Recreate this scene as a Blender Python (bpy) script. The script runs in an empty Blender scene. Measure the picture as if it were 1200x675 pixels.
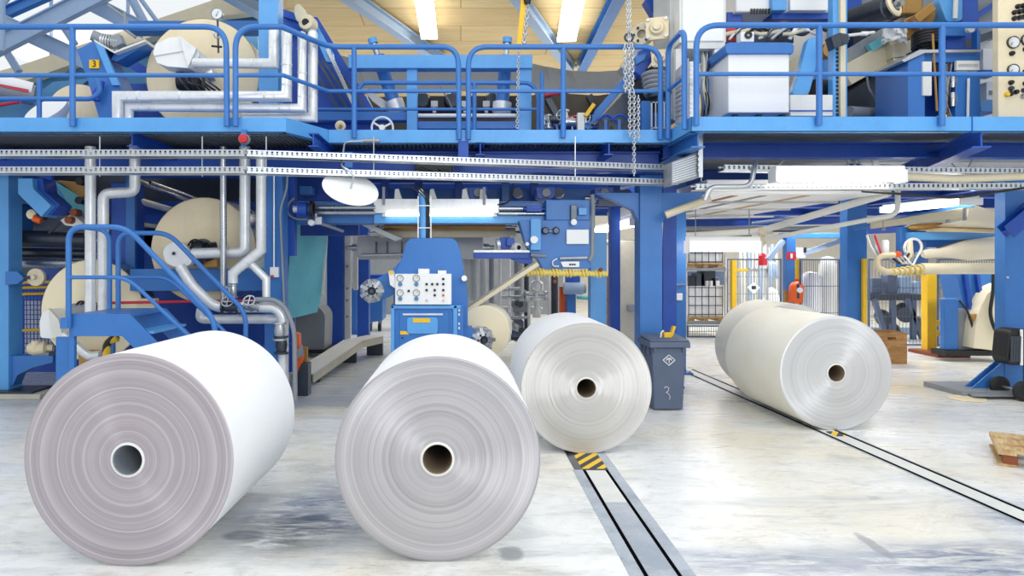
import bpy, bmesh, math, random
from mathutils import Vector, Matrix, Quaternion
random.seed(7)
PI = math.pi
SC = bpy.context.scene
COL = SC.collection
F, CX, CY, H = 800.0, 540.0, 305.0, 1.9     # focal length in pixels, principal point, eye height

def P(px, py, Y):
    """the point of the place seen at a pixel, at distance Y from the camera"""
    return Vector(((px - CX) * Y / F, Y, H - (py - CY) * Y / F))
def X(px, Y): return (px - CX) * Y / F
def Z(py, Y): return H - (py - CY) * Y / F

# ------------------------------------------------------------------ materials
def lin(h):
    h = h.lstrip('#')
    c = [int(h[i:i + 2], 16) / 255 for i in (0, 2, 4)]
    return tuple(v / 12.92 if v <= .04045 else ((v + .055) / 1.055) ** 2.4 for v in c) + (1,)
M = {}
class NT:
    def __init__(s, name):
        s.m = bpy.data.materials.new(name); s.m.use_nodes = True
        s.t = s.m.node_tree; s.t.nodes.clear()
        s.out = s.n('ShaderNodeOutputMaterial')
    def n(s, kind, **kw):
        nd = s.t.nodes.new(kind)
        for k, v in kw.items():
            if k.startswith('i_'):
                nd.inputs[k[2:].replace('_', ' ')].default_value = v
            else: setattr(nd, k, v)
        return nd
    def l(s, a, b): s.t.links.new(a, b)
    def math(s, op, a, b=None, clamp=False):
        nd = s.n('ShaderNodeMath', operation=op, use_clamp=clamp)
        for i, v in enumerate((a, b)):
            if v is None: continue
            if isinstance(v, (int, float)): nd.inputs[i].default_value = v
            else: s.l(v, nd.inputs[i])
        return nd.outputs[0]
    def mix(s, fac, a, b, blend='MIX'):
        nd = s.n('ShaderNodeMix', data_type='RGBA', blend_type=blend)
        for i, v in ((0, fac), (6, a), (7, b)):
            if isinstance(v, (int, float)): nd.inputs[i].default_value = v
            elif isinstance(v, tuple): nd.inputs[i].default_value = v
            else: s.l(v, nd.inputs[i])
        return nd.outputs[2]
    def noise(s, vec, scale, detail=3, rough=.55, dist=0, dim='3D', w=None):
        nd = s.n('ShaderNodeTexNoise', noise_dimensions=dim)
        nd.inputs['Scale'].default_value = scale; nd.inputs['Detail'].default_value = detail
        nd.inputs['Roughness'].default_value = rough; nd.inputs['Distortion'].default_value = dist
        if dim == '1D': s.l(w, nd.inputs['W'])
        else: s.l(vec, nd.inputs['Vector'])
        return nd.outputs[0]
    def ramp(s, v, lo, hi):
        nd = s.n('ShaderNodeMapRange'); nd.clamp = True
        s.l(v, nd.inputs[0]); nd.inputs[1].default_value = lo; nd.inputs[2].default_value = hi
        return nd.outputs[0]
    def scale(s, vec, v):
        nd = s.n('ShaderNodeMapping'); nd.inputs['Scale'].default_value = v
        s.l(vec, nd.inputs['Vector']); return nd.outputs[0]
    def bsdf(s, color, rough=.5, metal=0, spec=.5):
        b = s.n('ShaderNodeBsdfPrincipled')
        if isinstance(color, tuple): b.inputs['Base Color'].default_value = color
        else: s.l(color, b.inputs['Base Color'])
        if isinstance(rough, (int, float)): b.inputs['Roughness'].default_value = rough
        else: s.l(rough, b.inputs['Roughness'])
        b.inputs['Metallic'].default_value = metal
        b.inputs['Specular IOR Level'].default_value = spec
        s.l(b.outputs[0], s.out.inputs[0]); return b
    def bump(s, b, h, strength=.2, dist=.01):
        nd = s.n('ShaderNodeBump'); nd.inputs['Strength'].default_value = strength
        nd.inputs['Distance'].default_value = dist
        s.l(h, nd.inputs['Height']); s.l(nd.outputs[0], b.inputs['Normal'])
def paint(key, hexc, rough=.45, metal=0, dirt=.25, dirt_hex=None, scale=3.0, spec=.5, bump=0):
    """a painted or bare surface with worn, slightly soiled patches"""
    t = NT(key); tc = t.n('ShaderNodeTexCoord').outputs['Object']
    c = lin(hexc); d = lin(dirt_hex) if dirt_hex else tuple(v * .55 for v in c[:3]) + (1,)
    n1 = t.noise(tc, scale, 6, .62); n2 = t.noise(tc, scale * 9, 3)
    f = t.math('MULTIPLY', t.ramp(n1, .45, .75), dirt)
    f = t.math('ADD', f, t.math('MULTIPLY', t.ramp(n2, .55, .8), dirt * .4), True)
    v3 = t.scale(tc, (14, 14, 2.2)); n3 = t.noise(v3, 1.6, 5, .7)
    f = t.math('ADD', f, t.math('MULTIPLY', t.ramp(n3, .58, .72), dirt * .9), True)
    wear = t.math('MULTIPLY', t.ramp(t.noise(tc, scale * 16, 6, .75), .66, .74), min(.45, dirt))
    col = t.mix(wear, t.mix(f, c, d), tuple(min(1, v * .55 + .38) for v in c[:3]) + (1,))
    b = t.bsdf(col, t.math('ADD', t.math('MULTIPLY', n1, .2), rough - .1), metal, spec)
    if bump: t.bump(b, n2, bump, .004)
    M[key] = t.m; return t.m
paint('blue', '3776c0', .38, 0, .26, '2b58a0', 2.5)
paint('blue_light', '5ca4e4', .36, 0, .26, '3a78bc', 2.5)
paint('blue_deep_shade', '1f52b4', .40, 0, .3, '143278', 2.5)  # machine blue darkened, shade of back frames and under-deck beams put into the paint
paint('steel_blue', '4a86b4', .5, 0, .2)
paint('truss', '9ab2d2', .5, 0, .2)
paint('white', 'eef0f2', .4, 0, .1, 'b9bcc0')
paint('offwhite', 'dfe0dc', .5, 0, .16, 'a5a59c')
paint('cream', 'ebdcbb', .55, 0, .24, 'b9a57c', 2.2)
paint('rope_yellow', 'f2dc78', .6, 0, .2, 'c9a83a')
paint('cream_light', 'f4e8c8', .5, 0, .1, 'd8c69a', 2)
paint('beige', 'd9cfb4', .5, 0, .18, 'a3987c')
paint('galv', 'c3c8cd', .34, .75, .25, '7f858c', 6)
paint('steel', 'b4b9c0', .26, .9, .25, '6b7078', 5)
paint('dark_steel', '4c525c', .32, .7, .3, '23262c', 5)
paint('grey', '8d939b', .5, 0, .25, '5c6168')
paint('grey_light', 'c8cbcc', .55, 0, .18, '9a9d9e')
paint('concrete', 'c6c3b6', .85, 0, .35, '918e82', 3, .2, .3)
paint('black', '17181c', .45, 0, .2, '0a0a0c')
paint('rubber', '1c1d20', .7, 0, .2, '0c0c0d')
paint('yellow', 'f0c020', .45, 0, .12, 'b08a10')
paint('orange', 'e8601c', .45, 0, .15, 'a83c0c')
paint('red', 'c8283a', .45, 0, .12, '7c1420')
paint('brown', '8a4a2c', .7, 0, .3, '4d2814')
paint('brass', 'b48a4e', .4, .5, .3, '6b4c22')
paint('teal', '78cddb', .6, 0, .25, '3b8fa2', 1.6)
paint('bin_grey', '56637c', .55, 0, .2, '3a4558', 4)
paint('card', 'b98e5e', .8, 0, .3, '8a6238', 4)
paint('core', '8f7d68', .75, 0, .35, '55483c', 8)
paint('alu', 'e6e9ec', .36, .35, .32, '9aa1a8', 5)
paint('brown_grey', '5d564c', .9, 0, .3, '3a352e', 2)
paint('felt', '8a8f98', .9, 0, .2, '6d727a', 2, .2)
paint('web', 'f3ead6', .7, 0, .08, 'd8cbac', 1)

def wood(key, hexa, hexb, sc=(1, 8, 8)):
    t = NT(key); tc = t.n('ShaderNodeTexCoord').outputs['Object']
    v = t.scale(tc, sc); n = t.noise(v, 2.2, 7, .6, 1.2)
    n2 = t.noise(t.scale(tc, (.35, .35, .35)), 1, 2)
    c = t.mix(t.ramp(n, .3, .72), lin(hexa), lin(hexb))
    c = t.mix(t.math('MULTIPLY', t.ramp(n2, .4, .7), .35), c, lin(hexb))
    b = t.bsdf(c, .7, 0, .25); t.bump(b, n, .15, .004)
    M[key] = t.m
wood('timber', 'd9c49a', 'a0733e', (8, 1, 8))
wood('crate_ply', 'c79a66', '8d5f35', (1, 1, 6))

def plywood():
    t = NT('ceiling_ply'); tc = t.n('ShaderNodeTexCoord').outputs['Object']
    br = t.n('ShaderNodeTexBrick', offset=.5)
    br.inputs['Scale'].default_value = 1; br.inputs['Mortar Size'].default_value = .012
    br.inputs['Brick Width'].default_value = 5.0; br.inputs['Row Height'].default_value = 1.25
    br.inputs['Color1'].default_value = lin('d6c49c'); br.inputs['Color2'].default_value = lin('c9b58c')
    br.inputs['Mortar'].default_value = lin('96784a')
    t.l(tc, br.inputs['Vector'])
    n = t.noise(t.scale(tc, (.5, 4, 4)), 1.6, 7, .65, .8)
    c = t.mix(t.math('MULTIPLY', t.ramp(n, .42, .78), .5), br.outputs[0], lin('b08e58'))
    b = t.bsdf(c, .75, 0, .2); M['ceiling_ply'] = t.m
plywood()

def emit(key, hexc, strength):
    t = NT(key); e = t.n('ShaderNodeEmission'); e.inputs[0].default_value = lin(hexc); e.inputs[1].default_value = strength
    t.l(e.outputs[0], t.out.inputs[0]); M[key] = t.m
def slot():
    t = NT('slot_black'); t.bsdf((.004, .004, .005, 1), 1, 0, 0); M['slot_black'] = t.m
slot()
paint('rail_steel', 'b9c1cb', .5, .2, .8, '77818f', 2.2)
paint('concrete_pale', 'dedfdb', .5, 0, .3, 'a9adb2', 3)
paint('rail_cover', 'a9b2be', .45, .3, .8, 'd9dde2', 1.6)
emit('lamp', 'fff8ea', 9.0)
emit('lamp_roof', 'fff6e0', 10.0)

def glass():
    t = NT('pane_glass'); b = t.n('ShaderNodeBsdfGlass'); b.inputs['IOR'].default_value = 1.05; b.inputs['Roughness'].default_value = 0
    tr = t.n('ShaderNodeBsdfTransparent'); mx = t.n('ShaderNodeMixShader'); mx.inputs[0].default_value = .85
    t.l(b.outputs[0], mx.inputs[1]); t.l(tr.outputs[0], mx.inputs[2]); t.l(mx.outputs[0], t.out.inputs[0]); M['pane_glass'] = t.m
glass()

def paper_end(key, dark, light, aniso=.95, hi='dcd8da', seed=0.0):
    """cut end of a wound roll: fine rings round the axis (local Y)"""
    t = NT(key); tc = t.n('ShaderNodeTexCoord').outputs['Object']
    sp = t.n('ShaderNodeSeparateXYZ'); t.l(tc, sp.inputs[0])
    r = t.math('SQRT', t.math('ADD', t.math('MULTIPLY', sp.outputs[0], sp.outputs[0]), t.math('MULTIPLY', sp.outputs[2], sp.outputs[2])))
    n1 = t.noise(None, 11, 4, .62, 0, '1D', t.math('ADD', r, seed)); n2 = t.noise(None, 120, 4, .75, 0, '1D', r)
    n3 = t.noise(None, 30, 3, .7, 0, '1D', t.math('ADD', r, 3.3 + seed))
    line = t.math('MULTIPLY', t.ramp(n3, .56, .74), .6)
    f = t.math('ADD', t.math('MULTIPLY', t.ramp(n1, .3, .72), .6), t.math('MULTIPLY', t.ramp(n2, .3, .7), .4), True)
    c = t.mix(f, lin(dark), lin(light)); c = t.mix(line, c, lin(hi))
    b = t.bsdf(c, .36, .45, .6)
    b.inputs['Anisotropic'].default_value = aniso
    tg = t.n('ShaderNodeTangent', direction_type='RADIAL', axis='Y'); t.l(tg.outputs[0], b.inputs['Tangent'])
    t.bump(b, n1, .25, .006); M[key] = t.m
paper_end('end_mauve', '978f97', 'bfb7bd', seed=1.7)
paper_end('end_grey', '9d9a9f', 'c6c4c8', seed=4.1)
paper_end('end_pale', 'b6b4b1', 'dad8d4')
paper_end('end_white', 'c0c0c3', 'e2e3e4')
def paper_side(key, hexa, hexb):
    t = NT(key); tc = t.n('ShaderNodeTexCoord').outputs['Object']
    n = t.noise(t.scale(tc, (1, .5, 1)), 2, 3); c = t.mix(t.ramp(n, .35, .8), lin(hexa), lin(hexb))
    t.bsdf(c, .55, 0, .3); M[key] = t.m
paper_side('paper_white', 'f6f7f8', 'ebedf0')
paper_side('paper_cream', 'f6f3e6', 'ece6d2')

def floor_mat():
    t = NT('floor_concrete'); tc = t.n('ShaderNodeTexCoord').outputs['Object']
    big = t.noise(tc, .45, 4, .6, .3)
    st = t.noise(t.scale(tc, (.55, 2.2, 1)), 1.2, 9, .68, 1.2)
    st2 = t.noise(t.scale(tc, (.8, 3.4, 1)), 2.6, 10, .72, 1.6)
    fine = t.noise(tc, 26, 5, .7)
    spk = t.noise(t.scale(tc, (1.0, 2.0, 1)), 5, 3, .5, .6)
    c = t.mix(t.ramp(big, .45, .66), lin('eeefee'), lin('e6dfcb'))
    c = t.mix(t.math('MULTIPLY', t.ramp(st, .5, .72), .8), c, lin('b5bcc4'))
    c = t.mix(t.math('MULTIPLY', t.ramp(st2, .56, .7), .75), c, lin('949ca8'))
    st3 = t.noise(t.scale(tc, (.9, 7.0, 1)), 2.2, 12, .78, 2.2)
    c = t.mix(t.math('MULTIPLY', t.math('MULTIPLY', t.ramp(st3, .56, .66), t.ramp(big, .35, .6)), .7), c, lin('6f7d90'))
    pat = t.noise(t.scale(tc, (1.3, 1.6, 1)), 2.0, 8, .7, .6)
    c = t.mix(t.math('MULTIPLY', t.ramp(pat, .52, .72), .5), c, lin('a3a59f'))
    # worn, scuffed lanes round the first two rolls and right-hand side, plus shading painted beside the first
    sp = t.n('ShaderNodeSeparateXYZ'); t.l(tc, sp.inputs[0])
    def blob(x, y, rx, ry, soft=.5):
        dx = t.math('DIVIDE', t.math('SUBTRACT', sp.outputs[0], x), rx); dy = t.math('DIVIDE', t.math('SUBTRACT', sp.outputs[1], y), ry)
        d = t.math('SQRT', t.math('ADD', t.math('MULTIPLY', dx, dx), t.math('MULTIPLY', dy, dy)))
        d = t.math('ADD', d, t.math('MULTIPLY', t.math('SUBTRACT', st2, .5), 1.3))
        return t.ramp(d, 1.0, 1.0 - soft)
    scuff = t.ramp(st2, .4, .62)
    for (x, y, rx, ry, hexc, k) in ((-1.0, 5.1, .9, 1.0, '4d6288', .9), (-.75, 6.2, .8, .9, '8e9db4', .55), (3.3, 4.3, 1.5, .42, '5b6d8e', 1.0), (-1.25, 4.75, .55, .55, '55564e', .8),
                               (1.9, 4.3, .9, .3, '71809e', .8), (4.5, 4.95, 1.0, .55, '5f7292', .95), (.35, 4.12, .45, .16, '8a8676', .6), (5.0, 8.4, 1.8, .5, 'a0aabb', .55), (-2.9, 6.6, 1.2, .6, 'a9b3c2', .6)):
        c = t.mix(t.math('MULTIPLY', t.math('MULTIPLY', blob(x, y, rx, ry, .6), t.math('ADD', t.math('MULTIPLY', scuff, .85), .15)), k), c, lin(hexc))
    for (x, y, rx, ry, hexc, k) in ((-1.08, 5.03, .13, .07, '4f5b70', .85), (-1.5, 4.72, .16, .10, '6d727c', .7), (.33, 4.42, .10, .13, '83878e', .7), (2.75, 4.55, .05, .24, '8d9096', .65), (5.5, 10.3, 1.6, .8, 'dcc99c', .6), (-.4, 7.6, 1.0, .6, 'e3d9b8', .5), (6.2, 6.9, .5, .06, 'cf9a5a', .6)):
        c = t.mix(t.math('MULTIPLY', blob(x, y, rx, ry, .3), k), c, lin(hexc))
    # bluish bare concrete under the machine
    zone = t.math('MULTIPLY', t.ramp(sp.outputs[1], 8.75, 8.95), t.ramp(sp.outputs[0], .9, .4))
    c = t.mix(t.math('MULTIPLY', zone, .7), c, t.mix(t.ramp(st, .35, .7), lin('b9c3cf'), lin('8d9aac')))
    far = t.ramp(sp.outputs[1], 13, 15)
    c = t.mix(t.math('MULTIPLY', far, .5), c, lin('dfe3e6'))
    c = t.mix(t.math('MULTIPLY', t.ramp(spk, .7, .76), .5), c, lin('76808e'))
    c = t.mix(t.math('MULTIPLY', t.ramp(fine, .55, .8), .18), c, lin('8b93a0'))
    b = t.bsdf(c, t.math('ADD', t.math('MULTIPLY', st, .4), .10), 0, .5)
    t.bump(b, fine, .06, .003); M['floor_concrete'] = t.m
floor_mat()

def hazard(key, ang=.8, width=.055):
    t = NT(key); tc = t.n('ShaderNodeTexCoord').outputs['Object']
    sp = t.n('ShaderNodeSeparateXYZ'); t.l(tc, sp.inputs[0])
    u = t.math('ADD', sp.outputs[0], t.math('ADD', t.math('MULTIPLY', sp.outputs[1], ang), t.math('MULTIPLY', sp.outputs[2], ang)))
    w = t.math('GREATER_THAN', t.math('FRACT', t.math('DIVIDE', u, width * 2)), .5)
    t.bsdf(t.mix(w, lin('efc328'), lin('23262b')), .5); M[key] = t.m
hazard('hazard', -.7, .07)

def mesh_mat(key, hexc, cell, bar):
    """see-through wire mesh: bars kept, cells open"""
    t = NT(key); tc = t.n('ShaderNodeTexCoord').outputs['Object']
    sp = t.n('ShaderNodeSeparateXYZ'); t.l(tc, sp.inputs[0])
    a = t.math('LESS_THAN', t.math('FRACT', t.math('DIVIDE', sp.outputs[0], cell)), bar)
    b2 = t.math('LESS_THAN', t.math('FRACT', t.math('DIVIDE', sp.outputs[2], cell)), bar)
    k = t.math('MAXIMUM', a, b2)
    b = t.n('ShaderNodeBsdfPrincipled'); b.inputs['Base Color'].default_value = lin(hexc); b.inputs['Roughness'].default_value = .5
    tr = t.n('ShaderNodeBsdfTransparent'); mx = t.n('ShaderNodeMixShader')
    t.l(k, mx.inputs[0]); t.l(tr.outputs[0], mx.inputs[1]); t.l(b.outputs[0], mx.inputs[2]); t.l(mx.outputs[0], t.out.inputs[0]); M[key] = t.m

# ------------------------------------------------------------------ mesh builder
def frame_of(d):
    d = d.normalized(); up = Vector((0, 0, 1)) if abs(d.z) < .95 else Vector((0, 1, 0))
    u = d.cross(up).normalized(); v = u.cross(d).normalized(); return u, v
def fillet(pts, rad, n=6):
    """round the corners of a polyline"""
    pts = [Vector(p) for p in pts]; out = [pts[0]]
    for i in range(1, len(pts) - 1):
        a, b, c = pts[i - 1], pts[i], pts[i + 1]
        d1 = (a - b); d2 = (c - b); r = min(rad, d1.length * .48, d2.length * .48)
        p0 = b + d1.normalized() * r; p1 = b + d2.normalized() * r
        for k in range(n + 1):
            s = k / n; out.append(p0 * (1 - s) ** 2 + b * 2 * s * (1 - s) + p1 * s ** 2)
    out.append(pts[-1]); return out
ORG = {}
class MB:
    def __init__(s): s.v = []; s.f = []; s.mi = []; s.cur = 0
    def mat(s, i): s.cur = i; return s
    def add(s, vs, fs):
        b = len(s.v); s.v += [Vector(v) for v in vs]
        for f in fs: s.f.append(tuple(b + i for i in f)); s.mi.append(s.cur)
        return s
    def box(s, x0, x1, y0, y1, z0, z1):
        if x0 > x1: x0, x1 = x1, x0
        if y0 > y1: y0, y1 = y1, y0
        if z0 > z1: z0, z1 = z1, z0
        vs = [(x, y, z) for z in (z0, z1) for y in (y0, y1) for x in (x0, x1)]
        return s.add(vs, [(0, 2, 3, 1), (4, 5, 7, 6), (0, 1, 5, 4), (2, 6, 7, 3), (0, 4, 6, 2), (1, 3, 7, 5)])
    def pbox(s, xa, xb, ya, yb, Y, depth):
        """box whose front face spans pixels xa..xb, ya..yb at distance Y"""
        return s.box(X(xa, Y), X(xb, Y), Y, Y + depth, Z(yb, Y), Z(ya, Y))
    def bar(s, a, b, w, h, up=None):
        """rectangular bar from a to b, w across, h along the up direction"""
        a, b = Vector(a), Vector(b); d = (b - a).normalized()
        upv = Vector(up) if up else (Vector((0, 0, 1)) if abs(d.z) < .95 else Vector((0, 1, 0)))
        u = d.cross(upv).normalized(); v = u.cross(d).normalized()
        vs = [p + u * sx * w / 2 + v * sz * h / 2 for p in (a, b) for sx, sz in ((-1, -1), (1, -1), (1, 1), (-1, 1))]
        return s.add(vs, [(0, 1, 2, 3), (7, 6, 5, 4), (0, 4, 5, 1), (1, 5, 6, 2), (2, 6, 7, 3), (3, 7, 4, 0)])
    def ibeam(s, a, b, w, h, t=.02, up=None):
        """I-section from a to b"""
        a, b = Vector(a), Vector(b); d = (b - a).normalized()
        upv = Vector(up) if up else (Vector((0, 0, 1)) if abs(d.z) < .95 else Vector((0, 1, 0)))
        u = d.cross(upv).normalized(); v = u.cross(d).normalized()
        s.bar(a + v * (h - t) / 2, b + v * (h - t) / 2, w, t, v); s.bar(a - v * (h - t) / 2, b - v * (h - t) / 2, w, t, v)
        return s.bar(a, b, t, h - 2 * t + .002, v)
    def prism(s, poly, ext):
        """closed polygon of 3-D points pushed along ext"""
        n = len(poly); ext = Vector(ext); p = [Vector(q) for q in poly]
        nor = Vector((0, 0, 0))
        for i in range(n): nor += p[i].cross(p[(i + 1) % n])
        if nor.dot(ext) > 0: p = p[::-1]
        vs = p + [q + ext for q in p]
        return s.add(vs, [tuple(range(n)), tuple(reversed(range(n, 2 * n)))] + [((i + 1) % n, i, n + i, n + (i + 1) % n) for i in range(n)])
    def pprism(s, pix, Y, depth): return s.prism([P(a, b, Y) for a, b in pix], (0, depth, 0))
    def tube(s, pts, r, n=10, closed=False, caps=True):
        pts = [Vector(p) for p in pts]; m = len(pts); rs = r if isinstance(r, (list, tuple)) else [r] * m
        ds = []
        for i in range(m):
            a = pts[i - 1] if (i or closed) else pts[i]; b = pts[(i + 1) % m] if (i < m - 1 or closed) else pts[i]
            d1 = (pts[i] - a); d2 = (b - pts[i]); d1 = d1.normalized() if d1.length > 1e-9 else d2.normalized(); d2 = d2.normalized() if d2.length > 1e-9 else d1
            t = (d1 + d2); ds.append((t.normalized() if t.length > 1e-6 else d1, d1, d2))
        u, v = frame_of(ds[0][0]); vs = []
        for i in range(m):
            t = ds[i][0]
            u = (u - t * u.dot(t)); u = u.normalized() if u.length > 1e-6 else frame_of(t)[0]; v = t.cross(u)
            c = max(.45, math.sqrt(max(0, (1 + ds[i][1].dot(ds[i][2])) / 2)))
            # stretch the ring in the plane of the bend so mitred corners keep their thickness
            bn = ds[i][2] - ds[i][1]; bn = bn - t * bn.dot(t); k = 1 / c - 1
            bn = bn.normalized() if bn.length > 1e-6 else None
            for j in range(n):
                o = u * math.cos(2 * PI * j / n) + v * math.sin(2 * PI * j / n)
                if bn is not None: o = o + bn * o.dot(bn) * k
                vs.append(pts[i] + o * rs[i])
        fs = []
        for i in range(m if closed else m - 1):
            i2 = (i + 1) % m
            for j in range(n): fs.append((i * n + j, i * n + (j + 1) % n, i2 * n + (j + 1) % n, i2 * n + j))
        if caps and not closed: fs += [tuple(reversed(range(n))), tuple(range((m - 1) * n, m * n))]
        return s.add(vs, fs)
    def cyl(s, a, b, r, r2=None, n=20): return s.tube([a, b], [r, r if r2 is None else r2], n)
    def lathe(s, prof, o, ax, n=40):
        """profile [(radius, along)] turned round the axis ax through o"""
        o = Vector(o); ax = Vector(ax).normalized(); u, v = frame_of(ax); vs = []; fs = []; rows = []
        for r, h in prof:
            if r < 1e-6: rows.append([len(vs)]); vs.append(o + ax * h)
            else:
                rows.append(list(range(len(vs), len(vs) + n)))
                vs += [o + ax * h + (u * math.cos(2 * PI * j / n) + v * math.sin(2 * PI * j / n)) * r for j in range(n)]
        for a, b in zip(rows, rows[1:]):
            for j in range(n):
                k = (j + 1) % n
                if len(a) == 1 and len(b) == 1: continue
                if len(a) == 1: fs.append((a[0], b[k], b[j]))
                elif len(b) == 1: fs.append((a[j], a[k], b[0]))
                else: fs.append((a[j], a[k], b[k], b[j]))
        return s.add(vs, fs)
    def ring(s, c, ax, R, r, n=24, m=8):
        u, v = frame_of(Vector(ax)); c = Vector(c)
        return s.tube([c + (u * math.cos(2 * PI * i / n) + v * math.sin(2 * PI * i / n)) * R for i in range(n)], r, m, True)
    def build(s, name, mats, parent=None, smooth=38, bevel=0, origin=None):
        me = bpy.data.meshes.new(name)
        if parent is not None: o0 = ORG[parent.name]
        elif origin is not None: o0 = Vector(origin)
        else:
            xs = [v.x for v in s.v]; ys = [v.y for v in s.v]
            o0 = Vector(((min(xs) + max(xs)) / 2, (min(ys) + max(ys)) / 2, min(v.z for v in s.v)))
        me.from_pydata([tuple(v - o0) for v in s.v], [], s.f)
        for m in (mats if isinstance(mats, (list, tuple)) else [mats]): me.materials.append(M[m])
        me.polygons.foreach_set('material_index', s.mi)
        bm = bmesh.new(); bm.from_mesh(me); bmesh.ops.recalc_face_normals(bm, faces=bm.faces); bm.to_mesh(me); bm.free()
        if smooth:
            me.shade_smooth(); me.set_sharp_from_angle(angle=math.radians(smooth))
        o = bpy.data.objects.new(name, me); COL.objects.link(o)
        if parent is not None: o.parent = parent
        else: o.location = o0
        ORG[o.name] = o0
        if bevel:
            b = o.modifiers.new('bevel', 'BEVEL'); b.width = bevel; b.segments = 2; b.limit_method = 'ANGLE'; b.angle_limit = math.radians(50)
        return o
    def solo(s, name, mats, label, cat, group=None, **kw):
        o = s.build(name, mats, None, **kw); tag(o, label, cat, group); return o
def tag(o, label, cat, group=None):
    o['label'] = label; o['category'] = cat
    if group: o['group'] = group
    return o
def struct(o): o['kind'] = 'structure'; return o
def thing(name, label, cat, loc, group=None):
    o = bpy.data.objects.new(name, None); COL.objects.link(o); o.location = loc; o.empty_display_size = .1
    ORG[o.name] = Vector(loc); return tag(o, label, cat, group)
def part_label(o, label): o['label'] = label; return o
def dup(o, loc, label=None, rotz=None, parent=None, scale=None):
    c = o.copy(); COL.objects.link(c)
    if parent is None:
        c.location = loc
        if rotz is not None: c.rotation_euler = (0, 0, rotz)
        if scale: c.scale = (scale,) * 3
        if label: c['label'] = label
    else: c.parent = parent
    for ch in [q for q in o.children]: dup(ch, None, None, None, c)
    ORG[c.name] = Vector(loc) if loc is not None else Vector((0, 0, 0))
    return c
# ------------------------------------------------------------------ camera, sky
cam = bpy.data.cameras.new('camera'); co = bpy.data.objects.new('camera', cam); COL.objects.link(co)
co.location = (0, 0, H); co.rotation_euler = (PI / 2, 0, 0)
cam.sensor_fit = 'HORIZONTAL'; cam.sensor_width = 36; cam.lens = 24
cam.shift_x = (600 - CX) / 1200; cam.shift_y = -(337.5 - CY) / 1200; cam.clip_end = 200
SC.camera = co
w = bpy.data.worlds.new('world'); SC.world = w; w.use_nodes = True
w.node_tree.nodes['Background'].inputs[0].default_value = (.93, .97, 1, 1)
w.node_tree.nodes['Background'].inputs[1].default_value = .92
vs = SC.view_settings; vs.view_transform = 'Standard'; vs.look = 'None'; vs.gamma = 1; vs.exposure = 0.05
try: vs.use_curve_mapping = False
except Exception: pass
def area(name, loc, rot, sx, sy, power, color=(1, .97, .92)):
    l = bpy.data.lights.new(name, 'AREA'); l.shape = 'RECTANGLE'; l.size = sx; l.size_y = sy; l.energy = power; l.color = color
    o = bpy.data.objects.new(name, l); COL.objects.link(o); o.location = loc; o.rotation_euler = rot; return o

# ------------------------------------------------------------------ the hall
GX = ((1.11, 1.14), (1.30, 1.33))
fl = MB()
def slab(x0, x1, y0, y1): fl.box(x0, x1, y0, y1, -.12, 0)
slab(-16, 22, -6, 33)
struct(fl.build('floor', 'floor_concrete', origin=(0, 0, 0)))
struct(MB().box(-16, 22, 33, 33.2, 0, 8.3).build('wall_back', 'offwhite'))
struct(MB().box(-16.2, -16, 8, 33.2, 0, 8.3).build('wall_left', 'grey_light'))
struct(MB().box(22, 22.2, 8, 33.2, 0, 8.3).build('wall_right', 'grey_light'))
struct(MB().box(-5.2, 22.2, 11.5, 33.2, 8.0, 8.12).build('ceiling', 'ceiling_ply', origin=(0, 11.5, 8)))
struct(MB().prism([(-5.2, 16.8, 8), (-5.2, 33.2, 8), (-10.4, 33.2, 8), (-5.3, 16.8, 8)], (0, 0, .12)).build('ceiling', 'ceiling_ply', origin=(0, 11.5, 8)))
# cladding behind the dryer section, under the roof glazing
struct(MB().pprism([(-120, 120), (25, 84), (180, 42), (262, 16), (300, 2), (300, -10), (310, 300), (-120, 300)], 16.6, .1).build('wall_cladding', 'steel_blue'))
# sloping eave band and the glazing above it
struct(MB().pprism([(-140, 122), (25, 76), (250, 0), (330, -28), (330, 10), (262, 18), (180, 42), (25, 96), (-140, 150)], 16.2, .3).build('trim_1', 'beige'))
wn = MB().pprism([(-160, 130), (25, 78), (250, 2), (330, -26), (330, -260), (-160, -260)], 16.35, .02).build('window_1', 'pane_glass', smooth=0); struct(wn)
for k, (a, b) in enumerate((((-60, 108), (-60, -220)), ((60, 66), (60, -220)), ((150, 36), (150, -220)), ((250, 2), (250, -220)))):
    MB().bar(P(*a, 16.34), P(*b, 16.34), .06, .06).build('glazing_bar', 'truss', wn)

# roof steel
def beam(pa, pb, w_, h_, label, name='roof_beam', mat='truss', up=None, group=None):
    return MB().ibeam(pa, pb, w_, h_, .025, up).solo(name, mat, label, 'beam', group)
def flat(x0, y0, z):  # pixel on a level plane of height z
    return P(x0, y0, (H - z) * F / (y0 - CY))
zb = 7.75
beam(flat(398, -12, zb), flat(520, 72, zb), .24, .3, 'grey steel ceiling beam running slantwise towards the gantry top')
beam(flat(600, -12, zb), flat(672, 84, zb), .24, .3, 'grey steel ceiling beam slanting behind the yellow hoist')
beam(flat(728, -12, zb), flat(680, 82, zb), .28, .3, 'blue steel ceiling beam meeting the slanting one beyond the hanging chain', mat='blue')
beam(flat(250, -20, zb), flat(330, 26, zb), .3, .34, 'dark grey roof beam above the upper cream cylinder')
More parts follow.
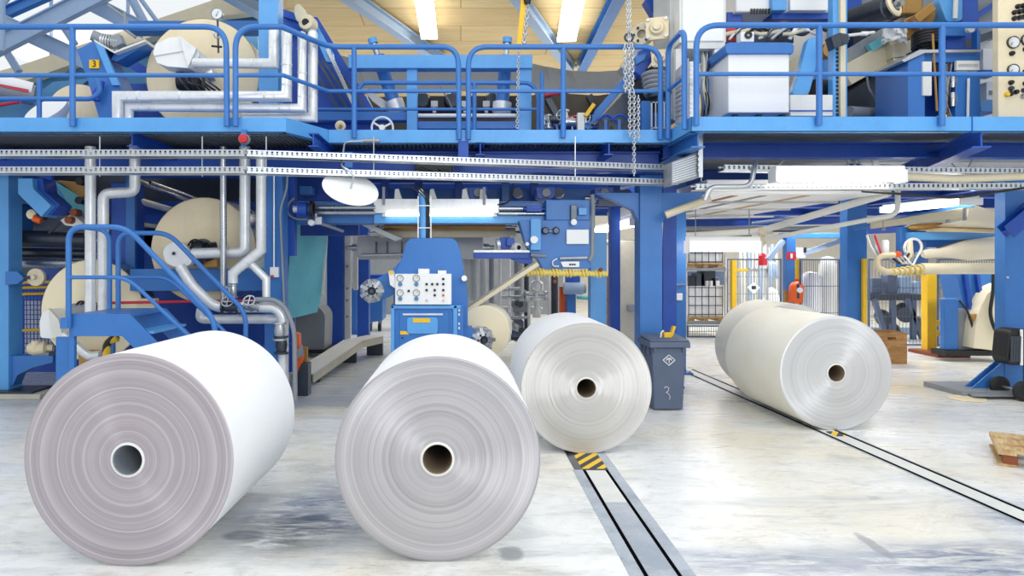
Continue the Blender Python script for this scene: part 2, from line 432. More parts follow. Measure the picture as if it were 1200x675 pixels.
# truss before the glazing
beam(P(-70, 88, 13.5), P(130, -14, 13.5), .16, .36, 'broad grey roof girder crossing the glazing', 'roof_girder')
beam(P(-40, 36, 14.2), P(90, -22, 14.2), .16, .22, 'dark roof girder above the broad one', 'roof_girder', 'blue')
beam(P(-10, 20, 14.0), P(110, 76, 14.0), .12, .32, 'roof brace sloping down from the broad girder to the numbered housing', 'roof_brace')
beam(P(92, -4, 14.0), P(170, 36, 14.0), .12, .32, 'roof brace sloping down at the top of the glazing', 'roof_brace')
MB().tube([P(150, -10, 14.4), P(176, 40, 14.4)], .09).solo('roof_strut', 'truss', 'pale tubular roof strut at the end of the glazing', 'strut')
MB().tube([P(160, -8, 14.9), P(186, 28, 14.9)], .05).solo('roof_strut', 'truss', 'thin tie rod beside the pale tubular strut', 'strut')
MB().tube([P(-4, 42, 14.5), P(22, 84, 14.5)], .08).solo('roof_strut', 'truss', 'pale tubular strut below the broad roof girder', 'strut')
MB().tube([P(64, 16, 14.6), P(88, 52, 14.6)], .07).solo('roof_strut', 'truss', 'short tubular strut between girder and upper railing', 'strut')
MB().tube([P(2, 8, 14.8), P(20, -18, 14.8)], .06).solo('roof_strut', 'truss', 'short tubular strut at the upper corner of the glazing', 'strut')
MB().tube([P(2, -20, 13), P(2, 60, 13)], .06).solo('roof_post', 'truss', 'pale round post at the edge of the glazing', 'post')

def strip_lamp(pa, pb, w_, hgt, label, group=None, diff='lamp', name='strip_light', housing='white', up=(0, 0, 1)):
    pa, pb = Vector(pa), Vector(pb); t = thing(name, label, 'lamp', (pa + pb) / 2, group)
    u = Vector(up)
    MB().bar(pa + u * hgt * .6, pb + u * hgt * .6, w_ * .8, hgt * .5, u).build('housing', housing, t, bevel=.01)
    d = (pb - pa).normalized()
    MB().bar(pa + d * .02, pb - d * .02, w_, hgt * .7, u).build('diffuser', diff, t, bevel=.015)
    for p in (pa, pb): MB().bar(p - d * .015, p + d * .015, w_ * 1.04, hgt * 1.0, u).build('end_cap', housing, t)
    return t
strip_lamp(flat(496, -8, 7.72), flat(503, 43, 7.72), .42, .14, 'lit strip lamp on the plywood ceiling above the gantry', 'ceiling strip lamps', 'lamp_roof')
strip_lamp(flat(674, -8, 7.72), flat(664, 46, 7.72), .48, .14, 'lit strip lamp on the plywood ceiling beside the yellow hoist', 'ceiling strip lamps', 'lamp_roof')

# ------------------------------------------------------------------ paper rolls
def paper_roll(label, xf, yf, R, L, rz, end, side, core_mat=('core', 'offwhite'), seed=0, group='big rolls of paper lying on the floor'):
    rnd = random.Random(seed)
    rc = .108
    m = MB(); prof = []; r = rc
    while r < R - .012:
        prof.append((r, rnd.uniform(0, .0016))); r += rnd.uniform(.006, .02)
    prof.append((R - .006, .0)); prof.append((R, .006))
    n = 128
    m.mat(1).lathe(prof, (0, 0, 0), (0, 1, 0), n)
    m.mat(0).lathe([(R, .006), (R - .0015, .12), (R, .3), (R, L * .7), (R - .001, L - .1), (R, L - .006)], (0, 0, 0), (0, 1, 0), n)
    m.mat(1).lathe([(R, L - .006), (R - .006, L), (rc, L)], (0, 0, 0), (0, 1, 0), n)
    o = m.build('paper_roll', [side, end], None, smooth=50, origin=(0, 0, 0)); tag(o, label, 'paper roll', group)
    k = MB().mat(1).lathe([(rc, .004), (rc, -.004), (rc - .006, -.008), (.094, -.008)], (0, 0, 0), (0, 1, 0), 48).mat(0).lathe([(.094, -.008), (.09, -.003), (.09, L + .003), (.094, L + .008), (rc, L + .006), (rc, L - .004)], (0, 0, 0), (0, 1, 0), 48).build('core', core_mat, o)
    part_label(k, 'brown cardboard core')
    o.location = (xf, yf, R); o.rotation_euler = (0, 0, rz); ORG[o.name] = Vector(o.location); return o
paper_roll('white paper roll with mauve grey end, beside the blue stairs', -2.065, 4.235, .662, 1.36, -.035, 'end_mauve', 'paper_white', ('grey', 'offwhite'), seed=1)
paper_roll('white paper roll standing before the machine with the gauge panel, grey end', -.147, 4.30, .648, 1.32, .0, 'end_grey', 'paper_white', seed=2)
paper_roll('paper roll resting over the wide floor rail next to the wheelie bin', 1.232, 6.70, .645, 1.30, .005, 'end_pale', 'paper_white', seed=3)
paper_roll('cream white paper roll lying alone across the narrow floor rail', 4.19, 7.62, .64, 1.45, .03, 'end_white', 'paper_cream', seed=4)
paper_roll('paper roll mostly hidden behind the one on the narrow rail', 4.42, 9.14, .66, .95, .01, 'end_pale', 'paper_cream', seed=5)

# ------------------------------------------------------------------ rails let into the floor
def floor_rail(name, label, a0, a1, b0, b1, edge, gw, dark='slot_black', em='rail_steel', cm='rail_cover'):
    """two steel plates with two dark slots and a steel cover between them; a.. left slot, b.. right slot"""
    t = thing(name, label, 'floor rail', ((a0[0] + b0[0]) / 2, (a0[1] + a1[1]) / 2, 0))
    def strip(nm, p0, q0, p1, q1, z, mt):
        MB().prism([(p0[0], p0[1], 0), (q0[0], q0[1], 0), (q1[0], q1[1], 0), (p1[0], p1[1], 0)], (0, 0, z)).build(nm, mt, t, smooth=0)
    off = lambda p, d: (p[0] + d, p[1])
    strip('edge_plate', off(a0, -edge - gw / 2), off(a0, -gw / 2), off(a1, -edge - gw / 2), off(a1, -gw / 2), .004, em)
    strip('slot', off(a0, -gw / 2), off(a0, gw / 2), off(a1, -gw / 2), off(a1, gw / 2), .002, dark)
    strip('cover_plate', off(a0, gw / 2), off(b0, -gw / 2), off(a1, gw / 2), off(b1, -gw / 2), .004, cm)
    strip('slot', off(b0, -gw / 2), off(b0, gw / 2), off(b1, -gw / 2), off(b1, gw / 2), .002, dark)
    strip('edge_plate', off(b0, gw / 2), off(b0, edge + gw / 2), off(b1, gw / 2), off(b1, edge + gw / 2), .004, em)
    return t
ra = floor_rail('floor_rail', 'wide steel rail with two dark slots running towards the wheelie bin', (1.115, 2.2), (1.115, 6.18), (1.318, 2.2), (1.318, 6.18), .085, .028)
MB().box(1.03, 1.10, 6.18, 8.2, 0, .005).build('edge_plate', 'dark_steel', ra)
MB().box(1.335, 1.42, 6.18, 8.2, 0, .005).build('edge_plate', 'rail_steel', ra)
part_label(MB().box(1.10, 1.335, 6.2, 8.2, 0, .006).build('cover_plate', 'hazard', ra), 'plate with yellow and black hazard stripes')
MB().box(1.10, 1.335, 6.165, 6.2, 0, .007).build('slot', 'black', ra)
rb = floor_rail('floor_rail', 'narrow double rail crossing the floor under the cream white paper roll', (4.15, 3.2), (3.80, 11.9), (4.345, 3.2), (4.02, 11.9), .014, .042, 'slot_black', 'rail_steel', 'concrete_pale')
part_label(MB().box(4.03, 4.16, 7.35, 7.56, .004, .007).build('cover_plate', 'hazard', rb), 'short hazard striped cover')
MB().box(1.13, 1.303, 5.35, 6.16, .003, .0055).build('cover_plate', 'concrete_pale', ra)
# ------------------------------------------------------------------ walkways
DZ = 3.573                       # level of the walkway decks
YL, YC, YR = 8.0, 8.75, 7.95     # front edges of the three stretches
XL0, XL1, XC0, XC1 = -9.0, X(335, YL), X(385, YC), 2.68
wk = thing('walkway', 'blue steel upper walkway spanning the dryer section and the gantry', 'walkway', (-2, 9, DZ))
def fascia(a, b, root, zt=DZ, zb_=3.395, nm='fascia'):
    a, b = Vector((a[0], a[1], 0)), Vector((b[0], b[1], 0)); d = (b - a).normalized(); n_ = Vector((-d.y, d.x, 0))
    m = MB(); m.prism([a + Vector((0, 0, zb_)), b + Vector((0, 0, zb_)), b + Vector((0, 0, zt)), a + Vector((0, 0, zt))], n_ * .012)
    m.prism([a + Vector((0, 0, zb_)), b + Vector((0, 0, zb_)), b + Vector((0, 0, zb_ + .014)), a + Vector((0, 0, zb_ + .014))], n_ * .07)
    return m.build(nm, 'blue_light', root, bevel=.003)
fascia((XL0, YL), (XL1, YL), wk); fascia((XL1, YL), (XC0, YC), wk); fascia((XC0, YC), (1.26, YC), wk); fascia((1.26, YC), (XC1, YC), wk)
MB().prism([(XL0, YL + .01, DZ - .03), (XL1, YL + .01, DZ - .03), (XC0, YC + .01, DZ - .03), (XC1, YC + .01, DZ - .03), (XC1, 10.6, DZ - .03), (XL0, 10.6, DZ - .03)], (0, 0, .024)).build('deck_plate', 'blue', wk)
g = MB()
x = XL0
while x < XC1 - .05:
    y0 = YL if x < XL1 else (YL + (x - XL1) / (XC0 - XL1) * (YC - YL) if x < XC0 else YC)
    g.box(x, x + .012, y0 + .09, 10.5, DZ - .10, DZ - .034); x += .06
for yy in (9.2, 9.6, 10.0, 10.4): g.box(XC0, XC1 - .1, yy, yy + .012, DZ - .105, DZ - .04)
for yy in (8.3, 8.6): g.box(XL0, XL1, yy, yy + .012, DZ - .105, DZ - .04)
part_label(g.build('grating', 'grey', wk, smooth=0), 'grey grating on the underside')
MB().ibeam((XL0, 9.7, 3.32), (XC1 + .3, 9.7, 3.32), .2, .34, .02).build('support_beam', 'blue_deep_shade', wk)
MB().ibeam((XL0, 9.25, 3.22), (XC1, 9.25, 3.22), .16, .28, .02).build('support_beam', 'blue_deep_shade', wk)
for xx in (-6.2, -3.9, -1.75, .25, 1.9): MB().ibeam((xx, YC if xx > XC0 else YL + .1, 3.33), (xx, 10.5, 3.33), .12, .16, .014).build('cross_beam', 'blue_deep_shade', wk)
MB().bar((-1.45, YC + .09, 3.30), (-1.45, YC + .09, 3.1), .1, .05).build('bracket', 'blue', wk)
MB().box(X(537, YC), X(549, YC), YC - .004, YC + .1, Z(190, YC), Z(165, YC)).build('bracket', 'blue_deep_shade', wk)
wr = thing('walkway', 'blue steel upper walkway carrying the white boxes and beige control panel', 'walkway', (6, 9, DZ))
fascia((XC1, YC + .3), (XC1, YR), wr); fascia((XC1, YR), (X(1139, YR), YR), wr); fascia((X(1140, YR), YR), (9.5, YR), wr)
MB().box(XC1 + .02, 9.5, YR + .012, 10.6, DZ - .03, DZ - .004).build('deck_plate', 'blue', wr)
g = MB(); x = XC1 + .1
while x < 9.4: g.box(x, x + .01, YR + .08, 10.5, DZ - .075, DZ - .034); x += .055
part_label(g.build('grating', 'galv', wr, smooth=0), 'zinc grating on the underside')
MB().ibeam((XC1, 9.05, 3.35), (9.5, 9.05, 3.35), .18, .2, .018).build('support_beam', 'blue_deep_shade', wr)
MB().ibeam(P(1150, 163, 7.99), P(1050, 208, 10.2), .2, .2, .018).build('support_beam', 'blue_deep_shade', wr)
MB().ibeam((XC1 + .12, YR + .1, 3.32), (XC1 + .12, 10.5, 3.32), .16, .18, .018).build('support_beam', 'blue', wr)
MB().box(X(1139, YR) - .006, X(1139, YR) + .006, YR - .008, YR + .1, 3.39, DZ + .002).build('splice_plate', 'blue_deep_shade', wr)

# ------------------------------------------------------------------ railings
ZT, ZM = 4.62, 4.055
def railing(label, top, mid, posts, group='blue tube railings of the upper walkways', r=.034, rm=.025, foot=3.46, mat='blue'):
    loc = Vector(top[0]); loc.z = DZ; t = thing('railing', label, 'railing', loc, group)
    MB().tube(top, r, 12).build('top_rail', mat, t, smooth=60)
    for mpts in mid: MB().tube(mpts, rm, 10).build('mid_rail', mat, t, smooth=60)
    for p in posts:
        x, y, zt = p[:3]; b = p[3] if len(p) > 3 else foot
        MB().tube([(x, y, b), (x, y, zt)], r, 12).box(x - .025, x + .025, y, y + .05, b + .02, b + .09).build('post', mat, t, smooth=60)
    return t
y = YL - .05
railing('blue tube railing before the upper cream cylinders, its end bent down', fillet([(X(-60, y), y, ZT), (X(265, y), y, ZT), (X(266, y), y, 3.46)], .26, 8),
        [[(X(-60, y), y, ZM), (X(266, y), y, ZM)]], [(X(85, y), y, ZT)])
y2 = YC - .05
railing('blue tube railing stepping back past the white pipe loops', fillet([(X(276, y), y, 3.46), (X(276, y), y, ZT), (X(330, y), y, ZT)], .26, 8) + fillet([(XL1 - .02, y - .0, ZT), (XC0, y2, ZT), (X(537, y2), y2, ZT), (X(538, y2), y2, 3.44)], .22, 8)[1:] ,
        [[(X(276, y), y, ZM), (XL1 - .02, y, ZM), (XC0, y2, ZM), (X(538, y2), y2, ZM)]], [(X(415, y2), y2, ZT)])
railing('blue tube railing in front of the hanging chain', fillet([(X(549, y2), y2, 3.44), (X(549, y2), y2, ZT), (X(774, y2), y2, ZT), (X(774, y2), y2, 3.44)], .24, 8),
        [[(X(549, y2), y2, ZM), (X(774, y2), y2, ZM)]], [(X(660, y2), y2, ZT)])
railing('short blue railing loop at the step between the two walkways', fillet([(XC1 - .05, 8.66, 3.44), (XC1 - .05, 8.66, ZT), (XC1 - .05, 8.03, ZT), (XC1 - .05, 8.03, 3.44)], .16, 6),
        [[(XC1 - .05, 8.66, ZM), (XC1 - .05, 8.03, ZM)]], [])
y3 = YR - .05
railing('long blue railing before the white box with blue lid', fillet([(X(816, y3), y3, 3.46), (X(816, y3), y3, ZT), (9.2, y3, ZT)], .26, 8),
        [[(X(816, y3), y3, ZM), (9.2, y3, ZM)]], [(X(960, y3), y3, ZT), (X(1104, y3), y3, ZT)])
yi = 9.4
railing('low inner railing between gantry frame and walkway edge', fillet([(X(420, yi), yi, 4.32 - .06), (X(425, yi), yi, Z(97, yi)), (X(622, yi), yi, Z(97, yi)), (X(631, yi), yi, Z(110, yi)), (X(631, yi), yi, DZ)], .1, 6),
        [[(X(300, yi), yi, Z(128, yi)), (X(631, yi), yi, Z(128, yi))]], [(X(556, yi), yi, Z(97, yi), DZ), (X(634, yi), yi - .12, Z(88, yi), DZ)], r=.03, rm=.02, group=None)
yj = 8.55
railing('low inner railing bent up at its end, before the small cream cylinder', fillet([(X(-40, yj), yj, Z(116, yj)), (X(108, yj), yj, Z(116, yj)), (X(118, yj), yj, Z(108, yj)), (X(112, yj), yj, Z(90, yj))], .16, 6),
        [], [(X(46, yj), yj, Z(92, yj), DZ)], r=.03, group=None)

# ------------------------------------------------------------------ cable trays
def tray(label, pts, w_=.2, lip=.07, group='perforated cable trays below the walkway', pitch=.055, mat='galv', cables=3):
    t = thing('cable_tray', label, 'cable tray', pts[0], group); pts = [Vector(p) for p in pts]
    m = MB(); k = MB()
    for a, b in zip(pts, pts[1:]):
        d = b - a; L = d.length; d.normalize(); s = d.cross(Vector((0, 0, 1))).normalized()
        m.bar(a + Vector((0, 0, .004)), b + Vector((0, 0, .004)), w_, .006)
        for sg in (1, -1):
            o = s * sg * w_ / 2
            for h, hh in ((.008, .022), (lip - .006, .012)): k.bar(a + o + Vector((0, 0, h)), b + o + Vector((0, 0, h)), .006, hh)
            n = int(L / pitch)
            for i in range(n):
                c = a + o + d * (i + .5) * L / n + Vector((0, 0, lip / 2)); k.bar(c - d * pitch * .29, c + d * pitch * .29, .005, lip)
    m.build('bottom', mat, t); k.build('side_rail', mat, t, smooth=0)
    for i in range(cables):
        off = Vector((0, (i - (cables - 1) / 2) * w_ * .25, .028))
        MB().tube([p + off for p in pts], .016, 6).build('cable', 'black' if i % 2 else 'grey', t)
    return t
tray('upper perforated cable tray below the walkway of the dryer section and gantry', [(-7.2, 7.75, 3.07), (X(290, 7.75), 7.75, 3.07), (2.72, 8.95, 3.07)])
tray('lower perforated cable tray, the one the white tilted disc hangs before', [(-7.2, 7.75, 2.88), (X(290, 7.75), 7.75, 2.88), (2.80, 8.95, 2.88)])
tray('upper perforated cable tray beyond the ribbed duct box', [(X(845, 8.6), 8.6, 3.02), (X(1000, 8.6), 8.6, 3.00), (8.6, 8.6, 2.96)], pitch=.06)
tray('lower perforated cable tray beneath the long lit tube lamp', [(X(812, 8.6), 8.6, 2.78), (8.6, 8.6, 2.80)], pitch=.06)
hg = thing('tray_hanger', 'thin rods hanging the cable trays from the walkway', 'hanger', (0, 8.3, 3.4))
for px in (117, 237, 312, 438, 674):
    yy = 7.75 if px < 290 else 7.75 + (X(px, 8.2) + 2.42) / 5.15 * 1.2
    MB().tube([P(px, 160, yy), P(px, 207, yy)], .008, 6).build('rod', 'galv', hg)
# ribbed duct box where the trays meet
t = thing('duct_box', 'grey ribbed box with slanting foot where the cable trays end', 'duct', P(803, 215, 8.5))
MB().prism([P(787, 190, 8.5), P(819, 178, 8.5), P(820, 208, 8.5), P(787, 217, 8.5)], (0, .35, 0)).build('body', 'grey', t)
m = MB()
for i in range(9):
    s = i / 9; m.bar(P(788, 192 + 24 * s, 8.495), P(819, 181 + 26 * s, 8.495), .01, .012)
m.build('rib', 'galv', t)
m = MB().bar(P(821, 146, 8.45), P(821, 208, 8.45), .05, .02)
for i in range(9): m.box(X(818, 8.43), X(820.5, 8.43), 8.425, 8.44, Z(150 + i * 6.4, 8.43), Z(146.5 + i * 6.4, 8.43))
m.build('perforated_strip', 'galv', t)

# ------------------------------------------------------------------ columns on the floor
def column(label, px0, px1, Y, ztop, mat='blue', depth=.28, base=True, cap=None, name='column', z0=0.0):
    x0, x1 = X(px0, Y), X(px1, Y); t = thing(name, label, 'column', ((x0 + x1) / 2, Y + depth / 2, z0))
    w_ = x1 - x0; tk = .022
    m = MB().box(x0, x1, Y, Y + tk, z0, ztop).box(x0, x1, Y + depth - tk, Y + depth, z0, ztop).box((x0 + x1) / 2 - .012, (x0 + x1) / 2 + .012, Y + tk, Y + depth - tk, z0, ztop)
    m.box(x0, x0 + .012, Y + tk, Y + depth - tk, z0, ztop).box(x1 - .012, x1, Y + tk, Y + depth - tk, z0, ztop)
    m.build('shaft', mat, t, bevel=.004)
    if base:
        MB().box(x0 - .09, x1 + .09, Y - .09, Y + depth + .09, z0, z0 + .03).build('base_plate', mat, t, bevel=.004)
        for bx in (x0 - .05, x1 + .05): MB().cyl((bx, Y - .05, z0 + .03), (bx, Y - .05, z0 + .06), .018, n=6).build('bolt', 'steel', t)
    if cap:
        MB().prism([P(a, b, Y + .05) for a, b in cap], (0, .18, 0)).build('gusset', mat, t)
    return t
column('blue column behind the wheelie bin carrying the walkway, gussets at its head', 750, 776, 9.3, 3.06, 'blue', .3, True, [(700, 226), (776, 226), (826, 226), (818, 236), (780, 252), (776, 262), (750, 262), (742, 246), (722, 236)])
column('dark blue column close behind the one at the wheelie bin', 777, 793, 10.2, 3.1, 'blue_deep_shade', .3)
column('blue column with a small white switch box, next to the caged tanks', 791, 804, 11.4, 3.2, 'blue', .25)
column('light blue slim column under the end of the press housing', 692, 711, 9.9, Z(272, 9.9), 'blue_light', .2)
column('dark blue column before the bare concrete wall', 716, 727, 10.8, 3.1, 'blue_deep_shade', .2)
t = column('tall blue column with big base plate at the edge of the floor, diagonal brace at its head', 1177, 1215, 9.75, 3.2, 'blue', .15, False)
yb = 9.45
MB().prism([P(1120, 455, 9.9), P(1142, 465, 9.3), P(1215, 465, 9.3), P(1215, 455, 9.9)], (0, 0, .001)).box(X(1128, 9.5), X(1215, 9.5), 9.5, 10.3, 0, .075).build('base_plate', 'grey', t, bevel=.004)
for a, b in ((9.74, 9.76), (9.87, 9.89)):
    MB().prism([(X(1177, 9.75), a, .075), (X(1177, 9.75), a, .47), (X(1138, 9.75), a, .075)], (0, b - a, 0)).build('gusset', 'blue', t)
MB().ibeam(P(1178, 272, 9.66), P(1212, 243, 9.66), .2, .16, .02, (0, 1, 0)).build('brace', 'blue_deep_shade', t)
MB().box(X(1177, 9.75) - .006, X(1177, 9.75) + .01, 9.73, 9.92, .075, 3.2).build('flange', 'blue', t)
for py in (274, 325): MB().cyl(P(1181, py, 9.75), P(1181, py, 9.73), .018, n=8).build('bolt', 'steel', t)
t = column('bright blue column at the picture edge beside the cream disc and dark rollers', -14, 10, 9.5, 3.1, 'blue_light', .3, False)
MB().box(X(-14, 9.4), X(52, 9.4), 9.3, 9.9, 0, .07).build('base_plate', 'concrete', t, bevel=.01)
MB().box(X(-14, 9.4), X(40, 9.4), 9.35, 9.85, .07, .10).build('base_plate', 'dark_steel', t)
MB().prism([P(10, 417, 9.55), P(62, 417, 9.55), P(62, 425, 9.55), P(38, 431, 9.55), P(20, 440, 9.55), P(15, 452, 9.55), P(10, 452, 9.55)], (0, .2, 0)).build('arm', 'blue', t, bevel=.004)
t2 = thing('roller_bearing', 'disc shaped bearing on blue bracket beside the bright blue column', 'bearing', P(30, 325, 9.4))
MB().pprism([(6, 318), (20, 318), (28, 326), (20, 333), (6, 334)], 9.38, .1).build('bracket', 'blue', t2, bevel=.004)
MB().lathe([(0, 0), (.03, 0), (.03, .06), (.12, .06), (.125, .09), (.12, .12), (0, .12)], P(38, 325, 9.38), (0, 1, 0), 32).build('disc', 'beige', t2)
MB().tube([P(22, 326, 9.42), P(38, 325, 9.40)], .022, 8).build('shaft', 'dark_steel', t2)
t = thing('pump', 'small cream pump on the blue arm beside the bright blue column', 'pump', P(45, 417, 9.6))
MB().lathe([(0, -.16), (.07, -.16), (.1, -.1), (.1, .06), (.05, .09), (.05, .16), (0, .16)], P(48, 408, 9.65), (1, .2, 0), 24).build('body', 'cream', t)
MB().cyl(P(42, 412, 9.6), P(42, 399, 9.6), .06, n=16).build('port', 'cream', t)
MB().box(X(38, 9.6), X(58, 9.6), 9.58, 9.75, Z(417, 9.6), Z(413, 9.6)).build('foot', 'grey', t)

# ------------------------------------------------------------------ things on the walkway edge
t = thing('mirror', 'white round tilted disc hanging on a bent rod before the cable trays', 'mirror', P(410, 221, 7.9))
c = P(411, 220.5, 7.9); ax = Vector((.30, -.60, .78)).normalized()
MB().lathe([(0, -.022), (.16, -.018), (.28, -.008), (.325, 0), (.33, .008), (.32, .014), (0, .02)], c, -ax, 48).build('disc', 'white', t)
MB().tube(fillet([P(411, 221, 7.86), P(415, 207, 7.75), P(410, 200, 7.78), P(400, 195, 7.85), P(404, 166, 8.6), P(430, 165, 8.62)], .1, 6), .011, 8).build('rod', 'galv', t)
MB().tube([P(426, 165, 8.60), P(445, 165, 8.60)], .028, 10).build('clamp', 'steel', t)
t = thing('signal_lamp', 'small red signal lamp on the front edge of the walkway', 'lamp', P(286, 166, 7.9))
MB().lathe([(0, -.06), (.05, -.05), (.055, 0), (.04, .02), (0, .02)], P(286, 163, 7.93), (0, 1, 0), 20).build('lens', 'red', t)
MB().lathe([(.056, -.02), (.062, -.02), (.066, .03), (0, .06)], P(286, 163, 7.93), (0, 1, 0), 20).build('guard', 'grey', t)
MB().box(X(283, 7.97), X(289, 7.97), 7.95, 7.99, Z(172, 7.97), Z(152, 7.97)).build('bracket', 'blue', t)

# hanging chain
def chain(m, a, b, ll=.05, r=.006, wd=.017):
    a, b = Vector(a), Vector(b); d = (b - a); n = max(1, int(d.length / (ll * .72))); d.normalize(); u, v = frame_of(d)
    for i in range(n):
        c = a + (b - a) * (i + .5) / n; s = u if i % 2 else v
        pts = []
        for k in range(8):
            an = 2 * PI * k / 8; pts.append(c + s * math.cos(an) * wd + d * math.sin(an) * ll * .5)
        m.tube(pts, r, 5, True)
t = thing('hoist_chain', 'long looped steel hoist chain hanging past the railing', 'chain', P(738, 200, 8.55))
yc = 8.6
for a, b in (((735, -15), (736, 50)), ((738, -15), (738, 50))):
    m = MB(); chain(m, P(*a, yc), P(*b, yc)); m.build('strand', 'galv', t)
for k, (a, b) in enumerate((((732, 52), (733, 108)), ((737, 48), (737, 110)), ((741, 52), (741, 108)))):
    m = MB(); chain(m, P(*a, yc + .02 * k), P(*b, yc + .02 * k), .06, .008, .02); m.build('strand', 'galv', t)
for k, (a, b) in enumerate((((738, 108), (738, 160)), ((743, 108), (743, 206)), ((748, 112), (748, 165)))):
    m = MB(); chain(m, P(*a, yc), P(*b, yc), .05, .007, .018); m.build('strand', 'galv', t)
MB().ring(P(737, 44, yc), (0, 1, 0), .05, .014, 18).build('hook', 'dark_steel', t)
t = thing('hoist', 'yellow hoist arm with chain hanging above the gantry frame', 'hoist', P(610, 50, 9.0))
MB().pprism([(612, -15), (620, -15), (613, 52), (606, 52)], 9.0, .1).build('arm', 'yellow', t, bevel=.006)
m = MB(); chain(m, P(621, -15, 9.0), P(614, 50, 9.0), .07, .012, .026); chain(m, P(608, 54, 9.0), P(606, 150, 9.0), .05, .007, .018); m.build('chain', 'galv', t)
MB().lathe([(0, -.05), (.04, -.05), (.05, 0), (.04, .05), (0, .05)], P(618, 0, 8.97), (0, 0, 1), 16).build('hook_block', 'black', t)
# ------------------------------------------------------------------ unwind stand with gauge panel
Y0 = 8.35
st = thing('unwind_stand', 'blue machine stand with white gauge panel and cabinet, behind the middle front roll', 'machine', P(500, 480, Y0))
def smooth_poly(pix, Y, n=4, rad=.06):
    pts = [P(a, b, Y) for a, b in pix]; m = len(pts); out = []
    for i in range(m):
        a, b, c = pts[i - 1], pts[i], pts[(i + 1) % m]; r = min(rad, (a - b).length * .45, (c - b).length * .45)
        p0 = b + (a - b).normalized() * r; p1 = b + (c - b).normalized() * r
        for k in range(n + 1):
            s = k / n; out.append(p0 * (1 - s) ** 2 + b * 2 * s * (1 - s) + p1 * s * s)
    return out
MB().prism(smooth_poly([(477, 279), (535, 279), (541, 300), (548, 345), (549, 482), (466, 482), (460, 322), (470, 306)], Y0 + .12, rad=.1), (0, .3, 0)).build('side_plate', 'blue', st, bevel=.006)
MB().prism(smooth_poly([(472, 303), (458, 318), (432, 331), (430, 350), (448, 352), (462, 345), (474, 330)], Y0 + .14, rad=.08), (0, .22, 0)).build('arm', 'blue', st, bevel=.006)
# cabinet: body, raised rim, recessed door
MB().pbox(458, 543, 357, 482, Y0, .55).build('cabinet', 'blue', st, bevel=.012)
rim = MB()
for a, b, c, d in ((458, 540, 358, 362), (458, 462, 358, 480), (531, 536, 358, 480)): rim.pbox(a, b, c, d, Y0 - .03, .04)
rim.build('rim', 'blue_light', st, bevel=.01)
dr = MB().pbox(468, 526, 366, 480, Y0 - .015, .03).build('door', 'blue', st, bevel=.008)
MB().prism(smooth_poly([(477, 372), (513, 372), (513, 391), (477, 391)], Y0 - .03, rad=.04), (0, .02, 0)).build('plate', 'blue_light', dr, bevel=.003)
part_label(MB().pbox(484, 504, 373, 378, Y0 - .036, .01).build('label', 'yellow', dr), 'yellow label strip')
MB().pbox(472, 519, 367.5, 369.5, Y0 - .03, .02).build('handle', 'alu', dr, bevel=.002)
part_label(MB().pprism([(469, 388), (476, 388), (479.5, 392), (469, 392)], Y0 - .024, .012).build('label', 'yellow', dr), 'small yellow warning label')
MB().cyl(P(471.5, 396, Y0 - .02), P(471.5, 396, Y0 - .03), .012, n=12).build('lock', 'black', dr)
for py in (362, 367, 378, 383): MB().pbox(537, 539, py, py + 3, Y0 - .01, .02).build('hinge', 'alu', st)
# gauge panel
pn = MB().pbox(463, 529, 321, 357, Y0 - .05, .2).build('control_panel', 'white', st, bevel=.006)
Yp = Y0 - .05
MB().pprism([(455, 318), (460, 317), (463, 326), (463, 338), (457, 334)], Y0 - .02, .16).build('side_box', 'white', st, bevel=.004)
part_label(MB().pprism([(455.5, 317.5), (460, 316.5), (461, 321), (457.5, 322)], Y0 - .03, .02).build('label', 'yellow', st), 'small yellow label')
for px, py in ((467, 324), (486, 324), (467, 341), (486, 341)):
    px += 2; py += 2
    gd = MB().lathe([(0, 0), (.034, 0), (.036, -.012), (.04, -.016), (.044, -.012), (.045, 0)], P(px, py, Yp), (0, 1, 0), 24).build('gauge', ['galv'], pn)
    MB().cyl(P(px, py, Yp - .003), P(px, py, Yp - .006), .034, n=24).build('dial', 'offwhite', gd); MB().bar(P(px, py, Yp - .008), P(px + 1.6, py - 2.2, Yp - .008), .004, .002).build('needle', 'black', gd)
    MB().lathe([(0, -.03), (.02, -.03), (.026, -.015), (.026, 0)], P(px, py + 7, Yp), (0, 1, 0), 16).build('knob', 'steel_blue', pn)
for px, py in ((479, 341), (500, 333), (506.5, 333), (512.5, 333), (519.5, 333), (519.5, 327), (500, 340), (509.5, 340), (519.5, 340), (509.5, 346), (519.5, 346), (500, 352), (519.5, 352)):
    mt = 'orange' if (px, py) == (519.5, 346) else ('grey_light' if py == 352 else 'black')
    MB().lathe([(0, -.02), (.013, -.02), (.016, -.012), (.016, 0)], P(px, py, Yp), (0, 1, 0), 12).build('button', mt, pn)
MB().pbox(490, 503, 315, 321, Y0 - .02, .14).build('junction_box', 'white', st, bevel=.004); MB().pbox(513, 523, 317, 321, Y0 - .02, .12).build('junction_box', 'white', st, bevel=.004)
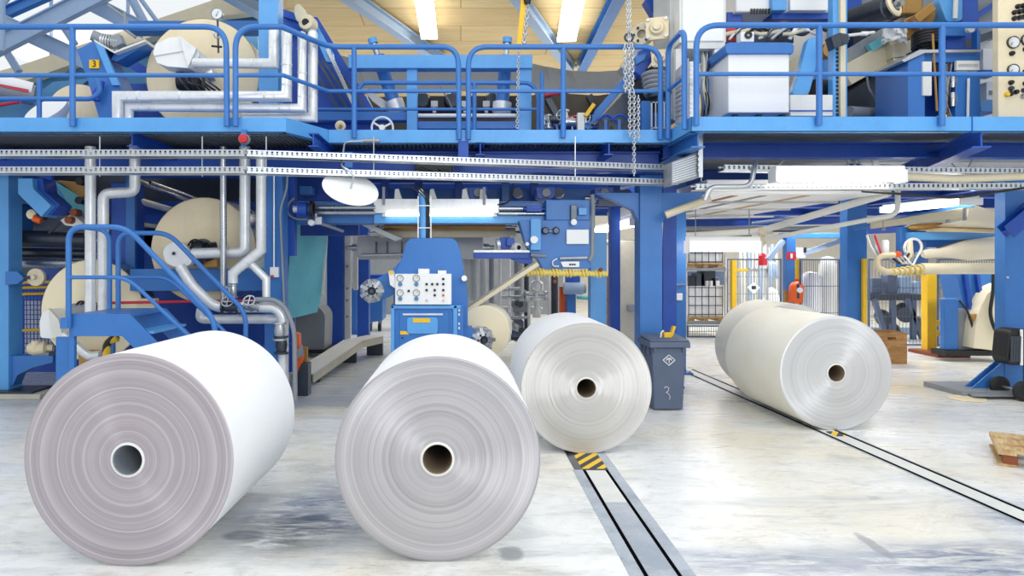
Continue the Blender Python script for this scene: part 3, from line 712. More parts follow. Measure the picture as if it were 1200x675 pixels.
# left chuck
def chuck(root, c, r, ax=(0, 1, 0), mat='galv'):
    c = Vector(c); ax = Vector(ax)
    k = MB().lathe([(r * .45, -.12), (r * .55, -.16), (r * .8, -.13), (r, -.06), (r, .05), (r * .8, .12), (0, .12)], c, ax, 28).build('chuck', mat, root)
    u, v = frame_of(ax)
    for i in range(7):
        a = 2 * PI * i / 7; d = u * math.cos(a) + v * math.sin(a)
        MB().bar(c + d * r * .25 - ax * .16, c + d * r * .9 - ax * .10, r * .3, .07, ax).build('jaw', 'steel', k, bevel=.003)
    MB().lathe([(0, -.17), (r * .16, -.17), (r * .22, -.12), (r * .45, -.08)], c, ax, 16).build('spindle', 'dark_steel', k)
    return k
chuck(st, P(436, 340.5, Y0 - .05), .145, (-.1, 1, 0))
MB().pprism([(540, 384), (553, 383), (556, 391), (552, 398), (540, 398)], Y0 + .1, .2).build('arm', 'blue', st, bevel=.006)
MB().lathe([(0, .1), (.035, .1), (.035, -.06), (0, -.06)], P(544, 326, Y0), (0, 1, 0), 10).build('stop', 'alu', st)
# riser with ladder rails
rs = thing('cable_riser', 'blue tube with thin ladder rails rising from the gauge panel', 'cable riser', P(497, 320, 8.5))
MB().tube([P(497, 318, 8.55), P(496, 228, 8.55)], .055, 16).build('tube', 'blue_light', rs)
m = MB()
for px in (490, 505): m.bar(P(px, 318, 8.5), P(px, 230, 8.5), .014, .02)
for py in (241, 267, 291, 313): m.bar(P(490, py, 8.49), P(505, py, 8.49), .01, .012)
m.build('ladder_rail', 'alu', rs)
for k, dx in enumerate((0, 2.4, 4)): MB().tube(fillet([P(500 + dx * .7, 312, 8.5), P(500 + dx * .7, 232, 8.5), P(482 + dx * 3, 219, 8.5), P(470 + dx * 5, 217, 8.4)], .1), .008, 6).build('cable', 'black', rs)

# small roll on the chuck and its web
o = MB(); o.mat(0).lathe([(.33, 0), (.335, .005), (.335, .62), (.33, .625)], (0, 0, 0), (0, 1, 0), 72).mat(1).lathe([(.07, 0), (.1, .001), (.15, 0), (.2, .001), (.26, 0), (.33, 0)], (0, 0, 0), (0, 1, 0), 72).lathe([(.33, .625), (.07, .625)], (0, 0, 0), (0, 1, 0), 72)
o = o.build('paper_roll', ['paper_cream', 'cream_light'], None, origin=(0, 0, 0)); tag(o, 'small cream paper roll held on a steel chuck right beside the gauge panel stand', 'paper roll')
o.location = P(567, 389, 8.75); o.rotation_euler = (0, 0, -.12); ORG[o.name] = Vector(o.location)
MB().lathe([(.07, 0), (.07, -.01), (.055, -.01), (.055, .63)], o.location, (0, 1, 0), 24).build('core', 'core', o)
k = thing('roll_chuck', 'round steel chuck clamped into the small cream paper roll', 'chuck', P(562, 398, 8.6))
chuck(k, P(563, 397, 8.6), .155, (-.25, 1, 0), 'galv')
def sheet(m, a, b, dy, th=.006, n=1):
    a, b = Vector(a), Vector(b); d = (b - a).normalized(); up = d.cross(Vector((0, 1, 0))).normalized() * th
    return m.prism([a, b, b + up, a + up], (0, dy, 0))
m = MB(); sheet(m, P(546, 368, 8.85), P(632, 311, 8.85), .5, .05); m.solo('paper_web', 'beige', 'narrow beige paper web rising from the small cream roll to the press housing', 'paper web')

# ------------------------------------------------------------------ press beam across the gantry
Yb = 9.5
pb = thing('press_beam', 'blue press crossbeam with steel rods and pale cover plate under the trays', 'machine beam', P(500, 262, Yb))
MB().pbox(338, 692, 237, 262, Yb, .4).build('beam', 'blue', pb, bevel=.01)
part_label(MB().pbox(438, 585, 233, 250, Yb - .1, .12).build('cover_plate', 'alu', pb, bevel=.004), 'pale metal cover plate')
MB().pbox(438, 690, 250.5, 262, Yb - .07, .08).build('face_plate', 'blue_light', pb, bevel=.01)
for pa, qa, py in ((368, 440, 243.2), (368, 440, 249.4), (584, 668, 244.5), (584, 668, 250.5)):
    MB().tube([P(pa, py, Yb - .09), P(qa, py, Yb - .09)], .03, 12).build('guide_rod', 'steel', pb)
MB().pbox(617, 635, 241, 248, Yb - .14, .1).cyl(P(613, 245, Yb - .12), P(640, 245, Yb - .12), .022, n=12).build('slider', 'blue_deep_shade', pb, bevel=.004)
for px in (462, 490, 503, 541, 562): MB().pprism([(px, 233), (px + 1, 222), (px + 5, 221), (px + 9, 233)], Yb - .04, .06).build('lug', 'offwhite', pb)
for px in (448, 566): MB().pbox(px, px + 3, 219, 240, Yb - .13, .03).build('strap', 'grey', pb)
MB().tube(fillet([P(583, 240, Yb - .1), P(596, 238, Yb - .1), P(601, 226, Yb - .1), P(601, 215, Yb - .1)], .15), .012, 6).build('hose', 'black', pb)
# motor and valve at the beam's end
t = thing('motor', 'dark blue motor with looped hose at the end of the press beam', 'motor', P(358, 246, 9.35))
MB().lathe([(0, 0), (.1, 0), (.1, .12), (.06, .13), (.06, .16), (0, .16)], P(350, 245, 9.22), (1, 0, 0), 24).build('body', 'blue_deep_shade', t)
MB().cyl(P(344, 245, 9.22), P(350, 245, 9.22), .05, n=16).build('end_cap', 'alu', t)
MB().lathe([(.08, 0), (.12, 0), (.12, .04), (.08, .04)], P(364, 245, 9.22), (1, 0, 0), 20).build('coupling', 'black', t)
MB().tube(fillet([P(345, 232, 9.3), P(338, 238, 9.3), P(336, 250, 9.3), P(346, 257, 9.3), P(362, 257, 9.3)], .12), .014, 8).build('hose', 'grey', t)
t = thing('valve', 'small pale valve with rod below the motor of the press beam', 'valve', P(368, 260, 9.3))
MB().lathe([(0, -.05), (.04, -.045), (.045, .03), (0, .05)], P(365, 261, 9.28), (0, 1, 0), 16).build('knob', 'white', t)
MB().box(X(369, 9.3), X(377, 9.3), 9.3, 9.38, Z(263, 9.3), Z(254, 9.3)).cyl(P(370, 257, 9.34), P(370, 250, 9.34), .02).build('body', 'galv', t, bevel=.004)
MB().tube([P(376, 262, 9.34), P(402, 271, 9.6)], .022, 8).build('rod', 'grey', t)
# rollers under the beam
def roller(label, pa, pb_, Y1, r, mat, name='roller', Y2=None, group=None, journal=True, n=32):
    a = P(*pa, Y1); b = P(*pb_, Y2 or Y1); t = thing(name, label, 'roller', (a + b) / 2 - Vector((0, 0, r)), group); d = (b - a); L = d.length
    MB().lathe([(0, 0), (r * .92, 0), (r, r * .08), (r, L - r * .08), (r * .92, L), (0, L)], a, d, n).build('shell', mat, t)
    if journal:
        for p, s in ((a, -1), (b, 1)): MB().lathe([(0, 0), (r * .35, 0), (r * .35, .1), (r * .22, .1), (r * .22, .18), (0, .18)], p, d * s, 16).build('journal', 'steel', t)
    return t
roller('beige roller directly under the press beam', (450, 265.5), (592, 265.5), 10.1, .05, 'brass')
roller('longer cream roller below the beige one under the press beam', (445, 273), (604, 272.5), 10.3, .072, 'beige')
roller('large light grey roller behind the top of the unwind stand', (420, 290), (566, 290), 11.2, .2, 'grey_light')
MB().pprism([(424, 264), (432, 262), (470, 279), (462, 282)], 9.95, .3).solo('guide_plate', 'offwhite', 'pale slanting guide plate at the end of the cream roller', 'guide plate', bevel=.004)
t = thing('felt_sheet', 'light grey sheet hanging beyond the unwind stand', 'sheet', P(530, 340, 11.6))
m = MB()
for i in range(20):
    pa, pb2 = 515 + 45 * i / 20, 515 + 45 * (i + 1) / 20
    ya, yb2 = 11.6 + .05 * math.sin(i * .9), 11.6 + .05 * math.sin((i + 1) * .9)
    m.prism([P(pa, 276, ya), P(pb2, 276, yb2), P(pb2, 352, yb2), P(pa, 352, ya)], (0, .01, 0))
m.build('sheet', 'grey_light', t)
t = thing('roller_guard', 'bracketed grey pipe rail under the large light grey roller', 'rail', P(470, 300, 11))
MB().tube([P(424, 299, 10.9), P(478, 298, 10.9)], .03, 10).build('pipe', 'galv', t)
for px in (440, 453, 470): MB().pbox(px, px + 2, 283, 301, 10.92, .03).build('clip', 'dark_steel', t)
# press housing at the end of the beam
ph = thing('press_housing', 'blue press housing plate with white cover and tag, beside the light blue slim column', 'machine housing', P(660, 315, 9.25))
Yh = 9.25
MB().prism(smooth_poly([(627, 258), (692, 258), (692, 315), (636, 315), (631, 304), (624, 300), (616, 285), (608, 258)], Yh, rad=.02), (0, .3, 0)).build('side_plate', 'blue', ph, bevel=.006)
MB().pbox(622, 634, 256, 293, Yh - .08, .08).build('slide_block', 'blue_light', ph, bevel=.006)
MB().pbox(640, 691, 234, 258, Yh, .25).build('bracket', 'blue', ph, bevel=.008)
part_label(MB().pbox(664, 690, 269, 286, Yh - .05, .05).build('cover', 'white', ph, bevel=.006), 'white blank cover plate')
tg = MB().prism(smooth_poly([(657, 307), (661, 306.5), (679, 306.5), (679, 313), (660, 313)], Yh - .04, rad=.01), (0, .012, 0)).build('tag', 'white', ph)
m = MB()
for i in range(3): m.pbox(667 + i * 2.7, 669.2 + i * 2.7, 309, 311, Yh - .044, .006)
m.build('print', 'black', tg)
for px in (638.5, 651): MB().lathe([(0, -.09), (.035, -.09), (.05, -.06), (.04, 0), (0, 0)], P(px, 270.5, Yh), (0, 1, 0), 18).build('knob', 'dark_steel', ph)
MB().tube([P(639, 270.5, Yh - .04), P(651, 271.5, Yh - .04)], .02, 8).build('link', 'steel', ph)
for px, py, r in ((625.5, 281, .05), (672, 260.5, .04), (617.5, 286, .025)): MB().lathe([(0, -.05), (r, -.05), (r, 0)], P(px, py, Yh - .08), (0, 1, 0), 18).build('gauge', 'white', ph)
MB().pbox(669, 676, 240, 258, Yh - .06, .06).build('clamp', 'dark_steel', ph, bevel=.005); MB().pbox(678, 688, 243, 252, Yh - .06, .05).build('block', 'blue_light', ph, bevel=.008)
MB().tube(fillet([P(694, 228, Yh), P(695, 240, Yh), P(694, 300, Yh), P(690, 306, Yh)], .08), .03, 10).build('pipe', 'grey', ph)
MB().tube([P(656, 303, Yh - .03), P(688, 302, Yh - .03)], .02, 8).build('rail', 'galv', ph)
MB().tube(fillet([P(655, 312, Yh - .05), P(648, 312, Yh - .05), P(647, 306, Yh - .05), P(653, 303, Yh - .05)], .05), .01, 6).build('hose', 'offwhite', ph)
MB().tube([P(622, 299, Yh - .02), P(640, 300, Yh - .02)], .02, 8).build('pin', 'grey', ph)
t = thing('support_arm', 'dark blue channel arm with pale top edge sticking out below the press housing', 'support arm', P(600, 305, 9.4))
MB().pbox(555, 624, 296, 303, 9.3, .2).pprism([(598, 303), (624, 303), (624, 309), (612, 309)], 9.32, .12).build('channel', 'blue_deep_shade', t, bevel=.004)
MB().pbox(555, 626, 293, 296, 9.28, .26).build('top_edge', 'alu', t, bevel=.003)
# yellow wound cable
t = thing('wound_cable', 'yellow wound cable stretched under the press housing', 'cable', P(660, 322, 9.2))
a, b = P(612, 319, 9.18), P(712, 321, 9.28); L = (b - a).length
MB().tube([a, a + (b - a) * .5 - Vector((0, 0, .01)), b], .032, 8).build('cable', 'rope_yellow', t)
pts = []
for i in range(260):
    s = i / 259; q = a + (b - a) * s; an = s * 2 * PI * 26; rr = .036 + .012 * math.sin(s * 37)
    pts.append(q + Vector((0, math.cos(an) * rr, math.sin(an) * rr)))
MB().tube(pts, .016, 6).build('winding', 'rope_yellow', t)
for px in (650, 704): MB().lathe([(0, -.03), (.02, -.03), (.03, 0), (0, .03)], P(px, 316 if px > 700 else 330, 9.15), (0, 1, 0), 12).build('clip', 'brown', t)
t = thing('roller', 'small grey roller end on a bracket over the support arm', 'roller', P(605, 290, 9.5))
MB().lathe([(.03, 0), (.06, 0), (.07, .02), (.07, .25), (0, .25)], P(608, 290, 9.4), (-.2, 1, 0), 20).build('shell', 'offwhite', t)
MB().pprism([(586, 278), (596, 278), (600, 292), (588, 292)], 9.6, .1).pbox(594, 603, 279, 288, 9.5, .15).build('bracket', 'blue_deep_shade', t, bevel=.005)
MB().lathe([(0, -.1), (.08, -.1), (.08, .1), (0, .1)], P(590, 285, 9.7), (1, .1, .2), 18).build('cap', 'alu', t)
# blue lugs and rolls above the housing, under the trays
for px, lab in ((560, 'small dark blue bearing block under the tray near the pale cover plate'), (640, 'dark blue bearing block on the press housing'), (708, 'dark blue bearing block next to the head of the wheelie bin column')):
    t = thing('bearing_block', lab, 'bearing', P(px, 236, 9.6))
    MB().prism(smooth_poly([(px - 12, 219), (px + 12, 219), (px + 9, 233), (px - 10, 233)], 9.6, rad=.04), (0, .3, 0)).build('housing', 'blue_deep_shade', t, bevel=.006)
    MB().lathe([(0, -.04), (.06, -.04), (.07, 0)], P(px, 226, 9.6), (0, 1, 0), 20).build('cap', 'grey', t)
roller('dark curved roll beneath the tray beside the press housing', (700, 232), (738, 232), 9.9, .12, 'felt')

# machinery between the trays and the press beam
t = thing('upper_press', 'deep blue beams and dark machinery over the press beam, seen under the cable trays', 'machine', P(560, 236, 10.4))
MB().pbox(385, 735, 196, 214, 10.9, .2).build('beam', 'blue_deep_shade', t, bevel=.006); MB().pbox(385, 700, 221, 236, 10.6, .2).build('beam', 'blue', t, bevel=.006)
MB().pbox(385, 718, 176, 240, 12.0, .1).build('back_panel', 'blue_deep_shade', t)
for px in (402, 446, 486, 533, 588, 622): MB().pbox(px, px + 9, 205, 236, 10.3, .1).build('rib', 'blue_deep_shade' if px % 4 else 'blue', t, bevel=.005)
MB().pbox(487, 530, 185, 205, 8.95, .2).build('cable_box', 'black', t, bevel=.01)
rnd = random.Random(2)
for k in range(8): MB().tube(fillet([P(476 + k * 4, 208, 8.9), P(486 + k * 6, 198 + rnd.uniform(-4, 2), 8.85), P(505 + k * 3, 203 + rnd.uniform(-3, 5), 8.85), P(532 + k, 206, 8.9)], .15), .012, 6).build('cable', 'black', t)
for px in (548, 607, 655): MB().lathe([(0, -.06), (.07, -.06), (.08, .05), (0, .08)], P(px, 226, 10.2), (.2, 1, 0), 18).build('cap', 'offwhite' if px < 600 else 'grey', t)
t = thing('beam_lamp', 'thin lit tube under the pale cover plate of the press beam', 'lamp', P(515, 252, 9.32))
MB().tube([P(452, 251.6, 9.36), P(578, 251.6, 9.36)], .016, 10).build('tube', 'lamp', t)
for px in (450, 580): MB().pbox(px - 2, px + 2, 250.5, 253.5, 9.34, .06).build('holder', 'white', t)
# ------------------------------------------------------------------ dryer section, lower storey
def dryer(label, px, py, rp, Y, L=1.15, mat='cream', hub=True, group='cream dryer cylinders of the blue machine', name='dryer_cylinder', spots=True):
    c = P(px, py, Y); R = rp * Y / F; t = thing(name, label, 'cylinder', c, group)
    MB().lathe([(R, .02), (R, L)], c, (0, 1, 0), 72).build('shell', 'steel', t)
    MB().lathe([(0, -.02), (R * .5, -.012), (R * .9, .0), (R * .985, .012), (R, .03), (R * .99, .06)], c, (0, 1, 0), 72).build('head', mat, t)
    if hub:
        MB().lathe([(R * .22, -.01), (R * .2, -.07), (R * .12, -.09), (R * .12, -.2), (0, -.2)], c, (0, 1, 0), 28).build('hub', 'dark_steel', t)
        m = MB()
        for i in range(10):
            a = 2 * PI * i / 10; q = c + Vector((math.cos(a) * R * .17, -.07, math.sin(a) * R * .17)); m.cyl(q, q - Vector((0, .03, 0)), .012, n=6)
        m.build('bolt_circle', 'steel', t)
    return t
dryer('big cream dryer cylinder behind the stair handrails, silver pipes passing before it', 238, 293, 62, 9.35)
dryer('pale cream dryer cylinder low down beside the stair landing', 107, 364, 60, 9.3, .42, mat='cream_light', hub=False)

def pipe(label, pts, r, bend=.09, mat='alu', group='silver lagged pipes of the dryer section', name='insulated_pipe', n=16, seams=True, miter=False, cat='pipe'):
    pts = [Vector(p) for p in pts]; m = MB(); m.tube(pts if miter else fillet(pts, bend + r, 6), r, n)
    if seams:
        for i, (a, b) in enumerate(zip(pts, pts[1:])):
            d = b - a; L = d.length
            if L < .35: continue
            d.normalize(); k = max(1, int(L / .45))
            for j in range(k):
                q = a + d * L * (j + .5) / k; m.tube([q - d * .012, q + d * .012], r * 1.035, n, caps=True)
            for e in (a + d * min(.14, L * .25), b - d * min(.14, L * .25)): m.tube([e - d * .006, e + d * .006], r * 1.03, n)
    return m.solo(name, mat, label, cat, group, smooth=50)
pipe('straight upright lagged pipe next to the stair landing', [P(106, 172, 8.75), P(106, 378, 8.75)], .066)
pipe('upright lagged pipe with a dog-leg at its head beside the straight one', [P(121, 382, 8.8), P(121, 227, 8.8), P(158, 225, 8.9), P(158, 170, 8.9)], .068, .02)
pipe('slim steel pipe standing before the big cream cylinder', [P(261.5, 172, 8.72), P(262, 352, 8.72)], .042, mat='steel')
pipe('lagged pipe dropping from the walkway and turning to the white joint cover', [P(287, 172, 8.8), P(287, 296, 8.8), P(226, 297, 8.85)], .068, .02)
pipe('lagged pipe dropping beside the blue post then slanting to a shut-off valve', [P(306, 178, 8.62), P(306, 293, 8.62), P(273, 320, 8.62), P(273, 332, 8.62)], .062, .0, miter=True)
pipe('short lagged pipe branching off the slanting one', [P(292, 307, 8.66), P(312, 327, 8.66), P(312, 356, 8.66)], .05, .0, miter=True)
pipe('lagged pipe running slantwise from the white joint cover to the low elbow', [P(211, 312, 8.6), P(225, 335, 8.6), P(252, 360, 8.6), P(322, 360, 8.6), P(332, 370, 8.6), P(332, 470, 8.6)], .066, .04)
pipe('lowest lagged pipe with its end curled up behind the handrails', [P(236, 362, 8.8), P(234, 374, 8.8), P(328, 374, 8.8)], .06, .06)
pipe('lagged pipe slanting from the low white cover to the floor', [P(74, 392, 9.0), P(104, 418, 9.0), P(118, 416, 9.0)], .06, .02)
pipe('thin red pipe crossing behind the stairs', [P(128, 355, 9.0), P(300, 352, 9.0)], .018, seams=False, mat='red', name='thin_pipe', group=None)
pipe('grey hose curving down over the low elbow', [P(300, 351, 8.5), P(322, 351, 8.5), P(334, 360, 8.5), P(345, 385, 8.5), P(346, 470, 8.5)], .03, .2, seams=False, mat='grey', name='hose', group=None, cat='hose')
def valve(label, c, r=.06, group='pipe valves of the dryer section', ax=(1, 0, 0), wheel=True, mat='steel'):
    c = Vector(c); t = thing('valve', label, 'valve', c, group); ax = Vector(ax)
    MB().lathe([(0, -r * 1.9), (r * 1.5, -r * 1.9), (r * 1.5, -r * 1.5), (r, -r * 1.4), (r * 1.25, 0), (r, r * 1.4), (r * 1.5, r * 1.5), (r * 1.5, r * 1.9), (0, r * 1.9)], c, ax, 20).build('body', mat, t)
    if wheel:
        d = Vector((0, -.8, .6)) if abs(ax.z) < .5 else Vector((-.5, -.85, 0)); d.normalize()
        MB().cyl(c, c + d * r * 2.4, r * .3, n=8).build('stem', 'dark_steel', t)
        m = MB().ring(c + d * r * 2.4, d, r * 1.3, r * .18, 18, 6); u, v = frame_of(d)
        for e in (u, v): m.bar(c + d * r * 2.4 - e * r * 1.3, c + d * r * 2.4 + e * r * 1.3, r * .25, r * .2)
        m.build('handwheel', 'galv', t)
    return t
valve('shut-off valve under the slanting lagged pipe', P(273, 341, 8.62), .045, ax=(0, 0, 1))
valve('dark valve on the low lagged pipe nearest the stairs', P(270, 360, 8.58), .055, mat='dark_steel')
valve('pale valve on the low lagged pipe towards the blue post', P(295, 359, 8.58), .055)
valve('flanged valve on the pipe dropping beside the grey hose', P(328, 388, 8.55), .06, ax=(0, 0, 1), wheel=False, mat='galv')
valve('second flanged valve lower on the pipe beside the grey hose', P(330, 404, 8.55), .06, ax=(0, 0, 1), wheel=False, mat='dark_steel')
# joint covers
t = thing('joint_cover', 'white rounded cover with bolt on the big cream cylinder behind the handrails', 'cover', P(206, 300, 8.9))
MB().prism(smooth_poly([(190, 297), (193, 288), (204, 283), (214, 285), (224, 296), (225, 309), (216, 313), (203, 313), (194, 308)], 8.85, rad=.07), (0, .28, 0)).build('cover', 'white', t, bevel=.008)
MB().cyl(P(203.5, 297, 8.86), P(203.5, 297, 8.82), .022, n=10).build('bolt', 'black', t)
MB().lathe([(.16, 0), (.17, .1), (.13, .14), (.13, .3), (0, .3)], P(226, 297, 9.0), (.9, .5, .1), 28).build('gland', 'dark_steel', t)
m = MB()
for k in range(4): m.tube(fillet([P(218 + k * 5, 291, 8.95), P(226 + k * 5, 279 + k, 8.98), P(240 + k * 3, 285 + k * 2, 9.0), P(246 + k * 2, 296, 9.02)], .2), .014, 6)
m.build('hoses', 'black', t)
MB().box(X(238, 9.1), X(256, 9.1), 9.05, 9.2, Z(313, 9.1), Z(303, 9.1)).build('bracket', 'brass', t, bevel=.006)
t = thing('joint_cover', 'white faceted cover at the foot of the low pale cylinder', 'cover', P(60, 390, 9.1))
MB().prism(smooth_poly([(46, 378), (49, 366), (60, 361), (72, 374), (77, 394), (62, 397), (47, 396)], 9.05, rad=.04), (0, .25, 0)).build('cover', 'white', t, bevel=.006)
MB().prism([P(60, 361, 9.045), P(72, 374, 9.045), P(77, 394, 9.045), P(66, 396, 9.045), P(62, 377, 9.045)], (0, -.07, 0)).build('flap', 'offwhite', t, bevel=.004)
t = thing('gland_hoses', 'dark hose bundle and grey gland over the stair landing', 'hose', P(95, 362, 9.2))
MB().cyl(P(82, 364, 9.1), P(104, 362, 9.1), .09, n=20).build('gland', 'grey', t)
for k in range(4): MB().tube(fillet([P(88 + 4 * k, 364, 9.05), P(92 + 5 * k, 352 + k, 9.05), P(106 + 3 * k, 356, 9.05), P(110 + 3 * k, 366, 9.05)], .15), .016, 6).build('hose', 'black', t)

# ------------------------------------------------------------------ stairs
Yf, Yr = 7.5, 8.4
st = thing('stairs', 'short blue steel stairs with tube handrails beside the pale cream cylinder', 'stairs', (X(120, Yf), Yf, 0))
zl = Z(368, Yf); xe = X(152, Yf)
MB().box(X(84, Yf), xe, Yf, Yr, zl - .035, zl).build('landing', 'blue', st, bevel=.004)
MB().pprism([(84, 368), (152, 368), (222, 441), (222, 470), (200, 452), (143, 394), (84, 394)], Yf - .015, .03).build('stringer', 'blue', st, bevel=.003)
MB().prism([P(a, b, Yf) + Vector((0, Yr - Yf, 0)) for a, b in ((84, 368), (152, 368), (222, 441), (222, 470), (200, 452), (143, 394), (84, 394))], (0, .03, 0)).build('stringer', 'blue', st, bevel=.003)
for i in range(1, 7):
    zz = zl - i * .19; xx = xe + (i - .9) * .185; MB().box(xx, xx + .24, Yf + .015, Yr, zz - .03, zz).build('tread', 'blue_light', st, bevel=.003)
for yy in (Yf, Yr - .05): MB().box(X(81, Yf), X(87, Yf), yy, yy + .05, 0, zl).build('leg', 'blue', st)
MB().box(X(59, Yf), X(81, Yf), Yf + .1, Yf + .14, 0, Z(396, Yf)).build('side_panel', 'blue', st, bevel=.003)
def hr(name, pix, Y, r=.03, rad=.16): MB().tube(fillet([P(a, b, Y) for a, b in pix], rad, 8), r, 12).build(name, 'blue', st, smooth=60)
hr('handrail', [(80.5, 384), (80.5, 266), (148, 266), (252, 374), (252, 470)], Yf - .05)
hr('handrail', [(82, 325), (149, 325), (226, 398), (240, 412)], Yf - .05, .022)
hr('handrail', [(93, 266), (128.5, 270), (128.5, 372)], Yr - .02, .028)
hr('handrail', [(138.5, 372), (138.5, 273), (197, 273), (288, 366), (288, 440)], Yr - .02)
hr('handrail', [(140, 325), (197, 325), (270, 395)], Yr - .02, .022)
MB().box(X(76, Yf), X(85, Yf), Yf - .09, Yf - .02, Z(384, Yf), Z(372, Yf)).build('bracket', 'blue', st)

# ------------------------------------------------------------------ frames of the dryer section
t = thing('dryer_framework', 'deep blue side frame of the dryer section with crossbeams, behind the stairs', 'machine frame', P(190, 470, 9.6))
MB().pbox(130, 158, 214, 480, 9.75, .3).build('post', 'blue_deep_shade', t, bevel=.008)
MB().pbox(147, 158, 205, 400, 9.7, .06).build('rib', 'blue', t, bevel=.006)
m = MB().pbox(152, 308, 315, 341, 9.18, .07); m.build('crossbeam', 'blue', t, bevel=.008)
MB().pbox(130, 345, 404, 430, 9.8, .2).build('crossbeam', 'blue_deep_shade', t, bevel=.006)
MB().pbox(-80, 345, 236, 250, 10.6, .2).build('crossbeam', 'blue_deep_shade', t, bevel=.006)
for (a, b, c, d) in ((-100, 60, 176, 268), (150, 345, 176, 208), (150, 240, 250, 290), (-100, 345, 330, 470), (40, 345, 268, 330)): MB().pbox(a, b, c, d, 11.6, .08).build('panel', 'blue_deep_shade', t)
MB().pbox(-110, 345, 176, 470, 12.3, .08).build('inner_wall', 'dark_steel', t)
part_label(MB().pbox(191, 201, 321, 332, 9.25, .02).build('label', 'yellow', t), 'yellow label with pale symbol')
MB().pbox(193.5, 198.5, 324, 329, 9.243, .01).build('symbol', 'offwhite', t)
m = MB().pbox(160, 181, 350, 366, 9.15, .14).solo('terminal_box', 'beige', 'small beige terminal box under the blue crossbeam behind the stairs', 'box', bevel=.006)
t = column('tall blue post with the white switch box, beside the silver pipes', 310, 331, 9.0, 3.06, 'blue', .3)
t2 = thing('frame_cladding', 'deep blue upright panels between the blue post and the teal sheet', 'machine frame', P(338, 470, 9.3))
MB().pbox(331, 345, 205, 300, 9.4, .15).build('panel', 'blue_deep_shade', t2, bevel=.004)
MB().pbox(340, 384, 205, 236, 10.2, .15).build('beam', 'blue_deep_shade', t2, bevel=.004); MB().pprism([(345, 258), (392, 258), (392, 268), (360, 262)], 10.0, .1).build('beam', 'blue_deep_shade', t2, bevel=.004)
MB().pbox(352, 420, 258, 276, 10.8, .12).build('beam', 'blue_deep_shade', t2, bevel=.004)
MB().pbox(351, 366, 218, 228, 9.9, .2).build('box', 'blue', t2, bevel=.006)
for px, mt in ((320.5, 'grey'),): pass
t = thing('switch_box', 'small white switch box with red knob and conduit on the tall blue post', 'switch', P(321, 322, 8.97))
MB().pbox(316, 326, 313, 325, 8.93, .07).build('box', 'white', t, bevel=.006)
MB().lathe([(0, -.03), (.02, -.03), (.024, 0)], P(319, 325, 8.93), (0, 0, -1), 12).build('knob', 'red', t)
MB().tube([P(321, 204, 8.96), P(321, 313, 8.96)], .012, 8).build('conduit', 'galv', t)
pipe('bent grey conduit running down the edge of the tall blue post', [P(337, 205, 8.95), P(336, 222, 8.95), P(328, 245, 8.95), P(330, 290, 8.95), P(333, 360, 8.95)], .014, .1, seams=False, mat='grey', name='conduit', group=None)
# orange pump and post beside the grey hose
t = thing('orange_stand', 'orange upright stand with brown post beside the low beam ramp', 'stand', P(352, 440, 9.6))
MB().pprism([(346, 390), (350, 392), (351, 412), (354, 418), (353, 426), (346, 440)], 9.5, .15).build('guard', 'orange', t, bevel=.004)
MB().pbox(355, 360, 407, 428, 9.7, .06).build('post', 'brass', t); MB().pprism([(347, 412), (353, 405), (355, 416), (349, 421)], 9.45, .08).build('bracket', 'grey', t)
MB().pbox(344, 361, 426, 470, 9.55, .2).build('foot', 'dark_steel', t)
t = thing('teal_sheet', 'teal green cloth sheet hanging beside the tall blue post', 'sheet', P(355, 370, 10.9))
m = MB(); rows = []
for j in range(13):
    s = j / 12; l = P(341 - 7 * s, 258 + 117 * s, 10.9 + .25 * s); r = P(384 - 13 * s * s, 268 + 98 * s, 11.5); row = []
    for i in range(9):
        q = l.lerp(r, i / 8); q.y += .05 * math.sin(i * .8 + s * 2); row.append(q)
    rows.append(row)
vs_ = [q for row in rows for q in row]; fs_ = [(j * 9 + i, j * 9 + i + 1, (j + 1) * 9 + i + 1, (j + 1) * 9 + i) for j in range(12) for i in range(8)]
k = len(vs_); vs_ += [q + Vector((0, .012, 0)) for q in vs_]; fs_ += [tuple(k + i for i in reversed(f)) for f in fs_[:]]
m.add(vs_, fs_); m.build('sheet', 'teal', t, smooth=80)
MB().bar(P(383, 268, 11.5), P(378, 345, 11.5), .04, .03, (0, 1, 0)).build('edge_bar', 'offwhite', t)
# floor beyond: columns, box and ramp
t = thing('machine_plinth_block', 'olive grey rounded machine base below the teal sheet', 'machine base', P(362, 412, 13.6))
MB().prism(smooth_poly([(338, 366), (372, 358), (381, 368), (380, 413), (338, 413)], 13.4, rad=.12), (0, .8, 0)).build('body', 'grey', t, bevel=.01)
MB().pbox(336, 385, 410, 414.5, 13.35, .9).build('plinth', 'black', t)
column('deep blue column beyond the teal sheet', 383, 402, 14.6, 3.1, 'blue_deep_shade', .4)
t = thing('cable_duct', 'white upright cable ducts beside the deep blue column beyond the teal sheet', 'duct', P(410, 395, 14.5))
for a, b, c in ((403.5, 411, 398), (414, 419, 340)): MB().pbox(a, b, 268, c, 14.7, .1).build('duct', 'offwhite', t, bevel=.006)
m = MB()
for py in (290, 312, 338, 352, 371): m.cyl(P(407, py, 14.7), P(407, py, 14.66), .03, n=10)
m.build('bolt', 'grey', t)
column('deep blue column beside the blue bin on castors', 418.5, 432, 16.2, 3.1, 'blue_deep_shade', .3)
column('short deep blue column half hidden behind the white cable ducts', 405, 418, 17.5, Z(338, 17.5), 'blue', .3)
t = thing('wheeled_bin', 'blue bin on castors standing far behind the arm of the unwind stand', 'bin', P(438, 385, 18.6))
MB().prism([P(430, 326, 18.2), P(449, 324, 18.2), P(448, 376, 18.2), P(432, 378, 18.2)], (0, .9, 0)).build('body', 'blue', t, bevel=.02)
MB().pbox(428, 450, 322, 327, 18.1, 1.1).build('rim', 'blue_deep_shade', t, bevel=.01)
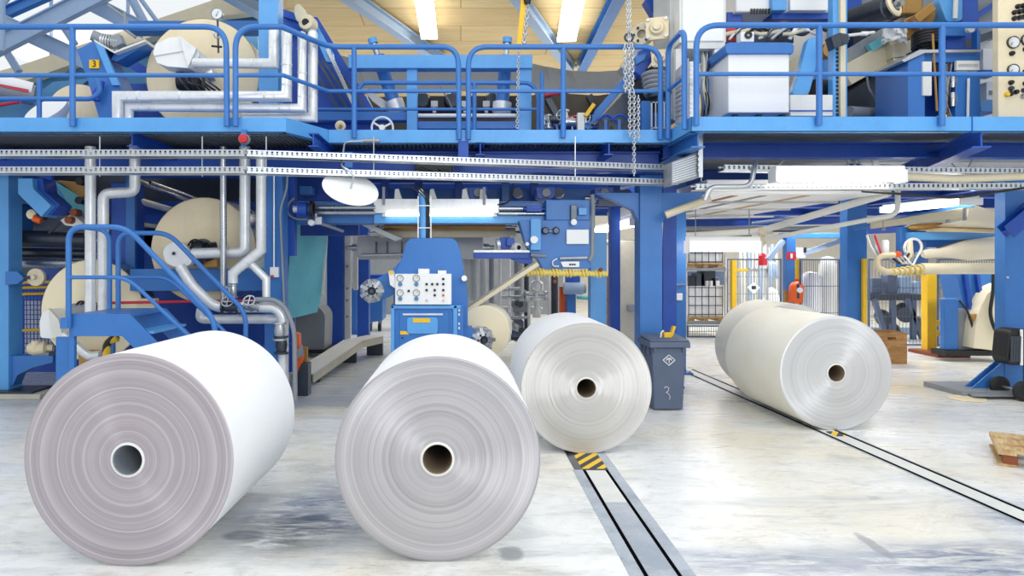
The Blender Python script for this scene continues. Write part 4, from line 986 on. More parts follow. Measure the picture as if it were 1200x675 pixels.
for px in (434, 445): MB().lathe([(0, -.04), (.1, -.04), (.11, 0), (.1, .04), (0, .04)], (X(px, 18.3), 18.3, .11), (1, 0, 0), 20).build('castor', 'black', t); MB().pbox(px - 2, px + 2, 376, 380, 18.25, .12).build('castor_fork', 'grey', t)
# beam ramp lying on the floor
t = thing('beam_ramp', 'long grey steel beam ramp lying on the floor beside the first roll', 'ramp', P(390, 440, 11.5))
A, B, C_ = Vector((-2.42, 10.4, .16)), Vector((-2.05, 13.0, .36)), Vector((-1.72, 13.7, .37))
for a, b in ((A, B), (B, C_)):
    d = (b - a).normalized(); s = d.cross(Vector((0, 0, 1))).normalized()
    MB().prism([a - s * .19, a + s * .19, b + s * .19, b - s * .19], (0, 0, .02)).build('top_plate', 'grey_light', t)
    for sg in (-.19, .17): MB().prism([a + s * sg - Vector((0, 0, .12)), a + s * (sg + .02) - Vector((0, 0, .12)), b + s * (sg + .02) - Vector((0, 0, .12)), b + s * sg - Vector((0, 0, .12))], (0, 0, .13)).build('side_plate', 'concrete', t)
for q in (A + Vector((.06, .3, 0)), B + Vector((-.05, -.3, 0)), C_): MB().box(q.x - .16, q.x + .16, q.y - .06, q.y + .06, 0, q.z - .02).build('foot', 'dark_steel', t)

# ------------------------------------------------------------------ dark rollers, bent chute, curtain at the picture edge
roller('thick dark steel roller between the bright blue column and the stairs', (12, 279), (104, 281), 10.0, .12, 'dark_steel', group='dark steel rollers of the dryer section')
roller('thinner dark steel roller below the thick one', (12, 296), (104, 297), 10.2, .075, 'dark_steel', group='dark steel rollers of the dryer section')
roller('bluish steel roller lowest of the three beside the bright blue column', (12, 308), (100, 309), 10.1, .075, 'steel', group='dark steel rollers of the dryer section')
roller('grey roller above the thick dark steel one', (24, 262), (104, 262), 10.6, .14, 'grey', group='dark steel rollers of the dryer section')
for (a, b, ya, yb2, r, mt, lb) in (((176, 214), (250, 240), 10.0, 11.2, .03, 'steel', 'thin bright inclined rod above the big cream cylinder'), ((160, 212), (238, 242), 10.2, 11.3, .045, 'steel', 'bright inclined roller above the big cream cylinder'), ((158, 234), (215, 250), 9.9, 10.8, .05, 'alu', 'inclined roller meeting the dog-leg pipe'), ((158, 262), (190, 266), 10.0, 10.4, .03, 'beige', 'short beige inclined rod beside the deep blue post')):
    roller(lb, a, b, ya, r, mt, 'guide_rod', yb2, journal=False)
t = thing('bent_chute', 'pale blue bent chute hanging under the lower cable tray', 'chute', P(45, 235, 9.1))
MB().prism([P(a, b, 9.0) for a, b in ((21, 209), (38, 209), (39, 221), (60, 241), (48, 254), (21, 227))], (0, .35, 0)).build('body', 'blue_light', t, bevel=.006)
MB().prism([P(a, b, 9.1) for a, b in ((38, 209), (50, 209), (52, 224), (70, 240), (60, 252), (50, 252), (60, 241), (39, 221))], (0, .3, 0)).build('side', 'blue_deep_shade', t, bevel=.004)
dryer('small cream end disc with orange stop beside the bent chute', 36, 251, 6, 9.4, .3, 'cream', False, None, 'end_disc')
MB().lathe([(0, -.06), (.05, -.05), (.05, .05), (0, .06)], P(44, 257, 9.4), (1, .2, -.4), 16).solo('stop', 'orange', 'orange round stop under the bent chute', 'stop')
t = thing('folded_web', 'brown and teal folded web with small rollers beside the upright lagged pipes', 'web', P(86, 240, 9.6))
MB().prism([P(a, b, 9.7) for a, b in ((50, 210), (62, 211), (82, 244), (74, 248), (56, 232))], (0, .3, 0)).build('web', 'blue_light', t)
MB().prism([P(a, b, 9.6) for a, b in ((63, 212), (98, 232), (99, 252), (84, 246))], (0, .3, 0)).build('web', 'teal', t)
MB().prism([P(a, b, 9.5) for a, b in ((68, 211), (98, 214), (99, 230), (94, 231))], (0, .3, 0)).build('web', 'brass', t)
for px, py in ((88, 249), (94, 235), (82, 258), (95, 213)): MB().lathe([(0, -.05), (.05, -.05), (.05, .1), (0, .1)], P(px, py, 9.4), (0, 1, 0), 16).build('roller', 'brown' if py > 240 else 'black', t)
MB().prism([P(a, b, 9.45) for a, b in ((70, 258), (84, 250), (98, 262), (90, 266), (76, 264))], (0, .2, 0)).build('bracket', 'offwhite', t, bevel=.01)
MB().tube([P(57, 273, 9.5), P(84, 250, 9.6)], .018, 8).build('rod', 'dark_steel', t)
t = thing('back_cabinet', 'blue cabinet behind the bent chute at the picture edge', 'cabinet', P(10, 262, 10.2))
MB().pbox(-30, 24, 240, 275, 10.1, .3).build('body', 'blue', t, bevel=.008); MB().pbox(-40, 40, 205, 240, 10.2, .3).build('head', 'blue', t, bevel=.008)
MB().lathe([(0, -.1), (.1, -.08), (.13, .05), (0, .1)], P(2, 246, 9.9), (0, 1, 0), 18).build('lamp', 'white', t)
MB().tube(fillet([P(4, 205, 9.9), P(9, 214, 9.9), P(9, 225, 9.9), P(2, 232, 9.9)], .2), .03, 8).build('hose', 'black', t)
t = thing('rope_curtain', 'blue rope net curtain with yellow ropes beside the bright blue column', 'curtain', P(30, 420, 10.8))
m = MB()
for i in range(11): m.tube([P(14 + i * 4.2, 322, 10.8), P(15 + i * 4.2, 424, 10.8)], .008, 5)
for j in range(18): m.tube([P(14, 324 + j * 5.6, 10.8), P(58, 324 + j * 5.6, 10.8)], .007, 5)
m.build('net', 'blue_deep_shade', t)
for py in (332, 338, 345.5, 388): MB().tube([P(14, py + 1, 10.75), P(30, py - 1, 10.75), P(60, py - 1.5, 10.75)], .022, 8).build('rope', 'yellow', t)
MB().pbox(29, 60, 352, 418, 11.2, .05).solo('backing_sheet', 'grey_light', 'pale panel behind the rope net curtain', 'panel')
t = thing('striped_post', 'yellow and black striped guard post below the stair landing', 'guard post', P(130, 425, 8.2))
MB().tube(fillet([P(124, 440, 8.2), P(125, 400, 8.2), P(138, 396, 8.2)], .08), .045, 12).build('post', 'hazard', t)
MB().pbox(92, 122, 411, 430, 9.2, .2).solo('terminal_box', 'brass', 'brown box on the floor below the stair landing', 'box', bevel=.006)
# ------------------------------------------------------------------ dryer section, upper storey
dryer('big cream dryer cylinder of the upper storey, before the blue post', 237, 88, 67, 9.5, .85, hub=False)
dryer('smaller cream cylinder low behind the upper railing, next to the number sign', 90, 136, 38, 9.9, .45, mat='cream', hub=False)
t = thing('upper_cladding', 'dark blue frame panels around the upper cream cylinders', 'machine panel', P(200, 140, 10.4))
MB().pbox(120, 340, 98, 150, 10.4, .1).build('panel', 'blue_deep_shade', t); MB().pbox(150, 305, 24, 36, 11.5, .3).build('crossbeam', 'blue', t, bevel=.01)
MB().prism([P(a, b, 10.6) for a, b in ((-40, 172), (2, 140), (62, 96), (106, 92), (70, 118), (40, 150), (-40, 180))], (0, .1, 0)).build('panel', 'steel_blue', t)
MB().bar(P(134, 62, 10.2), P(176, 88, 10.2), .12, .14).build('brace', 'blue_deep_shade', t)
t = thing('numbered_housing', 'leaning blue housing with the yellow number sign behind the upper railing', 'machine housing', P(115, 140, 9.2))
MB().prism([P(a, b, 9.2) for a, b in ((90, 58), (111, 47), (139, 102), (139, 142), (117, 142), (103, 96))], (0, .5, 0)).build('body', 'blue', t, bevel=.008)
MB().prism([P(a, b, 9.14) for a, b in ((111, 50), (120, 54), (140, 100), (131, 100))], (0, .06, 0)).build('edge_strip', 'blue_light', t, bevel=.004)
sg = MB().pbox(104.5, 116, 70, 80, 9.17, .03).build('sign', 'yellow', t); part_label(sg, 'yellow sign with black number 3')
def text(body, name, c, size, mat, parent, depth=.002):
    cu = bpy.data.curves.new(name, 'FONT'); cu.body = body; cu.size = size; cu.extrude = depth; cu.align_x = 'CENTER'; cu.align_y = 'CENTER'
    tmp = bpy.data.objects.new(name, cu); COL.objects.link(tmp); bpy.context.view_layer.update()
    me = bpy.data.meshes.new_from_object(tmp.evaluated_get(bpy.context.evaluated_depsgraph_get())); bpy.data.objects.remove(tmp)
    me.name = name; me.materials.clear(); me.materials.append(M[mat])
    o = bpy.data.objects.new(name, me); COL.objects.link(o); o.parent = parent; o.location = Vector(c) - ORG[parent.name]; o.rotation_euler = (PI / 2, 0, 0); ORG[o.name] = Vector(c); return o
text('3', 'numeral', P(110.2, 75, 9.165), .125, 'black', sg)
MB().tube(fillet([P(118, 95, 9.1), P(117, 103, 9.1), P(112, 108, 9.1), P(113, 118, 9.1)], .08), .05, 10).build('hose', 'blue_deep_shade', t)
t = thing('drive_motor', 'small grey drive motor in an angled bracket above the number sign', 'motor', P(140, 60, 9.3))
m = MB()
for pa, pb2 in (((110, 46), (134, 60)), ((134, 60), (170, 46))): m.prism([P(*pa, 9.2), P(*pb2, 9.2), P(pb2[0], pb2[1] + 2.5, 9.2), P(pa[0], pa[1] + 2.5, 9.2)], (0, .5, 0))
m.build('bracket', 'offwhite', t)
MB().prism([P(134, 63, 9.3), P(170, 49, 9.3), P(174, 51, 9.3), P(137, 72, 9.3), P(130, 70, 9.3)], (0, .3, 0)).build('bracket', 'blue', t)
MB().lathe([(0, 0), (.07, 0), (.075, .03), (.075, .25), (.06, .28), (0, .28)], P(107.5, 41, 9.3), (.8, .4, -.3), 24).build('body', 'grey', t)
m = MB()
for k in range(7): m.lathe([(.08, 0), (.105, 0), (.105, .012), (.08, .012)], P(120 + k * 3, 48 + k * .35, 9.35), (.95, .2, -.12), 20)
m.build('cooling_fins', 'galv', t)
MB().cyl(P(118, 48, 9.35), P(143, 51, 9.42), .09, n=20).build('barrel', 'galv', t)
MB().prism([P(a, b, 9.25) for a, b in ((126, 44), (139, 39), (144, 50), (132, 56))], (0, .12, 0)).build('terminal_box', 'grey', t, bevel=.006)
for pa, pb2 in (((146, 14), (147, 32)), ((143, 32), (159, 44)), ((126, 6), (146, 20))): MB().tube([P(*pa, 9.6), P(*pb2, 9.6)], .02, 8).build('rod', 'grey', t)
t = thing('striped_roll', 'white inclined roll with a red stripe at the picture edge behind the upper railing', 'roll', P(15, 115, 10.0))
a, b = P(-20, 99, 10.0), P(41, 112, 10.3)
MB().tube([a, b], [.17, .15], 32).build('roll', 'grey', t)
MB().tube([a + Vector((0, -.06, .07)), b + Vector((0, -.055, .065))], [.135, .115], 32).build('wrap', 'white', t)
MB().bar(a + Vector((0, -.17, .035)), b + Vector((0, -.15, .03)), .06, .06).build('stripe', 'red', t)
MB().tube([P(-10, 125, 10), P(24, 119, 10)], .025, 8).solo('guide_rod', 'red', 'thin red rod under the striped roll', 'rod')
MB().lathe([(0, -.12), (.16, -.12), (.27, -.03), (.3, .08), (0, .12)], P(58, 134, 9.3), (-.2, -.6, .6), 28).solo('joint_cover', 'white', 'white flattened cover before the smaller upper cream cylinder', 'cover')
# cover, motor and gauge on the big upper cylinder
t = thing('joint_cover', 'white faceted hood on the big upper cream cylinder', 'cover', P(205, 62, 9.1))
fr = [(179, 62), (182, 52), (198, 44), (211, 43), (232, 58), (233, 66), (222, 80), (196, 78), (184, 74)]
MB().prism([P(a, b, 8.95) for a, b in fr], (0, .35, 0)).build('hood', 'white', t, bevel=.006)
MB().prism([P(181, 65.4, 8.945), P(215, 59.6, 8.945), P(215, 60.4, 8.945), P(181, 66.2, 8.945)], (0, -.01, 0)).build('seam', 'grey_light', t)
MB().prism([P(a, b, 8.945) for a, b in ((211, 43), (232, 58), (222, 80), (216, 61))], (0, -.05, 0)).build('flap', 'alu', t, bevel=.004)
t = thing('joint_motor', 'black drive with tangled cables under the white faceted hood', 'motor', P(228, 95, 9.2))
MB().lathe([(0, 0), (.1, 0), (.13, .05), (.13, .3), (.1, .34), (0, .34)], P(208, 96, 9.25), (1, .1, 0), 22).build('body', 'black', t)
MB().pbox(206, 226, 79, 90, 9.2, .2).build('flange', 'dark_steel', t, bevel=.01)
MB().lathe([(0, 0), (.06, 0), (.09, .04), (.09, .12), (0, .14)], P(240, 90, 9.1), (1, .2, .3), 18).build('coupling', 'galv', t)
rnd = random.Random(3)
for k in range(7):
    q = [P(208 + k * 5, 86, 9.05), P(214 + k * 5 + rnd.uniform(-4, 4), 92 + rnd.uniform(-3, 6), 9.0), P(216 + k * 6, 100 + rnd.uniform(-3, 3), 9.02), P(222 + k * 6, 106, 9.1)]
    MB().tube(fillet(q, .1), .014, 6).build('cable', 'black' if k % 2 else 'dark_steel', t)
t = thing('pressure_gauge', 'round white pressure gauge on a thin stem over the upper cream cylinder', 'gauge', P(255, 70, 9.0))
MB().lathe([(0, -.02), (.066, -.02), (.072, -.03), (.08, -.02), (.08, .04), (0, .05)], P(254.5, 16.5, 9.0), (0, 1, 0), 28).build('case', 'galv', t)
MB().cyl(P(254.5, 16.5, 8.979), P(254.5, 16.5, 8.975), .064, n=28).build('dial', 'white', t); MB().bar(P(253, 19, 8.972), P(256, 13, 8.972), .01, .003).build('needle', 'black', t)
MB().tube([P(255, 23, 9.02), P(256, 62, 9.02)], .014, 8).build('stem', 'dark_steel', t)
MB().ring(P(255, 40, 9.0), (0, 1, 0), .05, .012, 20).build('siphon', 'steel', t)
MB().tube([P(248, 54, 9.0), P(260, 55, 9.0)], .014, 8).build('tap', 'black', t)
column('light blue column rising from the upper walkway beside the white pipe loops', 303, 326, 9.15, 5.9, 'blue_light', .26, name='column', z0=DZ + .0)
PU = 'white lagged pipe loops on the upper walkway'
pipe('lagged pipe from the white faceted hood, highest of the loops', [P(228, 74, 8.7), P(321, 74.5, 8.5), P(321, 38, 8.5), P(321, 36, 8.9)], .064, .0, group=PU, miter=True)
pipe('lagged pipe loop turning up nearest the light blue column', [P(138, 141, 8.42), P(138, 113, 8.42), P(336, 113, 8.42), P(336, 39, 8.42), P(336, 38, 8.8)], .066, .0, group=PU, miter=True)
pipe('lagged pipe loop below it, turning up second from the light blue column', [P(151, 142, 8.5), P(151, 125, 8.5), P(354, 127, 8.5), P(354, 44, 8.5), P(354, 42, 8.9)], .058, .0, group=PU, miter=True)
pipe('lagged pipe loop lowest at the walkway edge, turning up farthest from the light blue column', [P(285, 138, 8.64), P(366.5, 138, 8.64), P(366.5, 42, 8.64), P(366.5, 40, 9.0)], .062, .0, group=PU, miter=True)
# inclined frame behind the loops
t = thing('inclined_rack', 'dark inclined frame with bright parallel bars behind the white pipe loops', 'machine panel', P(395, 140, 9.9))
MB().prism([P(a, b, 10.2) for a, b in ((330, 20), (372, 20), (440, 132), (440, 152), (330, 152))], (0, .08, 0)).build('panel', 'blue_deep_shade', t)
for k, (x0, x1) in enumerate(((372, 402), (378, 413), (387, 424), (369, 392))): MB().bar(P(x0, 70 if k < 3 else 84, 10.0 - .02 * k), P(x1 + 8, 132, 10.0 - .02 * k), .035, .04, (0, 1, 0)).build('bar', 'dark_steel', t)
MB().prism([P(a, b, 9.7) for a, b in ((357, 16), (364, 16), (390, 62), (392, 74), (382, 72))], (0, .1, 0)).build('arm', 'blue_light', t, bevel=.006)
MB().bar(P(384, 58, 9.7), P(418, 130, 9.7), .05, .06, (0, 1, 0)).build('bar', 'steel', t)
MB().bar(P(326, 14, 10.0), P(350, 22, 10.0), .1, .1).bar(P(326, 28, 10.0), P(352, 34, 10.0), .1, .08).build('arm', 'blue_deep_shade', t)
t = thing('arm_bearing', 'cream bearing in a crumpled grey bracket at the top of the inclined frame', 'bearing', P(355, 30, 9.6))
MB().lathe([(.04, -.06), (.1, -.06), (.115, -.03), (.115, .12), (0, .12)], P(360, 27, 9.55), (.15, 1, 0), 28).build('housing', 'cream', t)
MB().cyl(P(358, 26, 9.48), P(358.5, 26, 9.52), .05, n=16).build('bore', 'black', t)
MB().prism(smooth_poly([(345, 6), (350, 4), (358, 12), (360, 20), (352, 27), (347, 24), (344, 14)], 9.5, rad=.03), (0, .1, 0)).build('bracket', 'beige', t, bevel=.01)
# gantry
t = thing('gantry_frame', 'light blue gantry frame on the upper walkway under the ceiling lamps', 'gantry', P(515, 152, 9.7))
MB().pbox(408, 624, 64, 80, 9.75, .2).build('top_beam', 'blue_light', t, bevel=.01)
for a, b in ((476.5, 489), (607, 623)): MB().pbox(a, b, 78, 153, 9.8, .18).build('post', 'blue_light', t, bevel=.008)
MB().pbox(300, 480, 131, 141, 9.9, .2).build('low_beam', 'blue', t, bevel=.008)
MB().pbox(488, 606, 142, 151, 9.9, .2).build('low_beam', 'blue', t, bevel=.008)
def ram(label, pa, pb2, Y):
    t = thing('lifting_ram', label, 'ram', P(*pb2, Y), 'blue lifting rams at the gantry frame'); a, b = P(*pa, Y), P(*pb2, Y); d = (b - a).normalized()
    MB().tube([a, b], .1, 18).build('tube', 'blue', t); MB().lathe([(.1, -.1), (.14, -.1), (.14, .05), (.1, .1)], b, d, 20).build('base_ring', 'alu', t)
    MB().tube([a - d * .2, a], .045, 12).build('piston_rod', 'steel', t); MB().lathe([(0, -.28), (.07, -.28), (.07, -.2), (0, -.2)], a, d, 12).build('eye', 'blue_light', t); return t
ram('blue lifting ram leaning behind the gantry beam nearest the handwheel', (443, 66), (464, 126), 10.2)
ram('blue lifting ram between the middle and end posts of the gantry', (593, 66), (588, 128), 10.2)
t = thing('handwheel', 'pale spoked handwheel low behind the walkway edge under the gantry', 'handwheel', P(448, 165, 9.3))
c = P(448, 150, 9.3); m = MB().ring(c, (0, 1, .1), .145, .016, 32, 8)
m.build('rim', 'alu', t)
for k in range(3):
    a = k * 2.09 + .5; MB().bar(c, c + Vector((math.cos(a) * .145, 0, math.sin(a) * .145)), .025, .02, (0, 1, 0)).build('spoke', 'alu', t)
MB().lathe([(0, -.05), (.04, -.05), (.045, .03), (0, .1)], c, (0, 1, 0), 14).build('hub', 'white', t)
t = thing('valve', 'small round cream valve cap low at the walkway beside the handwheel', 'valve', P(399, 152, 9.2))
MB().lathe([(0, -.05), (.04, -.05), (.05, -.02), (.07, -.02), (.07, .03), (.04, .03), (.04, .12), (0, .12)], P(399, 147.5, 9.3), (0, 1, 0), 20).build('cap', 'cream', t)
MB().lathe([(0, -.02), (.02, -.02), (.025, 0)], P(399, 147.5, 9.24), (0, 1, 0), 12).build('knob', 'brass', t)
pipe('white pipe low behind the gantry posts', [P(490, 135.5, 9.95), P(604, 135.5, 9.95)], .03, seams=False, mat='white', name='thin_pipe', group=None)
t = thing('press_drive', 'black machinery with small white blocks behind the gantry posts', 'machine drive', P(540, 135, 10.6))
MB().pbox(488, 606, 112, 132, 10.8, .5).build('body', 'black', t, bevel=.02)
for px in (495, 530, 577): MB().lathe([(0, -.05), (.1, -.05), (.13, 0), (.13, .1), (0, .1)], P(px, 118, 10.75), (0, 1, 0), 18).build('flange', 'dark_steel', t)
for px in (509, 545, 570): MB().pbox(px - 4, px + 4, 118, 125, 10.5, .1).pbox(px - 2, px + 2, 125, 132, 10.52, .06).build('block', 'offwhite', t, bevel=.005)
MB().tube(fillet([P(515, 100, 10.6), P(526, 118, 10.6), P(530, 128, 10.6)], .2), .012, 6).build('cable', 'grey', t)
MB().prism([P(a, b, 10.3) for a, b in ((425, 104), (430, 104), (470, 130), (452, 130), (436, 118))], (0, .1, 0)).build('bracket', 'offwhite', t); MB().prism([P(a, b, 10.28) for a, b in ((430, 112), (437, 126), (428, 128))], (0, .1, 0)).build('bracket', 'alu', t)
# sagging felt
t = thing('felt_band', 'wide sagging grey felt band under the ceiling behind the gantry', 'felt', P(575, 105, 12.3))
m = MB(); top = [(380, 60), (420, 70), (470, 74), (520, 76), (570, 75), (622, 74), (640, 78), (670, 83), (700, 84), (730, 82), (752, 78)]; bot = [(402, 112), (430, 110), (470, 108), (520, 107), (570, 106), (622, 105), (650, 106), (680, 107), (705, 107), (728, 106), (740, 102)]
for i in range(len(top) - 1):
    m.prism([P(*top[i], 12.6), P(*top[i + 1], 12.6), P(*bot[i + 1], 11.9), P(*bot[i], 11.9)], (0, .02, 0))
m.build('felt', 'felt', t, smooth=80)

t = thing('dark_backing', 'dark brownish backing panels added low behind the gantry and the small valves', 'machine panel', P(590, 152, 11.7))
MB().prism([P(a, b, 11.7) for a, b in ((384, 114), (622, 112), (640, 108), (700, 112), (742, 106), (780, 100), (780, 156), (384, 156))], (0, .1, 0)).build('panel', 'brown_grey', t)  # dark brown-grey backing sheet added, covers the ceiling behind the gantry
for px in (640, 690): MB().bar(P(px, 112, 11.6), P(px + 22, 152, 11.6), .1, .1, (0, 1, 0)).build('rib', 'dark_steel', t)
MB().tube([P(638, 112, 11.5), P(668, 107, 11.5)], .03, 8).build('edge', 'red', t)
# ------------------------------------------------------------------ conveyor and bearings beyond the hanging chain
t = thing('inclined_conveyor', 'inclined conveyor with blue side beams rising behind the hanging chain', 'conveyor', P(705, 152, 9.7))
MB().bar(P(684, 152, 9.6), P(757, 66, 9.9), .1, .16, (0, 1, 0)).build('side_beam', 'blue', t, bevel=.006)
MB().bar(P(690, 152, 9.72), P(748, 86, 9.9), .03, .2, (0, 1, 0)).build('side_beam', 'beige', t)
MB().prism([P(a, b, 9.8) for a, b in ((700, 152), (704, 140), (752, 84), (776, 70), (776, 152))], (0, .8, 0)).build('belt', 'dark_steel', t)
for px in (708, 724): MB().pbox(px, px + 3.5, 140, 153, 9.5, .04).build('guard_post', 'blue', t); MB().tube(fillet([P(px - 8, 141, 9.5), P(px + 2, 133, 9.5), P(px + 14, 142, 9.5)], .1), .02, 6).build('guard_hoop', 'blue_deep_shade', t)
MB().pbox(677, 685, 132, 153, 9.5, .1).build('post', 'offwhite', t); MB().bar(P(686, 136, 9.45), P(696, 122, 9.45), .05, .05, (0, 1, 0)).build('stop', 'yellow', t)
rnd = random.Random(11)
for k, px in enumerate((642, 652, 661, 670, 690)):
    lab = ['small valve at the walkway edge closest to the end post of the gantry', 'small dark valve beside a thin railing post', 'small pale valve under the railing before the sagging felt', 'small valve with red lever side by side with the pale one', 'small valve at the foot of the inclined conveyor'][k]
    v = valve(lab, P(px, 143 - (k % 3) * 3, 9.6), .05, 'small valves behind the walkway edge', (1, 0, 0) if k % 2 else (0, 0, 1), k % 2 == 0, ('steel', 'dark_steel', 'offwhite', 'steel', 'dark_steel')[k])
    MB().tube([P(px, 143, 9.62), P(px + 1, 153, 9.62)], .018, 8).build('pipe', 'steel', v)
MB().tube([P(655, 139, 9.7), P(678, 136, 9.7)], .015, 8).solo('lever', 'red', 'thin red lever above the small valves', 'lever')
t = thing('manifold', 'low dark pipe manifold on the walkway behind the small valves', 'pipe', P(660, 153, 9.8))
MB().tube([P(632, 148, 9.85), P(700, 149, 9.85)], .04, 10).build('pipe', 'blue_deep_shade', t); MB().tube([P(630, 144, 9.95), P(690, 145, 9.95)], .025, 10).build('pipe', 'steel', t)
for px in (646, 668, 682): MB().tube(fillet([P(px, 153, 9.75), P(px + 2, 140, 9.75), P(px + 8, 138, 9.75), P(px + 12, 150, 9.75)], .08), .012, 6).build('hose', 'black', t)
def flange_bearing(label, px, py, Y, s, mat='cream', ax=(.35, 1, 0)):
    t = thing('flange_bearing', label, 'bearing', P(px, py + s * 80, Y)); c = P(px, py, Y); axv = Vector(ax).normalized(); u, v = frame_of(axv)
    q = [c + u * a * s + v * b * s for a, b in ((-1, -.75), (-.75, -1), (.75, -1), (1, -.75), (1, .75), (.75, 1), (-.75, 1), (-1, .75))]
    MB().prism(q, axv * .06).build('plate', mat, t, bevel=.006)
    MB().lathe([(0, -.1), (s * .3, -.1), (s * .38, -.06), (s * .55, -.06), (s * .65, -.03), (s * .72, 0)], c, axv, 28).build('cap', mat, t)
    for a, b in ((-.78, -.78), (.78, -.78), (.78, .78), (-.78, .78)): w_ = c + u * a * s + v * b * s; MB().cyl(w_, w_ - axv * .03, .022, n=6).build('bolt', 'steel', t)
    return t
flange_bearing('cream square flange bearing below the roof beside the tall white cabinet', 770, 33, 9.2, .15)
flange_bearing('second cream bearing beneath the square one beside the railing loop', 774, 68, 9.3, .12)
t = thing('hand_disc', 'grey disc with bolt holes next to the cream square flange bearing', 'disc', P(752, 55, 9.4))
MB().lathe([(.06, -.02), (.14, -.03), (.16, 0), (.16, .05), (0, .05)], P(752, 40, 9.4), (.6, 1, .1), 28).build('disc', 'beige', t)
for k in range(6):
    a = k * PI / 3; q = P(752, 40, 9.37) + Vector((math.cos(a) * .1, -.01 - math.cos(a) * .06, math.sin(a) * .1)); MB().cyl(q, q - Vector((0, .02, 0)), .018, n=8).build('bolt', 'black', t)
t = thing('bellows', 'grey stacked bellows under the cream bearings beside the railing loop', 'bellows', P(768, 112, 9.3))
m = MB()
for k in range(5): m.ring(P(768 + k * .8, 90 + k * 5, 9.35), (.1, .15, 1), .16, .034, 28, 8)
m.build('fold', 'grey', t); MB().cyl(P(768, 86, 9.35), P(771, 114, 9.35), .14, n=20).build('core', 'dark_steel', t)
t = thing('blue_cover', 'blue stepped cover plates between the hanging chain and the cream bearings', 'cover', P(760, 80, 9.6))
MB().prism([P(a, b, 9.5) for a, b in ((748, 60), (762, 55), (764, 72), (752, 90), (744, 84))], (0, .2, 0)).build('plate', 'blue_deep_shade', t, bevel=.01); MB().prism([P(a, b, 9.45) for a, b in ((744, 66), (758, 62), (756, 70), (746, 76))], (0, .1, 0)).build('plate', 'blue', t, bevel=.01)
MB().prism([P(a, b, 10.2) for a, b in ((756, 0), (790, -10), (790, 14), (768, 20))], (0, .2, 0)).build('plate', 'blue_deep_shade', t)
MB().bar(P(728, 84, 10), P(790, 10, 10.2), .1, .2, (0, 1, 0)).build('beam', 'grey_light', t)
t = thing('cage', 'small pale barred guard and blue box at the foot of the bearings', 'guard', P(772, 153, 9.1))
MB().pbox(752, 763, 118, 153, 9.3, .2).build('box', 'blue', t, bevel=.006); MB().pbox(766, 784, 132, 150, 9.4, .2).build('box', 'blue', t, bevel=.006)
m = MB()
for px in (763, 784): m.pbox(px, px + 1.6, 119, 153, 9.1, .02)
for py in (119, 149): m.pbox(763, 785.6, py, py + 1.4, 9.1, .02)
for px in (768, 773, 778): m.pbox(px, px + 1, 119, 150, 9.1, .015)
m.build('bars', 'alu', t)

# ------------------------------------------------------------------ tall white cabinet and its neighbours
Yc = 9.0
t = thing('tall_cabinet', 'tall white metal cabinet standing at the corner of the railing', 'cabinet', P(818, 140, Yc))
MB().box(X(796, Yc), X(851, Yc), Yc, Yc + 1.1, Z(50, Yc), 6.2).build('body', 'offwhite', t, bevel=.01)
MB().pbox(800, 848, -60, 48, Yc - .02, .03).build('door', 'white', t, bevel=.006)
MB().pbox(785, 797, -60, 140, Yc + .25, .8).build('side_panel', 'grey_light', t, bevel=.006); MB().pbox(800, 850, 50, 57, Yc - .01, .6).build('plinth', 'offwhite', t, bevel=.004)
MB().pbox(837.5, 845, 57, 137, Yc, .1).build('leg', 'white', t, bevel=.004); MB().pbox(792, 800, 57, 140, Yc + .05, .1).build('leg', 'offwhite', t, bevel=.004)
MB().pbox(826, 838, 57, 137, Yc + .7, .1).build('back_panel', 'grey', t)
t = thing('louver_box', 'grey perforated guard panel inside the short railing loop', 'guard', P(800, 142, 8.8))
MB().prism([P(791, 84, 8.85), P(806, 68, 8.4), P(806, 142, 8.4), P(791, 146, 8.85)], (.02, .02, 0)).build('panel', 'grey_light', t)
m = MB()
for i in range(9): m.bar(P(792, 94 + i * 5.4, 8.83), P(805, 82 + i * 6.3, 8.41), .012, .02)
m.build('slats', 'galv', t)
m = MB().pbox(808, 813, 72, 145, 8.2, .03)
for i in range(12): m.pbox(809.4, 811.6, 74 + i * 5.6, 77 + i * 5.6, 8.19, .01)
m.build('perforated_strip', 'galv', t)
t = thing('cable_bundle', 'tangle of grey and black hoses hanging below the tall white cabinet', 'cable', P(830, 137, 8.8))
for k in range(7): MB().tube(fillet([P(821 + k * 1.5, 56, 9.2), P(824 + (k * 5) % 9, 76, 8.95), P(820 + (k * 7) % 10, 98, 8.9), P(824 + (k * 3) % 8, 118, 8.95), P(823 + k, 138, 9.2)], .2), .02, 7).build('hose', ('grey', 'black', 'beige', 'blue')[k % 4], t)
MB().pbox(822, 832, 92, 108, 9.1, .1).build('clip', 'blue', t)
Yx = 8.45
t = thing('white_box', 'large white box with blue lid on the upper walkway', 'box', P(890, 136, Yx))
MB().pbox(853.5, 925, 62, 132, Yx, .8).build('body', 'white', t, bevel=.012)
ld = MB().prism(smooth_poly([(850, 52), (854, 49.5), (927, 49.5), (931, 53), (930, 63), (851, 63)], Yx - .04, rad=.03), (0, .9, 0)).build('lid', 'blue', t, bevel=.008)
for px in (860, 888, 915): MB().pbox(px, px + 5, 132, 136.5, Yx + .1, .1).build('foot', 'black', t)
MB().pbox(853.5, 925, 90, 91, Yx - .004, .01).build('seam', 'grey_light', t)
t = thing('printing_unit', 'white and light blue machine unit with dark slots above the blue lidded box', 'machine', P(890, 20, 9.6))
MB().pbox(862, 975, -60, 14, 9.6, .9).build('body', 'white', t, bevel=.02)
MB().pbox(905, 922, -60, 12, 9.5, .12).build('door', 'blue_light', t, bevel=.008); MB().pbox(926, 970, -20, 12, 9.52, .1).build('door', 'white', t, bevel=.008)
